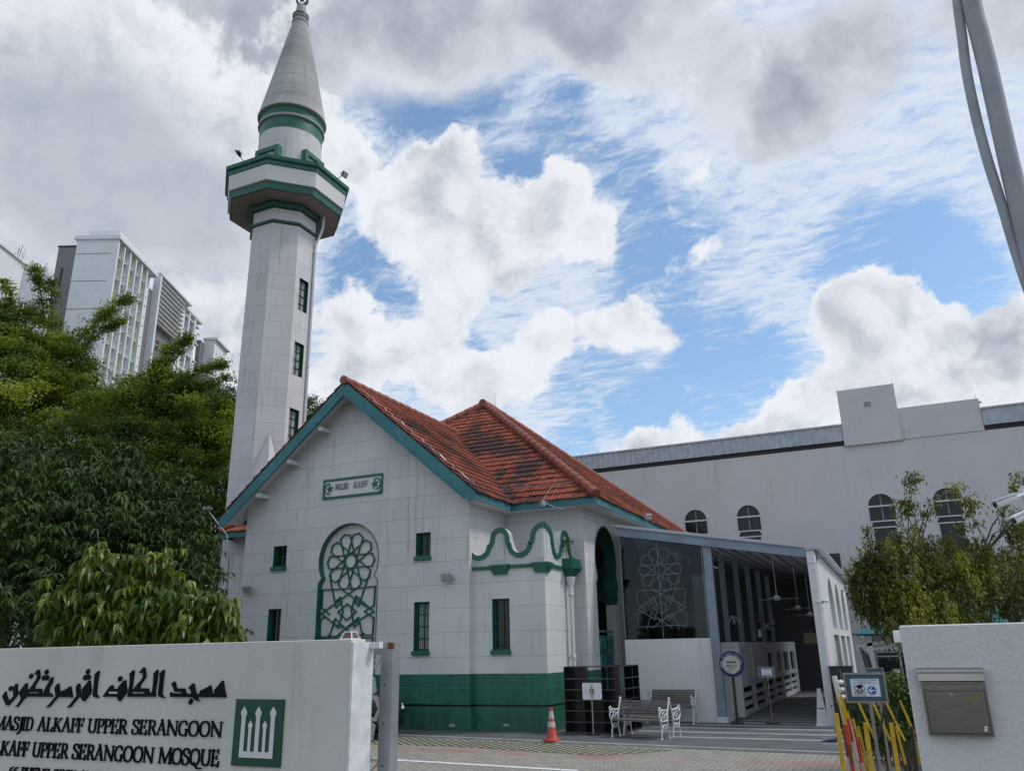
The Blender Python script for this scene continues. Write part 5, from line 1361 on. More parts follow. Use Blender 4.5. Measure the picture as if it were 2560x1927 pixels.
mb = MB(); frame_ring(mb, mx1-mx0-.036, dz-mz0-.006, .004, .002, (mx0+.024,FY-.0622,mz0+.013), X, Z); mb.build('door_gap', MT['black'], ml)
mb = MB(); mb.box(mx0+.028, mx1-.016, FY-.069, FY-.0605, dz+.002, hz-.016); mb.build('flap', MT['mailbox'], ml, bevel=.002)
mb = MB(); mb.box(mx1-.115, mx1-.04, FY-.0690, FY-.067, dz-.055, dz-.035); mb.build('name_slot', MT['brass'], ml)
mb = MB(); lx = mx0+.17; mb.flatpoly([arc(lx, dz-.02, .011, 0, 345, 16)], (0,FY-.0695,0), X, Z, .003); mb.build('lock', MT['chrome'], ml)
mb = MB(); mb.box(mx1-.05, mx1-.035, FY-.0687, FY-.067, mz0+.03, mz0+.045); mb.box(mx1-.047, mx1-.030, FY-.0689, FY-.067, mz0+.048, mz0+.058); mb.build('sticker', MT['white'], ml)

# curved lamp post (two tubes meeting) close to the camera
lp = thing('curved_lamp_post', (2.6, 5.2, 0), 'tall curving grey steel post with a second thinner tube, cut by the right edge', 'lamp post')
def lpt(pts, y): return [tuple(P(a, b, 'y', y)) for a, b in pts]
L1 = lpt([(2150,-1500),(2250,-1000),(2330,-600),(2385,-260),(2428,0),(2450,91),(2472,182),(2513,365),(2545,502),(2588,684),(2640,900),(2700,1200),(2790,1600),(2880,2050)], 4.2)
L2 = lpt([(2195,-1200),(2300,-740),(2372,-380),(2390,-80),(2393,0),(2405,91),(2417,182),(2440,292),(2469,401),(2504,511),(2536,620),(2572,730),(2634,900)], 4.22)
mb = MB(); mb.tube(spline(L1, 5), .046, 24); mb.build('main_tube', MT['steel'], lp, smooth='auto').data.materials[0] = mat('grey_post_paint', (.33,.34,.36), .5)
mb = MB(); q = spline(L2, 5); mb.tube(q, [.020+.005*math.sin(math.pi*i/(len(q)-1)) for i in range(len(q))], 20); mb.build('brace_tube', bpy.data.materials['grey_post_paint'], lp, smooth='auto')

# security cameras on a post
cp = thing('camera_post', (.86, 6.6, 0), 'white post with two bullet security cameras at the right edge above the wall', 'security camera')
A = P(2556, 1215, 'y', 6.6)
mb = MB(); mb.box(A.x, A.x+.07, 6.6, 6.67, 2.0, A.z); mb.box(A.x-.012, A.x+.08, 6.58, 6.69, A.z-.17, A.z+.0); mb.build('post', MT['whitepaint'], cp)
for (tail, nose) in (((2540,1243),(2488,1262)), ((2568,1285),(2535,1302))):
    a = P(*tail, 'y', 6.52); b = P(*nose, 'y', 6.45); mb = MB()
    mb.tube([a, a*.3+b*.7, b], [.026,.027,.025], 16); mb.bar(a+Vector((0,0,.027)), b+(b-a)*.12+Vector((0,0,.029)), .06, .010)
    mb.tube([a*.7+b*.3, (a.x+.05,6.56,a.z+.02), (A.x+.02,6.6,a.z+.04)], .014, 8); mb.tube([(A.x-.0,6.6,a.z+.04),(A.x-.02,6.59,a.z+.04)], .03, 12)
    ch = mb.build('camera_head', MT['whitepaint'], cp, smooth='auto')
    mb = MB(); d = (b-a).normalized(); mb.tube([b+d*.001, b+d*.004], .020, 12); mb.build('lens', MT['black'], ch)

# ================================================================== SMALL THINGS ON THE FORECOURT
def V3(x, y, z=0): return Vector((x, y, z))
# traffic cone
def cone(loc, label, h=.66):
    t = thing('traffic_cone', loc, label, 'traffic cone'); c = (loc[0], loc[1], loc[2]); mb = MB()
    r = lambda z: .125-(.125-.032)*z/h
    mb.lathe(c, [(.19,0),(.195,.012),(.19,.03),(.132,.04),(r(.05),.055),(r(h),h),(.02,h+.004)], 24); mb.build('body', MT['orange'], t, smooth='auto')
    mb = MB(); mb.lathe(c, [(r(h*.42)+.002,h*.42),(r(h*.58)+.002,h*.58)], 24); mb.build('reflective_band', MT['reflect'], t, smooth='auto')
    mb = MB(); mb.lathe(c, [(r(h*.66)+.002,h*.66),(r(h*.90)+.002,h*.90)], 24); mb.build('reflective_band', MT['reflect'], t, smooth='auto')
    return t
cp_ = P(1380, 1851, 'z', .03)
cone((cp_.x, cp_.y, .03), 'orange traffic cone with two white bands in front of the green wall base')

# shoe rack: black compartments, front run and a side run
rk = thing('shoe_rack', (-6.7, 18.95, .03), 'black open shoe rack with many compartments against the mosque corner', 'shoe rack')
rx0, rx1, ry, rz = -7.40, -6.02, 18.86, 1.48
mb = MB(); d = .34; t_ = .022
zs_ = [.05,.27,.51,.74,.97,1.21,rz]
for x in (rx0, rx1-.12): mb.box(x, x+t_ if x == rx0 else x+.12, ry, ry+d, .03, rz)
for x in (-6.93,-6.47): mb.box(x, x+.016, ry+.02, ry+d, .06, rz-.01)
for z in zs_: mb.box(rx0+t_, rx1-.12, ry+.003, ry+d-.002, z-.012, z+.012)
mb.build('front_section', MT['rack'], rk)
mb = MB()
for z in zs_: mb.box(rx0+t_, rx1-.12, ry-.001, ry+.002, z-.008, z+.008)
mb.build('shelf_edges', MT['rackedge'], rk).name = 'shelf_edge'  # front edges of the shelves as lighter grey strips
mb = MB(); 
mb.box(rx0+.025, -6.94, ry+d-.02, ry+d-.01, .06, rz-.02); mb.box(-6.912, -6.48, ry+d-.02, ry+d-.01, .06, .96); mb.box(-6.452, rx1-.12, ry+d-.02, ry+d-.01, .06, .96)
mb.build('back_panels', MT['rack'], rk).name = 'back_panel'
ye = P(1595.5, 1664.5, 'x', rx1).y
mb = MB()
for i, y in enumerate((ry+d+.02, (ry+ye)/2+.25, ye)): mb.box(rx1-.38, rx1, y-.012, y+.012, .03, rz)
for z in zs_: mb.box(rx1-.37, rx1-.002, ry+d+.032, ye-.012, z-.011, z+.011)
mb.box(rx1-.40, rx1-.381, ry+d+.02, ye, .03, rz)
mb.build('side_section', MT['rack'], rk)
# small stored shoes in the rack
rng = random.Random(8)
def shoe(mb, c, ang, L=.26, mi=(0,1)):
    """one shoe: sole, tapering upper with an ankle opening"""
    ca, sa = math.cos(ang), math.sin(ang); n = 14
    def T(p): return (c[0]+p[0]*ca-p[1]*sa, c[1]+p[0]*sa+p[1]*ca, c[2]+p[2])
    out = []
    for i in range(n):
        t = 2*math.pi*i/n; x = math.cos(t); w = .048*(1+.15*x)-(.010 if -.3 < x < .3 else 0); out.append((x*L/2, math.sin(t)*w))
    rings = [[(x, y, 0) for x, y in out], [(x*1.01, y*1.04, .028) for x, y in out]]
    up_ = [[(x*.99, y*.97, .03) for x, y in out], [(x*.94-.004, y*.9, .03+(.030 if x > .02 else .05)) for x, y in out], [(min(x,.02)*.8-.03, y*.55, .03+(.055 if x > 0 else .062)) for x, y in out]]
    for rs, m in ((rings, mi[1]), (up_, mi[0])):
        i0 = len(mb.v)
        for r_ in rs: mb.v += [T(p) for p in r_]
        for k in range(len(rs)-1):
            for j in range(n): a = i0+k*n+j; b = i0+k*n+(j+1)%n; mb.f.append((a,b,b+n,a+n)); mb.m.append(m)
        mb.f.append(tuple(i0+(len(rs)-1)*n+j for j in range(n))); mb.m.append(m)
sc = P(2030+.2564*175, 1500+.2564*1400, 'z', .03)
shp = thing('pair_of_shoes', sc, 'pair of dark blue sports shoes with white soles left on the floor stripe', 'shoes')
for dy, dx in ((0,0),(.13,.03)):
    mb = MB(); shoe(mb, (sc.x+dx, sc.y+dy, .031), R(188)+dx, .30); mb.build('shoe', [MT['shoe'], MT['white']], shp, smooth='auto')

# metal notice stand seen from behind
ns = thing('notice_stand', (-6.52, 18.6, .03), 'notice stand turned away, white board on a pole in front of the shoe rack', 'sign stand')
q = lambda x, y: P(1350+.22604*x, 1600+.22604*y, 'y', 18.6)
a, b_ = q(465,470), q(682,655); pc = q(575,560).x
mb = MB(); mb.flatpoly([[(a.x+.02,b_.z),(b_.x-.02,b_.z),(b_.x,b_.z+.02),(b_.x,a.z-.02),(b_.x-.02,a.z),(a.x+.02,a.z),(a.x,a.z-.02),(a.x,b_.z+.02)]], (0,18.6,0), X, Z, .015); mb.build('board', MT['white'], ns)
mb = MB(); mb.tube([(pc,18.57,.05),(pc,18.57,a.z-.02)], .016, 10); mb.build('pole', MT['galv'], ns)
mb = MB(); mb.box(pc-.045, pc+.045, 18.575, 18.597, (a.z+b_.z)/2-.06, (a.z+b_.z)/2+.06); mb.build('clamp', MT['brass'], ns)
mb = MB(); mb.lathe((pc,18.57,.03), [(.15,0),(.15,.012),(.03,.022)], 28); mb.build('base_plate', MT['black'], ns)

# park benches: cast white ends and aged slats
def make_bench(L, label):
    t = thing('park_bench', (0,0,0), label, 'bench', 'white ended slatted benches')
    for i in range(6):                         # back slats (the sitter faces -Y)
        z = .46+i*.058; y = .30+.026*i+.0; mb = MB(); mb.hexa([(x, y+dy+(.010 if zz else 0), z+zz*.045) for zz in (0,1) for dy in (0,.02) for x in (-L/2,L/2)]); mb.build('back_slat', MT['wood'], t)
    for i in range(5):
        y = -.10+i*.078; mb = MB(); mb.box(-L/2, L/2, y, y+.062, .385+.0*i, .408); mb.build('seat_slat', MT['wood'], t)
    mb = MB(); mb.box(-L/2, L/2, -.135, -.108, .36, .405); mb.build('seat_slat', MT['wood'], t)
    for s_ in (-1, 1):
        x = s_*(L/2+.02); mb = MB(); T = lambda pts, r: mb.tube([(x, p[0], p[1]) for p in spline(pts, 4)], r, 8)
        T([(-.13,0),(-.12,.10),(-.09,.22),(-.12,.33),(-.14,.40)], [.020]+[.017]*16)
        T([(.34,0),(.31,.12),(.26,.24),(.27,.38),(.33,.58),(.44,.82)], .019)
        T([(-.14,.40),(.06,.37),(.28,.40)], .016); T([(-.09,.24),(.06,.30),(.26,.26)], .013)
        T([(-.14,.40),(-.20,.46),(-.19,.54),(-.13,.56),(-.11,.60),(-.04,.62),(.12,.60),(.33,.60)], .018)
        T([(-.14,.56),(-.20,.60),(-.19,.66),(-.13,.67),(-.11,.62)], .017)
        T([(-.10,.40),(-.02,.50),(.06,.42),(.14,.52),(.24,.42)], .012); T([(-.05,.60),(.0,.52),(.08,.58),(.16,.50),(.28,.56)], .012)
        T([(-.10,.30),(-.02,.20),(.03,.28),(.10,.20),(.2,.27)], .010); T([(.30,.45),(.22,.52),(.30,.58)], .011)
        mb.lathe((x,.455,.80), [(.012,0),(.028,.02),(.030,.04),(.012,.07)], 10)
        mb.lathe((x,-.13,0), [(.032,0),(.026,.02),(.018,.03)], 8); mb.lathe((x,.34,0), [(.032,0),(.026,.02),(.018,.03)], 8)
        mb.build('end_frame', MT['whitepaint'], t, smooth='auto')
    return t
bench = make_bench(1.16, 'nearest slatted bench with ornate white iron ends, facing the gate beside the black shoe rack')
fl_ = P(1350+.22604*790, 1600+.22604*1072, 'z', .03); fr_ = P(1350+.22604*1372, 1600+.22604*1102, 'z', .03)
bench.location = ((fl_.x+fr_.x)/2, (fl_.y+fr_.y)/2+.13, .031); bench.rotation_euler = (0, 0, math.atan2(fr_.y-fl_.y, fr_.x-fl_.x)); bench.scale = (1, .78, .93)
b2 = copy_tree(bench); b2['label'] = 'farthest slatted bench, standing against the low white wall'
l2 = P(1350+.22604*1720, 1600+.22604*922, 'z', .03); b2.location = (l2.x-.64, l2.y+.12, .031); b2.rotation_euler = (0,0,R(-1)); b2.scale = (1.0,.9,.98)

b3 = copy_tree(bench); b3['label'] = 'slatted bench standing back to back with the nearer bench, facing the white wall'
th = bench.rotation_euler.z; b3.location = bench.location + Vector((-math.sin(th), math.cos(th), 0))*.70; b3.rotation_euler = (0, 0, th+math.pi); b3['group'] = bench['group']

# notice stand inside the passage, round sign, white floor wedge
def framed_stand(name, label, x0, x1, z0, z1, y, px, content=None, group=None, base=True, tilt=0):
    t = thing(name, ((x0+x1)/2, y, 0), label, 'sign stand', group)
    mb = MB(); frame_ring(mb, x1-x0, z1-z0, (x1-x0)*.045, .022, (x0,y,z0), X, Z); mb.build('frame', MT['stainless'], t)
    f = (x1-x0)*.045; mb = MB(); mb.box(x0+f*.8, x1-f*.8, y+.008, y+.02, z0+f*.8, z1-f*.8); mb.build('backing', MT['slate'], t)
    mb = MB(); mb.tube([(px,y+.035,.04),(px,y+.035,(z0+z1)/2)], .013 if base else .016, 10); mb.build('pole', MT['stainless'], t)
    if base: mb = MB(); mb.lathe((px,y+.035,.03), [(.17,0),(.17,.015),(.03,.025)], 28); mb.build('base_plate', MT['black'], t)
    return t
st2 = framed_stand('notice_stand', 'small framed notice on a thin pole with round black base inside the walkway', -3.41, -3.02, 1.11, 1.36, 22.2, -3.21)
mb = MB(); mb.box(-3.345, -3.085, 22.2-.0+.004, 22.209, 1.155, 1.315); mb.build('notice_sheet', MT['paper'], st2)
mb = MB()
for i, (w, z) in enumerate(((.10,1.298),(.16,1.285),(.03,1.245),(.02,1.235),(.18,1.19),(.14,1.175))): mb.box(-3.215-w/2, -3.215+w/2, 22.2035, 22.204, z-.003, z+.003)
mb.build('print', MT['slate'], st2)
rs = thing('round_welcome_sign', (-4.02, 22.0, 0), 'round dark blue sign with a pale disc, beside the front steel post', 'round sign')
rc = (-4.02, 1.44); rr_ = .315
mb = MB(); mb.flatpoly([arc(rc[0], rc[1], rr_, 0, 354, 60)], (0,21.98,0), X, Z, .02); mb.build('disc', MT['navy'], rs)
mb = MB(); mb.flatpoly([arc(rc[0]-.01, rc[1]-.01, .225, 0, 354, 48)], (0,21.976,0), X, Z, .003); mb.build('pale_disc', MT['cream'], rs)
mb = MB(); mb.flatpoly([rect(-4.15,-3.90,1.465,1.505)], (0,21.9725,0), X, Z, .002); mb.build('blue_bar', MT['slate'], rs)
mb = MB()
for i in range(34):
    a = R(195-i*5.7); 
    if i in (7,8,12,13,21,22): continue
    polyline_on(mb, [(rc[0]-.01+.245*math.cos(a), rc[1]-.01+.245*math.sin(a)), (rc[0]-.01+.272*math.cos(a), rc[1]-.01+.272*math.sin(a))], (0,21.98,0), X, Z, .009, .003)
mb.build('rim_print', MT['paper'], rs)
mb = MB()
for (w, z) in ((.30,1.415),(.26,1.395),(.28,1.375),(.13,1.34)): mb.box(-4.03-w/2, -4.03+w/2, 21.9722, 21.973, z-.003, z+.003)
mb.build('print', MT['slate'], rs)
mb = MB()
for (ax, az, s_) in ((-4.15,1.26,1),(-4.12,1.235,1.2),(-3.85,1.30,1),(-3.83,1.33,.8),(-4.17,1.29,.8)):
    mb.flatpoly([[(ax,az),(ax+.03*s_,az+.008),(ax+.055*s_,az-.01),(ax+.028*s_,az-.016)]], (0,21.9718,0), X, Z, .001)
mb.build('leaf_print', MT['tealrail'], rs)
mb = MB(); mb.box(-4.06, -4.0, 22.005, 22.05, .03, 1.3); mb.box(-4.2, -3.9, 21.9, 22.2, .03, .05); mb.build('pole', MT['black'], rs)
wd = thing('caution_board', (-1.99, 21.88, .03), 'tall narrow white floor caution board at the foot of the white post', 'caution sign')
mb = MB(); mb.hexa([(-2.14,21.86,.05),(-1.85,21.86,.05),(-2.14,22.10,.05),(-1.85,22.10,.05),(-2.04,21.96,.86),(-1.96,21.96,.86),(-2.04,22.0,.86),(-1.96,22.0,.86)]); mb.build('body', MT['hall'], wd)
mb = MB(); mb.box(-2.16, -1.83, 21.83, 22.12, .03, .055); mb.build('foot', MT['white'], wd)
mb = MB(); mb.hexa([(-2.07,21.90,.40),(-1.93,21.90,.40),(-2.07,21.905,.40),(-1.93,21.905,.40),(-2.066,21.903,.43),(-1.934,21.903,.43),(-2.066,21.908,.43),(-1.934,21.908,.43)]); mb.build('handle_slot', MT['slate'], wd)

# direction sign at the gate
def text_mesh(s, size, name, m, parent, O, U=X, depth=.0005, align='CENTER', sx=1.):
    cu = bpy.data.curves.new(name, 'FONT'); cu.body = s; cu.size = size; cu.align_x = align; cu.extrude = depth; cu.resolution_u = 2
    ob = bpy.data.objects.new(name+'_tmp', cu); COL.objects.link(ob)
    dg = bpy.context.evaluated_depsgraph_get(); me = bpy.data.meshes.new_from_object(ob.evaluated_get(dg))
    bpy.data.objects.remove(ob); bpy.data.curves.remove(cu)
    U = Vector(U); N = U.cross(Z); mtx = Matrix([[U.x*sx, 0, N.x, O[0]], [U.y*sx, 0, N.y, O[1]], [0, 1, N.z, O[2]], [0,0,0,1]])
    me.transform(mtx); me.materials.clear(); me.materials.append(m)
    o = bpy.data.objects.new(name, me); COL.objects.link(o)
    if parent: o.parent = parent; o.matrix_parent_inverse = world_of(parent).inverted()
    return o
DY = 7.0
D_ = lambda x, y: P(2040+.16637*x, 1650+.16637*y, 'y', DY)
x0, x1, z1, z0 = (D_(400,185).x+D_(450,625).x)/2, (D_(1035,190).x+D_(1095,660).x)/2, D_(700,186).z, D_(800,640).z
pxm = D_(820,700).x
ds = framed_stand('direction_sign', 'framed blue and white parking direction sign on a steel pole between the yellow barriers', x0, x1, z0, z1, DY, pxm, base=True)
W_, H_ = x1-x0, z1-z0; u = lambda a: x0+a*W_; v = lambda b: z0+b*H_
mb = MB(); mb.box(u(.16), u(.84), DY+.004, DY+.0085, v(.215), v(.80)); mb.build('sheet', MT['paper'], ds)
text_mesh('Tempat Meletak Motosikal/Basikal', W_*.043, 'lettering', MT['slate'], ds, (u(.5), DY+.0035, v(.735)))
text_mesh('Motorcycle/Bicycle Parking Area', W_*.043, 'lettering', MT['slate'], ds, (u(.5), DY+.0035, v(.645)))
mb = MB(); mb.box(u(.32), u(.68), DY+.003, DY+.0036, v(.700), v(.706))
def wheel2(cx, cz, r): polyline_on(mb, arc(cx, cz, r, 0, 360, 16), (0,DY+.0035,0), X, Z, W_*.007, .0005)
bx, bz = u(.36), v(.315); r = W_*.052
wheel2(bx-.075*W_, bz, r); wheel2(bx+.075*W_, bz, r)
for l in ([(-.075,0),(-.045,.075),(.045,.075),(.0,0),(-.075,0)], [(-.0,0),(-.045,.075),(-.05,.10),(-.07,.10)], [(.075,0),(.04,.09),(.05,.115),(.08,.115)]): polyline_on(mb, [(bx+a*W_, bz+b*W_) for a, b in l], (0,DY+.0035,0), X, Z, W_*.008, .0005)
bz = v(.50); wheel2(bx-.075*W_, bz-.01*W_, r); wheel2(bx+.075*W_, bz-.01*W_, r)
mb.flatpoly([[(bx+a*W_, bz+b*W_) for a, b in ((-.115,.045),(-.06,.02),(-.03,-.02),(.03,-.02),(.055,.03),(.07,.0),(.085,.01),(.07,.07),(.095,.085),(.05,.09),(.03,.065),(-.02,.075),(-.06,.05))]], (0,DY+.0034,0), X, Z, .0003)
mb.build('cycle_symbols', MT['letter'], ds)
ac = (u(.645), v(.41)); ra = W_*.105
mb = MB(); mb.flatpoly([arc(ac[0], ac[1], ra, 0, 352, 40)], (0,DY+.0034,0), X, Z, .0003); mb.build('arrow_disc', MT['blue'], ds)
mb = MB(); 
polyline_on(mb, [(ac[0]+ra*.72, ac[1]), (ac[0]-ra*.55, ac[1])], (0,DY+.0030,0), X, Z, ra*.22, .0004)
polyline_on(mb, [(ac[0]-ra*.05, ac[1]+ra*.6), (ac[0]-ra*.65, ac[1]), (ac[0]-ra*.05, ac[1]-ra*.6)], (0,DY+.0025,0), X, Z, ra*.22, .0004)
mb.build('arrow', MT['white'], ds)

# expanding yellow barriers
T_ = lambda x, y, d=7.6: P(2040+.16637*x, 1650+.16637*y, 'y', d)
def flatbar(mb, a, b, w=.015, t=.008): mb.bar(a, b, w, t, up=(0,1,0))
eb = thing('expanding_barrier', (-.45, 7.8, 0), 'folded yellow metal lattice barrier with orange and white posts left of the direction sign', 'barrier', 'yellow barriers at the gate')
mb = MB()
for (a, b) in (((300,795),(420,1680)), ((740,940),(830,1760))):
    pa = T_(*a); pb = T_(*b); e = (pb-pa); k = (pa.z-.02)/max(.01,(pa.z-pb.z)); mb.box(pa.x-.018, pa.x+.016, 7.60, 7.635, .02, pa.z)
mb.build('upright', MT['yellow'], eb)
mb = MB(); 
pa = T_(362,400,8.0); 
for i, (a, b) in enumerate((((365,470),(440,960)), ((400,560),(500,1000)), ((440,720),(560,1300)), ((560,900),(640,1150)))):
    A_, B2 = T_(*a, 8.0+.02*i), T_(*b, 8.0+.02*i); flatbar(mb, A_, B2)
xs_b = T_(380,800,8.05).x
for i in range(5): flatbar(mb, (xs_b-.02+i*.035, 8.1, 1.45-.06*i), (xs_b+.10+i*.03, 8.12, .75-.12*i), .016)
mb.build('lattice_bar', MT['yellow'], eb)
mb = MB(); rng = random.Random(4)
def banded(mb, x, y, ztop, zbot, w, seq, lean=0.):
    n = len(seq); 
    for i, m_ in enumerate(seq):
        za, zb = zbot+(ztop-zbot)*i/n, zbot+(ztop-zbot)*(i+1)/n; f = lambda z: lean*(z-zbot)
        mb.hexa([(x+sx*w/2+f(z), y+sy*w/2, z) for z in (za, zb) for sy in (-1,1) for sx in (-1,1)], m=m_)
for i, (tx, ty, w, seq, ln) in enumerate(((435,960,.030,(0,1,0,1,0,0,2,0),-.03), (475,980,.030,(0,1,1,0,1,0),-.04), (545,870,.026,(2,0,1,0,1,1,0),-.06), (585,900,.030,(1,0,1,0,1,0,1,1),-.07), (640,1180,.034,(1,2,1,2,1,0),-.05), (505,1020,.026,(0,0,1,1,2,0),-.02), (400,1020,.022,(1,1,0,1,2),-.03))):
    q = T_(tx, ty, 7.75+.07*i); banded(mb, q.x+.04, 7.75+.07*i, q.z, .02, w, seq, ln)
mb.build('banded_post', [MT['orange'], MT['reflect'], MT['rust']], eb)
mb = MB(); 
q = T_(480,700,8.15); mb.tube([(q.x-.08,8.15,1.62),(q.x+.0,8.15,.9),(q.x+.12,8.15,.02)], .022, 8); q = T_(400,400,8.1)
for i in range(3): mb.lathe((q.x-.01,8.1,q.z-.10+.06*i), [(.012,0),(.035,.02),(.012,.04)], 8)
mb.build('grey_post', MT['hall'], eb)
eb2 = thing('expanding_barrier', (.1, 7.9, 0), 'yellow lattice barrier standing partly open beside the white wall, with a black post', 'barrier', 'yellow barriers at the gate')
mb = MB(); q = T_(1130,940); mb.box(q.x-.018, q.x+.014, 7.6, 7.63, .02, q.z); mb.build('upright', MT['yellow'], eb2)
mb = MB()
for i, (a, b) in enumerate((((1200,985),(1350,1560)), ((1430,980),(1560,1560)), ((640,640),(900,1200)), ((860,640),(1120,1200)), ((1060,640),(1340,1210)), ((1260,600),(1480,1100)))):
    d_ = 7.7 if i < 2 else 9.2+.1*i; mb = MB(); flatbar(mb, T_(*a, d_), T_(*b, d_), .020 if i < 2 else .022); mb.build('lattice_bar', MT['yellow'], eb2)
mb = MB(); q = T_(1430,990,7.66); mb.tube([q, (q.x-.03,7.66,.02)], .015, 10)
for i, (a, b) in enumerate((((1030,660),(940,1190)), ((1250,620),(1200,900)))): mb.tube([T_(*a, 9.35), T_(*b, 9.35)], .014, 6)
mb.build('black_post', MT['black'], eb2)

# dark cabinet by the arched wall, second framed stand, glass case, white lantern box, teal canopy
c0, c1 = P(2060+.2162*95, 1340+.2162*1515, 'y', 21.6), P(2060+.2162*318, 1340+.2162*1520, 'y', 21.6)
cb = thing('planter_cabinet', (c0.x+.3, 21.6, 0), 'dark brown cabinet standing against the white arched wall behind the direction sign', 'cabinet')
mb = MB(); mb.box(XW+.02, c1.x, 21.6, 22.0, .04, c0.z); mb.build('body', MT['rack'], cb, bevel=.01)
mb = MB(); mb.box(XW+.0, c1.x+.02, 21.58, 22.02, c0.z+.001, c0.z+.03); mb.build('top', MT['rack'], cb)
mb = MB(); mb.box((XW+c1.x)/2-.005, (XW+c1.x)/2+.005, 21.594, 21.6, .1, c0.z-.04); mb.lathe(((XW+c1.x)/2+.04,21.58,c0.z*.6), [(.012,0),(.012,.03)], 8); mb.build('door_gap', MT['galv'], cb)
sy = 9.6
e0, e1 = P(2100+.0961*690,1540+.0961*1340,'y',sy), P(2100+.0961*1130,1540+.0961*1345,'y',sy)
st3 = framed_stand('notice_stand', 'second framed notice just above and behind the parking direction sign', e0.x, e1.x, e0.z-.30, e0.z, sy, (e0.x+e1.x)/2)
mb = MB(); mb.box(e0.x+.04, e1.x-.04, sy+.003, sy+.0078, e0.z-.25, e0.z-.045); mb.build('notice_sheet', MT['paper'], st3)
mb = MB()
for i in range(3): mb.box(e0.x+.07, e1.x-.07, sy+.0022, sy+.0029, e0.z-.085-i*.03, e0.z-.078-i*.03)
mb.build('print', MT['slate'], st3)
ty = 24.0
q = lambda x, y, d=ty: P(2100+.0961*x, 1540+.0961*y, 'y', d)
tc = thing('canvas_canopy', (1.2, 24.5, 0), 'teal canvas canopy on grey posts under the weeping tree', 'canopy')
zE = q(290,460).z; xL = q(290,460).x; xR = xL+5.2; cxm = (xL+xR)/2; zT = zE+.78
mb = MB(); y0, y1 = ty, ty+3.6; cy_ = (y0+y1)/2
C = [V3(xL,y0,zE), V3(xR,y0,zE), V3(xR,y1,zE), V3(xL,y1,zE)]; Tt = [V3(cxm-.5,cy_-.3,zT), V3(cxm+.5,cy_-.3,zT), V3(cxm+.5,cy_+.3,zT), V3(cxm-.5,cy_+.3,zT)]
for i in range(4):
    j = (i+1) % 4; a, b, c, d_ = C[i], C[j], Tt[j], Tt[i]; mi = lambda p, q_, s_: p.lerp(q_, s_)
    m0, m1 = mi(a,d_,.5)-Z*.06, mi(b,c,.5)-Z*.06
    mb.quad(a, b, m1, m0); mb.quad(m0, m1, c, d_); mb.quad(a-Z*.02, b-Z*.02, b, a)
mb.quad(*Tt); mb.box(cxm-.42, cxm+.42, cy_-.25, cy_+.25, zT+.10, zT+.13)
mb.hexa([(cxm-.42,cy_-.25,zT+.13),(cxm+.42,cy_-.25,zT+.13),(cxm-.42,cy_+.25,zT+.13),(cxm+.42,cy_+.25,zT+.13),(cxm-.1,cy_-.05,zT+.42),(cxm+.1,cy_-.05,zT+.42),(cxm-.1,cy_+.05,zT+.42),(cxm+.1,cy_+.05,zT+.42)])
mb.build('canvas', MT['tealcloth'], tc)
mb = MB(); pxl = q(760,760,ty+.5).x; 
mb.box(pxl-.09, pxl+.09, ty+.45, ty+.63, .03, zE-.05); mb.build('post', MT['hall'], tc); mb = MB(); mb.box(xR-.8, xR-.62, ty+.45, ty+.63, .03, zE-.05)
mb.build('post', MT['hall'], tc)
mb = MB(); mb.bar((pxl-.3,ty+.5,zE-.32),(pxl+1.6,ty+.5,zE-.02),.10,.08); mb.bar((xL+.1,ty+.4,zE-.05),(pxl,ty+.5,zE-.35),.06); mb.bar((pxl-.3,ty+.45,zE-.38),(pxl-.1,ty+1.6,zE-.2),.08)
mb.box(xL+.3, xR-.2, ty+.62, ty+.66, zE-.36, zE-.04)
mb.build('brace', MT['hall'], tc)
mb = MB()
for i in range(4): mb.tube([(pxl-.22+.05*i,ty+.42,zE-.35-.05*i),(pxl-.15+.06*i,ty+.42,zE-.9-.1*i),(pxl-.10+.05*i,ty+.43,zE-1.15)], .022, 6)
mb.build('furled_cord', MT['cable'], tc)
gc = thing('glass_case', (q(1200,1000).x, 24.8, 0), 'grey framed glazed display case under the teal canopy', 'display case')
g0_, g1_ = q(870,900,24.9), q(1600,1000,24.9)
mb = MB(); mb.box(g0_.x, g1_.x+.8, 24.9, 24.97, g0_.z-.05, g0_.z+.02); mb.box(g0_.x, g0_.x+.07, 24.9, 24.97, .03, g0_.z-.05); mb.box(g0_.x+.6, g0_.x+.66, 24.9, 24.97, .03, g0_.z-.05); mb.box(g1_.x+.73, g1_.x+.8, 24.9, 24.97, .03, g0_.z-.05); mb.box(g0_.x+.07, g1_.x+.73, 24.9, 24.965, g0_.z-.16, g0_.z-.12); mb.build('frame', MT['galv'], gc)
mb = MB(); mb.box(g0_.x+.07, g1_.x+.73, 24.93, 24.94, .05, g0_.z-.05); mb.build('pane', MT['glass_dark'], gc)
mb = MB(); a_, b_ = q(1345,1340,24.9), q(1610,1500,24.9); mb.box(a_.x, b_.x, 24.88, 24.90, b_.z, a_.z); mb.build('notice', MT['rack'], gc)
mb = MB(); mb.box(a_.x+.03, b_.x-.03, 24.872, 24.879, b_.z+.03, a_.z-.03); mb.build('notice_sheet', MT['hall'], gc)
q2 = lambda x, y: P(2100+.0961*x, 1540+.0961*y, 'y', 7.2)
a_, b_ = q2(1365,370), q2(1600,680); wl = thing('junction_box', (a_.x+.03, 7.2, b_.z), 'small white box on a bracket just behind the edge of the white wall', 'junction box')
mb = MB(); mb.box(a_.x, a_.x+.075, 7.2, 7.26, b_.z, a_.z); mb.build('body', MT['white'], wl, bevel=.006)
mb = MB(); mb.box(a_.x+.055, a_.x+.066, 7.261, 7.29, .02, b_.z+.06); mb.build('bracket_post', MT['galv'], wl)

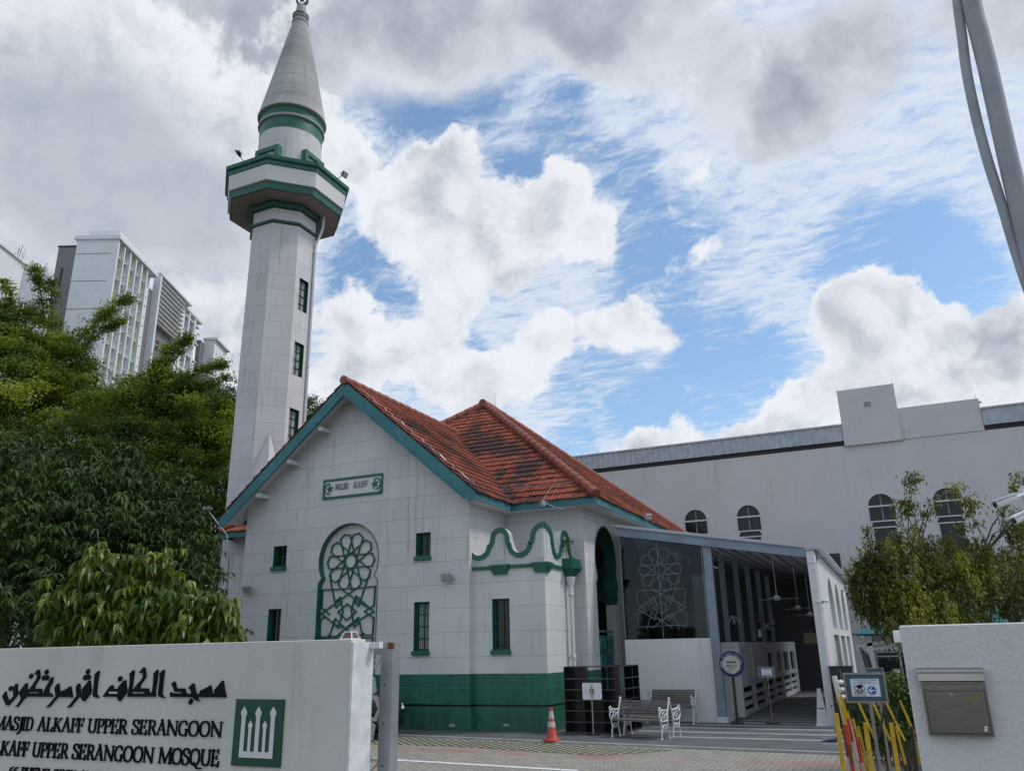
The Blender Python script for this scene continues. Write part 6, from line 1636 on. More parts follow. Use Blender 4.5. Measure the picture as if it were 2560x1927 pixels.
tl_ = P(1700+.68*525, 1300+.68*300, 'y', 21.72); tw_ = thing('twin_lamp', tuple(tl_), 'small white twin headed lamp on the white end post of the walkway', 'lamp')
for s_ in (-1, 1):
    mb = MB(); c = V3(tl_.x+s_*.09, 21.66, tl_.z); mb.lathe(tuple(c-Z*.03), [(.02,0),(.045,.02),(.05,.05),(.02,.07)], 12); mb.build('lamp_head', MT['whitepaint'], tw_, smooth='auto')
mb = MB(); mb.bar((tl_.x-.1,21.70,tl_.z),(tl_.x+.1,21.70,tl_.z),.02); mb.box(tl_.x-.03, tl_.x+.03, 21.69, 21.80, tl_.z-.04, tl_.z+.04); mb.build('bracket', MT['whitepaint'], tw_)
def litter():
    rr = random.Random(31); mb = MB(); vals = []
    for i in range(420):
        x = rr.uniform(-10.5,-.6); y = rr.choice((rr.uniform(9,18), rr.gauss(16.9,.3), rr.uniform(12,17))); a = rr.uniform(0,6.28); L = rr.uniform(.02,.055); z = .035 if y > 17.6 else .006
        d = V3(math.cos(a), math.sin(a)); n = V3(-d.y, d.x); p = V3(x, y, z)
        mb.face([p, p+d*L*.5+n*L*.22+Z*.006, p+d*L, p+d*L*.5-n*L*.22+Z*.004]); vals.append(rr.random())
    return tag(mb.build('leaf_litter', MT['l_weep'], attr=('leaf', vals)), kind='stuff')
litter()

# parked car behind the gate: nose towards +X
def make_car():
    t = thing('parked_car', (-12.9, 17.05, 0), 'glossy black parked car by the green wall base, its nose just showing through the gate', 'car')
    fx, y0, y1 = -11.02, 16.05, 17.75; L = 4.4; ym = (y0+y1)/2
    prof = [(0,.24),(0,.55),(-.04,.70),(-.12,.78),(-.50,.86),(-1.15,.95),(-1.75,1.38),(-2.2,1.46),(-3.0,1.44),(-3.6,1.20),(-4.1,1.02),(-4.36,.92),(-4.4,.45),(-4.32,.24)]
    mb = MB(); n = len(prof)
    secs = [(y0+.10,.0,.90),(y0,.06,.98),(y0+.35,.0,1.0),(ym,.0,1.0),(y1-.35,.0,1.0),(y1,.06,.98),(y1-.10,.0,.90)]
    cols = []
    for (yy, inset, k) in ((y0+.02,.16,.55),(y0,.08,.80),(y0+.05,.05,1.),(y0+.30,.0,1.0),(ym,-.04,1.02),(y1-.30,.0,1.0),(y1-.05,.05,1.),(y1,.08,.80),(y1-.02,.16,.55)):
        cols.append([(fx+px*(1-inset/8)-inset*(1 if px > -1 else 0), yy+( (ym-yy)*.24 if pz > 1.0 else 0), .24+(pz-.24)*(k if pz < 1. else min(1,k+.15*(k<1)))) for px, pz in prof])
    i0 = len(mb.v)
    for c in cols: mb.v += c
    for a in range(len(cols)-1):
        for b in range(n-1): mb.f.append((i0+a*n+b, i0+a*n+b+1, i0+(a+1)*n+b+1, i0+(a+1)*n+b)); mb.m.append(0)
    mb.f.append(tuple(i0+b for b in range(n))); mb.m.append(0); mb.f.append(tuple(i0+(len(cols)-1)*n+b for b in range(n))[::-1]); mb.m.append(0)
    mb.f.append(tuple(i0+a*n for a in range(len(cols)))); mb.m.append(0)
    mb.build('body', MT['carpaint'], t, smooth='auto')
    for wx in (-.85,-3.5):
        for yy, s_ in ((y0-.005,-1),(y1+.005,1)):
            mb = MB(); mb.tube([(fx+wx,yy,.31),(fx+wx,yy-s_*.2,.31)], .31, 24); w = mb.build('wheel', MT['tire'], t, smooth='auto')
            mb = MB(); mb.tube([(fx+wx,yy+s_*.012,.31),(fx+wx,yy-s_*.05,.31)], .20, 20)
            for k in range(5): a = R(72*k); mb.bar((fx+wx,yy+s_*.016,.31),(fx+wx+.19*math.cos(a),yy+s_*.016,.31+.19*math.sin(a)),.05,.02,up=(0,1,0))
            mb.build('rim', MT['galv'], w)
    mb = MB(); mb.box(fx-.10, fx+.012, y0+.42, y1-.42, .34, .50); mb.box(fx-.1, fx+.008, y0+.36, y1-.36, .56, .66); g = mb.build('grille', MT['shade'], t)
    mb = MB(); 
    for z in (.585,.61,.635): mb.box(fx+.006, fx+.014, y0+.38, y1-.38, z-.004, z+.004)
    mb.build('grille_trim', MT['chrome'], g)
    for yy in (y0+.20, y1-.20):
        mb = MB(); mb.hexa([(fx-.26,yy-.14,.60),(fx-.02,yy-.13,.60),(fx-.26,yy+.14,.60),(fx-.02,yy+.13,.60),(fx-.30,yy-.14,.74),(fx-.10,yy-.13,.735),(fx-.30,yy+.14,.74),(fx-.10,yy+.13,.735)]); mb.build('headlight', MT['lens'], t, bevel=.02)
    mb = MB(); mb.box(fx+.012, fx+.022, ym-.26, ym+.26, .40, .51); mb.build('number_plate', MT['black'], t)
    for s_ in ((0,)): 
        mb = MB(); mb.hexa([(fx-1.18,y0+.2,.97),(fx-1.18,y1-.2,.97),(fx-1.16,y0+.2,.965),(fx-1.16,y1-.2,.965),(fx-1.74,y0+.33,1.36),(fx-1.74,y1-.33,1.36),(fx-1.70,y0+.33,1.355),(fx-1.70,y1-.33,1.355)]); mb.build('windscreen', MT['glass_dark'], t)
    return t
car = make_car()

# ================================================================== APARTMENT BLOCKS FAR BEHIND THE TREES
FH = Vector((math.sin(YAW), math.cos(YAW), 0)); RH = Vector((math.cos(YAW), -math.sin(YAW), 0))
def L3(a, d, z): return RH*a + FH*d + Z*z
def AP_(px, py, d):
    q = PD(px, py, d); return q.dot(RH), q.z
def side(px, py, a):
    """point of the vertical plane at lateral offset a"""
    d = ray(px, py); t = a/d.dot(RH); q = CAM+d*t; return q.dot(FH), q.z
z1_ = lambda x, y: (.31645*x, 500+.31645*y)
D0 = 95.0
a0, zt0 = AP_(*z1_(945,280), D0); al0, _ = AP_(*z1_(620,280), D0)
bk = thing('apartment_block', L3(a0,D0,0), 'tall white apartment block with lime green strips and rows of windows above the trees', 'apartment building')
def lbox(mb, a_0, a_1, d0, d1, z0, z1): mb.hexa([tuple(L3(a, d, z)) for z in (z0, z1) for d in (d0, d1) for a in (a_0, a_1)])
d_end, _ = side(*z1_(1215,525), a0)
mb = MB(); lbox(mb, al0, a0-.8, D0, d_end+1, 0, zt0-.6); mb.build('wall', MT['flat'], bk)
mb = MB(); lbox(mb, al0-.3, a0+.3, D0-.3, d_end+1.2, zt0-.6, zt0-.1); mb.build('roof_slab', MT['flat'], bk)
at1, ztt = AP_(*z1_(950,243), D0+2); at0, _ = AP_(*z1_(715,243), D0+2)
mb = MB(); lbox(mb, at0, at1, D0+2, d_end, zt0-.1, ztt); mb.build('roof_parapet', MT['flat'], bk)
fhh = (AP_(*z1_(700,600), D0)[1]); f2 = AP_(*z1_(700,425), D0)[1]; FHH = 3.05
mb = MB()
z = f2
for i in range(9): mb = MB(); lbox(mb, al0-.02, a0-.78, D0-.03, D0+.0, z-.035, z+.035); mb.build('floor_joint', MT['taupe'], bk); z -= FHH*1.3
n_bay = 6; bw = (d_end-D0)/n_bay
for i in range(n_bay):
    b0 = D0+i*bw; lime = i in (0, 3); 
    mb = MB(); lbox(mb, a0-.8, a0+.05, b0, b0+.28, 4, zt0-.6); mb.build('fin', MT['flat'], bk)
    if i in (0,2,4): mb = MB(); lbox(mb, a0-.78, a0-.1, b0+.30, b0+bw*.42, 4, zt0-.62); mb.build('lime_strip', MT['lime'], bk)
    z = f2+.6
    k = 0
    while z > zt0-26:
        mb = MB(); lbox(mb, a0-.79, a0-.76, b0+bw*.46, b0+bw*.94, z-2.2, z-.7); w = mb.build('window', MT['farglass'], bk)
        mb = MB(); lbox(mb, a0-.755, a0-.72, b0+bw*.69, b0+bw*.72, z-2.3, z-.7); lbox(mb, a0-.755, a0-.72, b0+bw*.46, b0+bw*.94, z-1.35, z-1.27); lbox(mb, a0-.755, a0-.3, b0+bw*.44, b0+bw*.98, z-.68, z-.60); mb.build('frame', MT['flat'], w)
        mb = MB(); lbox(mb, a0-.7, a0-.30, b0+bw*.5, b0+bw*.93, z-2.42, z-2.34); mb.build('ledge', MT['flat'], bk)
        z -= FHH; k += 1
# dark wing to the left of the block
ax0, az = AP_(*z1_(465,375), D0+9); ax1, _ = AP_(*z1_(640,375), D0+9)
mb = MB(); lbox(mb, ax0, ax1, D0+9, D0+20, 0, az); wg = mb.build('stair_wing', MT['taupe'], bk)
mb = MB(); lbox(mb, ax0-.1, ax1, D0+8.9, D0+20, az+.001, az+.25)
lbox(mb, ax0+.9, ax0+1.15, D0+8.93, D0+8.99, az-6.2, az-3.3); mb.build('coping', MT['shade'], wg)
# second segment
d1s, zz1 = side(*z1_(1275,590), a0); d2s, zz2 = side(*z1_(1475,825), a0)
bs = thing('apartment_block', L3(a0,d1s,0), 'second white apartment block, middle one, with dark horizontal louvres at its top corner', 'apartment building')
af, _ = AP_(*z1_(1220,590), d1s)
mb = MB(); lbox(mb, af, a0-.9, d1s, d2s+2, 0, zz1); mb.build('wall', MT['flat'], bs)
mb = MB(); lbox(mb, a0-.9, a0+.0, d1s, d1s+.5, 0, zz1); lbox(mb, af-.1, a0+.1, d1s-.1, d2s+2, zz1+.002, zz1+.3); mb.build('end_fin', MT['flat'], bs)
mb = MB(); z = zz1-.5
while z > zz1-8: lbox(mb, a0-.88, a0-.1, d1s+.5, d2s-.2, z-.12, z); z -= .75
mb.build('louvre', MT['hall'], bs)
mb = MB(); lbox(mb, a0-.89, a0-.85, d1s+.5, d2s-.2, 0, zz1-.2); mb.build('shadow_wall', MT['taupe'], bs).name = 'louvre_shadow_wall'  # taupe sheet paints the shadow behind the louvres
z = zz1-9
while z > zz1-28:
    mb = MB(); lbox(mb, a0-.84, a0-.80, d1s+1.2, d1s+3.6, z-1.9, z-.3); w = mb.build('window', MT['farglass'], bs)
    mb = MB(); lbox(mb, a0-.80, a0-.76, d1s+2.3, d1s+2.42, z-1.9, z-.3); lbox(mb, a0-.80, a0-.76, d1s+1.2, d1s+3.6, z-1.1, z-1.0); mb.build('frame', MT['flat'], w); z -= FHH
a_1, z_1 = AP_(*z1_(1195,690), d1s-3); 
mb = MB(); lbox(mb, af-2.0, af-.02, d1s-1.5, d1s+3, 0, AP_(*z1_(1200,680), d1s-1.5)[1]); mb.build('link_wall', MT['taupe'], bs)
# third segment
a3l, z3t = AP_(*z1_(1310,765), d1s+8); a3, _ = AP_(*z1_(1400,765), d1s+8); D3 = d1s+8
d3e, _ = side(*z1_(1585,965), a3)
bt = thing('apartment_block', L3(a3,D3,0), 'third white apartment block, stepping down to the right beyond the louvred one', 'apartment building')
mb = MB(); lbox(mb, a3l, a3-.8, D3, d3e, 0, z3t-.5); mb.build('wall', MT['flat'], bt)
mb = MB(); lbox(mb, a3l-.2, a3+.2, D3-.2, d3e+.5, z3t-.5, z3t); mb.build('roof_slab', MT['flat'], bt)
nb = 4; bw3 = (d3e-D3)/nb
for i in range(nb):
    b0 = D3+i*bw3; mb = MB(); lbox(mb, a3-.8, a3+.1, b0, b0+.5, 4, z3t-.5); mb.build('fin', MT['flat'], bt)
    if i in (1,3): mb = MB(); lbox(mb, a3-.78, a3-.1, b0+.52, b0+bw3*.45, 4, z3t-.52); mb.build('lime_strip', MT['lime'], bt)
    z = z3t-1.2
    while z > z3t-20:
        mb = MB(); lbox(mb, a3-.79, a3-.75, b0+bw3*.48, b0+bw3*.94, z-2.0, z-.5); w = mb.build('window', MT['farglass'], bt)
        mb = MB(); lbox(mb, a3-.748, a3-.70, b0+bw3*.7, b0+bw3*.74, z-2.0, z-.5); lbox(mb, a3-.74, a3-.02, b0+.52, b0+bw3-.02, z-.3, z-.12); mb.build('frame', MT['flat'], w); z -= FHH
# last low block to the right
D4 = d3e+4; a4l, z4t = AP_(*z1_(1615,1090), D4); a4, _ = AP_(*z1_(1700,1088), D4); d4e, _ = side(*z1_(1795,1185), a4)
bq = thing('apartment_block', L3(a4,D4,0), 'lowest pale block end, rightmost beside the minaret shaft', 'apartment building')
mb = MB(); lbox(mb, a4l, a4, D4, d4e, 0, z4t-.4); mb.build('wall', MT['flat'], bq)
mb = MB(); lbox(mb, a4l-.1, a4+.5, D4-.2, d4e+.3, z4t-.4, z4t); mb.build('roof_slab', MT['flat'], bq)
al4, zl4 = AP_(*z1_(1565,1080), D4-1.5); mb = MB(); lbox(mb, al4-.2, a4l-.01, D4-1.5, D4+5, 0, zl4-.6); mb.build('grey_wing', MT['taupe'], bq)
# far left block
D5 = 85; a5, z5t = AP_(*z1_(178,500), D5+6); a5r, z5r = AP_(*z1_(360,510), D5+6); 
bl = thing('apartment_block', L3(a5,D5,0), 'white apartment block cut by the left edge, aerials on its roof', 'apartment building')
dn5, _ = side(*z1_(0,340), a5)
mb = MB(); lbox(mb, a5-30, a5, dn5-18, D5+7.5, 0, z5t); mb.build('wall', MT['flat'], bl)
mb = MB(); lbox(mb, a5-30, a5+.25, dn5-18, D5+7.6, z5t+.002, z5t+.25); mb.build('roof_edge', MT['flat'], bl)
dw5, _ = side(*z1_(425,585), a5r); dw5 = max(dw5, D5+8)
mb = MB(); lbox(mb, a5+.01, a5r, D5+6.5, dw5, 0, z5t-9.4); lbox(mb, a5+.01, a5r, D5+6.5, dw5, z5t-5.0, z5t-.3); lbox(mb, a5+.012, a5r-.01, D5+8.5, dw5-.01, z5t-9.39, z5t-5.01); mb.build('balcony_wall', MT['flat'], bl)
mb = MB(); lbox(mb, a5+.02, a5r+.25, D5+6.2, D5+6.45, z5t-9.4, z5t-8.2); mb.build('balcony_parapet', MT['flat'], bl)
mb = MB(); lbox(mb, a5+.4, a5r-.3, D5+8.44, D5+8.49, z5t-9.3, z5t-5.6); mb.build('window', MT['farglass'], bl)
mb = MB()
for i, (dx, h) in enumerate(((-.6,1.6),(-.2,2.2),(.3,1.5),(.8,1.9))):
    p = L3(a5-.6+dx, D5+5.5-dx, z5t); mb.tube([p, p+Z*h+RH*.3*(i%2), p+Z*h*.6+RH*.7, p+Z*.2+RH*.9], .05, 5)
p = L3(a5-7.2, D5-2, z5t+1.6); mb.tube([p, p+Z*1.2+RH*.4, p+Z*2.0, p+Z*1.2-RH*.4, p], .06, 5)
mb.build('aerial', MT['galv'], bl)

# ================================================================== TREES
def foliage(name, m, parent, blobs, n, size, aspect=2.2, droop=.3, seed=0, clump=.35, fold=.25, whorl=0, shell=.55, up=.5, hang=0., per=55, flat=.65, cvk=.6):
    """leaf-sized faces in clumps over the surface and through the volume of the blobs (centre, radii, weight)"""
    rng = np.random.default_rng(seed)
    w = np.array([b[2] for b in blobs], float); w /= w.sum()
    ncl = max(8, int(n/ (whorl*7 if whorl else per)))
    bi = rng.choice(len(blobs), ncl, p=w)
    C = np.array([b[0] for b in blobs])[bi]; Rr = np.array([b[1] for b in blobs])[bi]
    d = rng.normal(size=(ncl,3)); d /= np.linalg.norm(d,axis=1)[:,None]
    rad = np.where(rng.random(ncl) < shell, rng.uniform(.86,1.06,ncl), rng.uniform(.35,.95,ncl))
    # uneven outline
    lob = 1+.16*np.sin(d[:,0]*5+seed)*np.cos(d[:,2]*4+seed*1.7)+.10*np.sin(d[:,1]*9+seed)
    CC = C + d*Rr*(rad*lob)[:,None]
    cv = np.clip(rng.normal(.5,.22,ncl),0,1)
    per = int(n/ncl); N = ncl*per
    ci = np.repeat(np.arange(ncl), per)
    off = rng.normal(size=(N,3))*clump*np.array([1,1,flat])*(.6+.8*rng.random(ncl))[ci][:,None]
    if hang:
        L_ = hang*(.5+rng.random(ncl))[ci]; off[:,2] = -rng.random(N)*L_; off[:,:2] *= .30*(.4+np.abs(off[:,2:3])/hang)
    if whorl:
        wc = rng.normal(size=(ncl*7,3))*clump; k = rng.integers(0,7,N); off = wc[ci*7+k]
        ang = rng.uniform(0,2*np.pi,N); dirv = np.stack([np.cos(ang), np.sin(ang), -droop+rng.normal(0,.35,N)],1)
    else:
        dirv = rng.normal(size=(N,3)); dirv[:,2] = dirv[:,2]*.5-droop
    dirv /= np.linalg.norm(dirv,axis=1)[:,None]
    Pp = CC[ci]+off
    L = size*rng.uniform(.65,1.25,N); W = L/aspect
    nrm = rng.normal(size=(N,3))*.6; nrm[:,2] += up+.5
    nrm += d[ci]*.5
    sd = np.cross(dirv, nrm); sd /= np.linalg.norm(sd,axis=1)[:,None]+1e-9
    nn = np.cross(sd, dirv)
    dn = np.zeros((N,3)); dn[:,2] = -1
    b0 = Pp; tip = Pp+dirv*L[:,None]+dn*(L*droop*.45)[:,None]
    mid = Pp+dirv*(L*.5)[:,None]+nn*(L*.06)[:,None]
    l = mid+sd*(W*.5)[:,None]+nn*(W*fold)[:,None]; r = mid-sd*(W*.5)[:,None]+nn*(W*fold)[:,None]
    if whorl or size > .2: 
        V = np.stack([b0,l,tip,r,mid],1).reshape(-1,3); i = np.arange(N)*5
        F = np.concatenate([np.stack([i,i+1,i+4],1), np.stack([i+1,i+2,i+4],1), np.stack([i+2,i+3,i+4],1), np.stack([i+3,i,i+4],1)]); vals = np.tile(np.clip(cv[ci]*cvk+rng.random(N)*(1-cvk),0,1),4); k = 3
    else:
        V = np.stack([b0,l,tip,r],1).reshape(-1,3); i = np.arange(N)*4
        F = np.stack([i,i+1,i+2,i+3],1); vals = np.clip(cv[ci]*cvk+rng.random(N)*(1-cvk),0,1); k = 4
    me = bpy.data.meshes.new(name); me.vertices.add(len(V)); me.vertices.foreach_set('co', V.astype(np.float32).ravel())
    me.loops.add(F.size); me.loops.foreach_set('vertex_index', F.astype(np.int32).ravel())
    me.polygons.add(len(F)); me.polygons.foreach_set('loop_start', np.arange(0,F.size,k,dtype=np.int32)); 
    me.update(calc_edges=True)
    at = me.attributes.new('leaf','FLOAT','FACE'); at.data.foreach_set('value', vals.astype(np.float32))
    me.materials.append(m)
    o = bpy.data.objects.new(name, me); COL.objects.link(o)
    if parent: o.parent = parent; o.matrix_parent_inverse = world_of(parent).inverted()
    return o
def trunk(t, base, top, r, limbs, seed, m='bark'):
    rng = random.Random(seed); base, top = Vector(base), Vector(top); mb = MB()
    pts = [base.lerp(top,k/4)+Vector((rng.uniform(-.1,.1),rng.uniform(-.1,.1),0))*(k>0) for k in range(5)]
    mb.tube(pts, [r*(1-.13*k) for k in range(5)], 12); mb.build('trunk', MT[m], t, smooth='auto')
    for e in limbs:
        e = Vector(e); s_ = pts[rng.choice((2,3,4))]; mid = s_.lerp(e,.5)+Vector((rng.uniform(-.4,.4),rng.uniform(-.4,.4),rng.uniform(.1,.6)))*min(1,(e-s_).length*.2)
        mb = MB(); q = spline([tuple(s_),tuple(mid),tuple(e)],4); mb.tube(q, [r*.5*(1-.85*i/(len(q)-1)) for i in range(len(q))], 7)
        for k in range(4):
            a = Vector(q[3+k]); b = e+Vector((rng.uniform(-1,1),rng.uniform(-1,1),rng.uniform(-.5,.8)))*(.25*(e-s_).length); mb.tube([a, a.lerp(b,.5)+Vector((0,0,.1)), b], [r*.2,r*.13,r*.05], 5)
        mb.build('limb', MT[m], t, smooth='auto')
def tree(name, label, blobs, leaf, n, size, seed, gz=0., r=.22, group=None, cat='tree', sprigs=(), **kw):
    """blobs given as photo spots: (px,py,distance,radius x, radius z, weight)"""
    B = []
    for (px, py, dd, rx, rz_, w) in blobs:
        c = PD(px, py, dd); B.append(((c.x,c.y,c.z), (rx,rx,rz_), w))
    cx_ = sum(b[0][0]*b[2] for b in B)/sum(b[2] for b in B); cy_ = sum(b[0][1]*b[2] for b in B)/sum(b[2] for b in B); zm_ = sum(b[0][2]*b[2] for b in B)/sum(b[2] for b in B)
    t = thing(name, (cx_,cy_,gz), label, cat, group)
    foliage('crown', MT[leaf], t, B, n, size, seed=seed, **kw)
    trunk(t, (cx_,cy_,gz), (cx_,cy_,max(gz+.8, zm_-.3)), r, [b[0] for b in B], seed)
    for i, (p0, p1, dd, nn, ls) in enumerate(sprigs):    # long shoots reaching out of the crown
        a, b = PD(*p0, dd), PD(*p1, dd-.3); m_ = a.lerp(b,.5)+Vector((0,0,(b-a).length*.08))
        mb = MB(); q = spline([tuple(a),tuple(m_),tuple(b)],6); mb.tube(q, [(.05 if dd > 25 else .011)*(1-.8*k/(len(q)-1)) for k in range(len(q))], 5); mb.build('shoot', MT['bark'], t)
        bl = [(q[k], ((b-a).length*.10*(1.3-.07*k),)*2+((b-a).length*.07,), 1) for k in range(2,len(q))]
        foliage('shoot_leaves', MT[leaf], t, bl, nn, ls, seed=seed+i+50, **{**kw, 'clump': kw.get('clump',.3)*.55, 'shell': .2, 'per': 30, 'hang': 0})
    return t
FG = 'fine leaved trees behind the mosque'
tree('rain_tree', 'tall light green fine leaved tree at the far left, in front of the white block', [(85,860,36,1.6,1.5,1.0),(0,845,35,1.2,1.5,.7),(60,960,35,2.6,1.6,1.4),(150,920,35,1.5,1.3,.9),(0,960,34,2.2,2.0,1.0),(205,990,35,1.9,1.3,1.0),(130,1050,34,2.8,1.5,1.2),(30,1080,33,2.6,1.6,1),(230,1060,34.5,1.6,1.3,.8)], 'l_fine', 84000, .15, 11, r=.3, group=FG, clump=.30, shell=.85, per=330, flat=.45, cvk=.8,
     sprigs=(((110,800),(88,670),35,1500,.13), ((130,830),(125,700),35,1200,.13), ((190,860),(320,745),35,2600,.13), ((200,880),(300,800),34.5,1500,.13), ((30,760),(8,700),34,900,.13)))
tree('rain_tree', 'spreading yellow-green tree in the middle, its long shoots crossing the pale blocks', [(330,1010,33,1.7,1.2,1.0),(400,1010,33,1.6,1.3,1.0),(480,1010,33,1.5,1.2,.9),(290,1090,32,2.1,1.5,1.1),(460,1100,32,2.0,1.6,1.2),(380,1150,31,2.2,1.6,1.1),(520,1180,31,1.5,1.9,1),(540,1080,32,1.1,1.2,.7)], 'l_fine', 76000, .145, 12, r=.26, group=FG, clump=.29, shell=.85, per=330, flat=.45, cvk=.8,
     sprigs=(((380,970),(470,840),32.5,2300,.12), ((360,980),(420,870),32.5,1500,.12), ((420,980),(560,905),32,2000,.12), ((470,1000),(570,940),32,1200,.12)))
tree('dense_tree', 'dense mid green tree filling in beside the minaret shaft', [(560,1060,38,1.5,1.6,1),(540,1150,36,2.0,2.4,1.2),(560,1260,36,1.8,2.2,1),(480,1290,35,2.4,2.2,1),(545,1010,39,1.1,1.0,.5),(500,1400,34,2.2,2.2,1)], 'l_dense', 52000, .14, 13, r=.24, group=FG, clump=.34, per=200, flat=.55, cvk=.75)
tree('dense_tree', 'rounded green treetop showing just right of the minaret above the gable roof', [(765,1060,42,1.3,1.5,1),(800,1060,43,.9,.9,.6),(770,1150,42,1.6,2.0,1),(810,1130,42,1.4,1.6,.8)], 'l_dense', 30000, .13, 14, r=.2, group=FG, clump=.30, per=120, flat=.6, cvk=.7)
tree('dense_tree', 'shadowed tree low behind the mango trees, left of the mosque', [(180,1180,32,3.2,2.0,1),(330,1230,31,3.2,2.0,1),(430,1370,30,2.6,2.4,1.2),(250,1400,29,3.4,2.2,1.2),(90,1450,29,3.6,2.2,1)], 'l_dense', 50000, .14, 15, r=.24, group=FG, clump=.42, per=200, flat=.55)
MG = 'mango trees left of the mosque'
tree('mango_tree', 'dark mango tree with long drooping leaves at the left edge, larger of the two', [(60,1210,20,1.7,1.1,1.2),(190,1220,20,1.4,.9,1),(20,1340,19,1.7,1.3,1.2),(150,1350,19,1.6,1.2,1.2),(250,1310,19.5,1.0,1.0,.8),(60,1500,18,1.8,1.0,1),(180,1470,18.5,1.3,1.0,.7),(270,1210,20.5,.8,.5,.5)], 'l_mango', 33000, .23, 21, r=.22, group=MG, whorl=8, aspect=4.4, droop=.55, clump=.30, shell=.8, up=.8)
tree('mango_tree', 'dark mango tree with long drooping leaves, nearer the minaret foot', [(370,1270,21,1.1,.8,1),(310,1250,21,.9,.6,.6),(425,1360,20.5,.85,.9,1),(350,1370,20.5,.9,.9,.8),(430,1450,20,.8,.9,.9),(420,1540,20,.9,.8,.8),(350,1530,20,1.0,.8,.6)], 'l_mango', 21000, .22, 22, r=.18, group=MG, whorl=8, aspect=4.4, droop=.55, clump=.27, shell=.8, up=.8)
YG = 'young trees just behind the sign wall'
def young(name, label, blobs, n, seed, size=.15): tree(name, label, blobs, 'l_young', n, size, seed, r=.05, group=YG, whorl=8, aspect=2.6, droop=.9, clump=.13, shell=.7, up=.6)
young('young_tree', 'leftmost young tree with broad yellow-green hanging leaves behind the sign wall', [(172,1475,11.5,.15,.14,.7),(205,1550,11.5,.26,.30,1),(165,1590,11.5,.2,.22,.6),(248,1425,11.6,.16,.20,1),(262,1500,11.6,.20,.28,1.1)], 2300, 31)
young('young_tree', 'middle and tallest young tree with yellowing broad leaves behind the sign wall', [(378,1425,11.8,.20,.16,1),(380,1490,11.8,.26,.30,1.3),(350,1570,11.8,.30,.32,1.1),(435,1530,11.8,.22,.28,1),(300,1580,11.7,.22,.28,.7)], 2900, 32)
young('young_tree', 'rightmost young tree with bright drooping leaves against the white mosque wall', [(495,1515,11.4,.16,.12,.7),(535,1525,11.3,.16,.13,.9),(540,1585,11.3,.18,.16,1),(490,1585,11.4,.22,.22,.9),(462,1500,11.5,.15,.14,.5)], 2700, 33, .16)
# weeping tree behind the right wall
tree('weeping_tree', 'olive green tree with hanging branchlets and yellow shoot tips above the right white wall', [(2380,1450,13.5,1.1,.50,1.5),(2240,1430,13.5,.70,.50,1.2),(2165,1440,13.3,.32,.40,.7),(2265,1340,13.6,.34,.30,.7),(2480,1420,13.6,.75,.50,1.2),(2560,1400,13.7,.7,.55,1.1),(2350,1380,13.6,.45,.30,.8),(2430,1370,13.7,.40,.26,.7),(2200,1380,13.4,.30,.25,.5),(2320,1540,13.2,.9,.3,.8),(2620,1450,13.5,.9,.8,1),(2300,1510,13.3,.8,.36,.9),(2545,1300,13.8,.28,.28,.4)], 'l_weep', 36000, .060, 41, r=.10, cat='tree', aspect=2.3, droop=.8, clump=.12, shell=.6, hang=.46, per=46, cvk=.75,
     sprigs=(((2270,1345),(2279,1192),13.4,520,.055), ((2180,1400),(2168,1315),13.2,300,.06), ((2450,1330),(2390,1215),13.5,330,.06), ((2500,1330),(2545,1190),13.5,300,.06), ((2300,1330),(2330,1250),13.5,220,.06), ((2290,1340),(2250,1250),13.5,220,.06), ((2400,1330),(2440,1250),13.5,240,.06)))
wt = [o for o in bpy.data.objects if o.name.startswith('weeping_tree')][0]
rng = random.Random(77); hb = []
for (px, py, l) in ((2125,1440,.62),(2150,1430,.75),(2172,1440,.85),(2200,1450,.6),(2225,1440,.55),(2262,1470,.5),(2290,1490,.42),(2140,1460,.6),(2330,1500,.35),(2190,1380,.6),(2160,1410,.7),(2180,1480,.62),(2215,1500,.4),(2240,1500,.45)):
    a = PD(px, py-22, 13.1); mb = MB(); mb.tube([a, a-Z*l*.5+RH*.04, a-Z*l+RH*rng.uniform(-.03,.07)], [.008,.006,.003], 4); mb.build('hanging_branchlet', MT['bark'], wt)
    for k in range(12): hb.append(((a.x+.04*k/12*RH.x, a.y, a.z-l*k/12), (.055,.055,.05), 1))
foliage('hanging_leaves', MT['l_weep'], wt, hb, 9000, .052, seed=78, clump=.045, droop=.6, shell=.3)
# bush behind the barrier
def bush(label, spots, n, seed, size=.07, leaf='l_bush', name='garden_shrub'):
    B = []
    for (px, py, dd, rx, rz_, w) in spots: c = PD(px, py, dd); B.append(((c.x,c.y,max(c.z,.1)), (rx,rx,rz_), w))
    t = thing(name, (B[0][0][0],B[0][0][1],.03), label, 'shrub', 'shrubs along the garden strip')
    foliage('leaves', MT[leaf], t, B, n, size, seed=seed, clump=.08, aspect=2.4, droop=.3)
    mb = MB(); rr = random.Random(seed)
    for b in B:
        for k in range(4): 
            x, y, z = b[0]; mb.tube([(x+rr.uniform(-.1,.1),y+rr.uniform(-.1,.1),.03),(x+rr.uniform(-.15,.15),y,z*.6),(x+rr.uniform(-.2,.2),y+rr.uniform(-.2,.2),z+b[1][2]*.7)], [.014,.010,.004], 5)
    mb.build('stems', MT['bark'], t)
bush('leafy green shrub with yellow new leaves right of the direction sign', [(2245,1730,12.0,.22,.28,1.2),(2255,1800,12.0,.26,.25,1),(2225,1725,12.2,.16,.2,.7),(2270,1770,12.2,.2,.3,1)], 3200, 51)
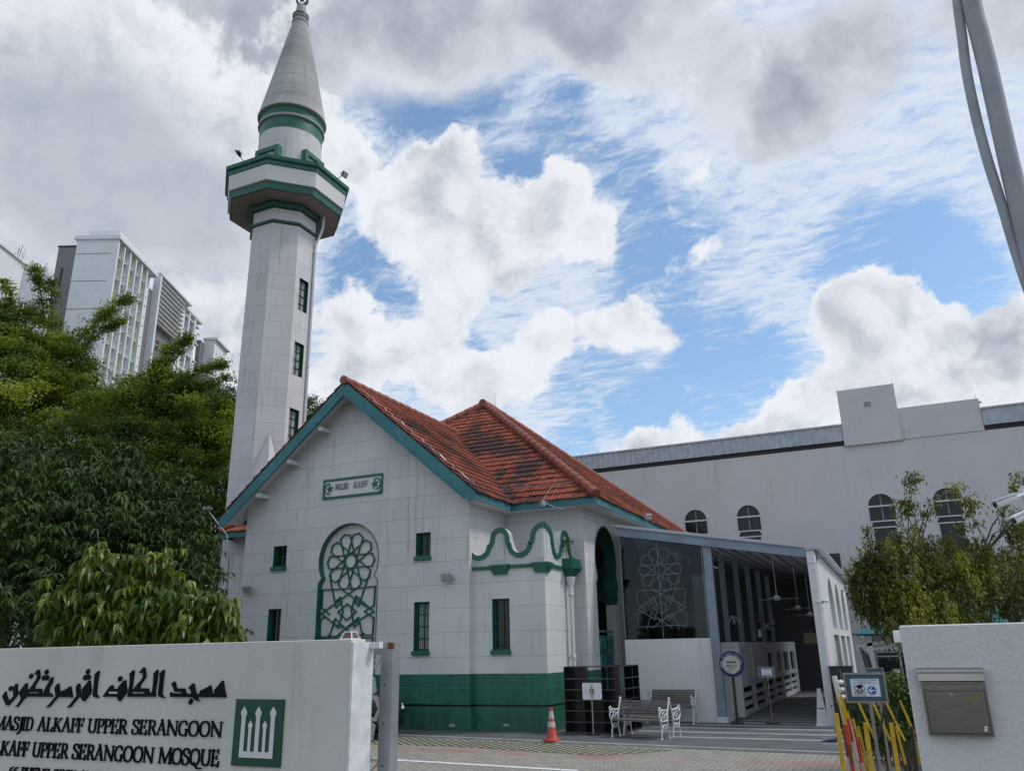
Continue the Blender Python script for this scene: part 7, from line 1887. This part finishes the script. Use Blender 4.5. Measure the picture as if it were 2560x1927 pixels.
bush('dark low shrub under the direction sign behind the yellow bars', [(2160,1790,13.5,.25,.30,1),(2190,1810,13.4,.25,.26,1),(2150,1830,13.3,.22,.2,.8)], 3000, 52)
bush('low dark ground shrub farther back by the side path', [(2215,1850,14.5,.35,.18,1),(2265,1850,14.5,.3,.18,1),(2200,1830,15,.3,.25,1)], 2600, 53)
# weed growing out of the rain hopper
wp = P(1100+.27125*1165, 1200+.27125*700, 'x', AX+.12); wd_ = thing('hopper_weed', (wp.x,wp.y,4.17), 'small weed growing out of the green rain hopper at the wall corner', 'weed')
foliage('leaves', MT['l_bush'], wd_, [((wp.x,wp.y,4.42),(.06,.06,.2),1),((wp.x,wp.y+.12,4.62),(.10,.08,.05),.6)], 110, .09, seed=61, clump=.05, aspect=3)
mb = MB(); mb.tube([(wp.x,wp.y,4.1),(wp.x,wp.y+.02,4.4),(wp.x,wp.y+.12,4.64)], [.01,.007,.004], 5); mb.build('stem', MT['bark'], wd_)
# bare dead stem with a lamp left of the gable
p0 = P(575, 1395, 'y', 19.6); dl = thing('garden_lamp', (p0.x,p0.y,0), 'pale square lamp head on a thin leaning pole among the trees left of the gable', 'lamp')
p1 = P(518, 1273, 'y', 19.6)
mb = MB(); mb.tube([(p0.x,19.6,0),(p0.x,19.6,p0.z-.8),(p0.x-.05,19.6,p0.z),(p0.x-.22,19.6,p0.z+.75),tuple(p1)], .022, 6); mb.build('pole', MT['galv'], dl)
mb = MB(); mb.box(p1.x-.14, p1.x+.14, 19.5, 19.7, p1.z-.02, p1.z+.06); mb.box(p1.x-.10, p1.x+.10, 19.53, 19.67, p1.z+.062, p1.z+.11); mb.build('lamp_head', MT['galv'], dl, bevel=.008)
# distant trees beyond, closing the horizon
def faraway():
    rr = random.Random(9); B = []
    for i in range(46):
        a = rr.uniform(-95, 80); d_ = rr.uniform(120, 170); B.append((tuple(L3(a, d_, rr.uniform(2,5))), (9,9,5), 1))
    o = foliage('distant_wood', MT['l_dense'], None, B, 42000, .9, seed=91, clump=1.6); tag(o, kind='stuff')
faraway()
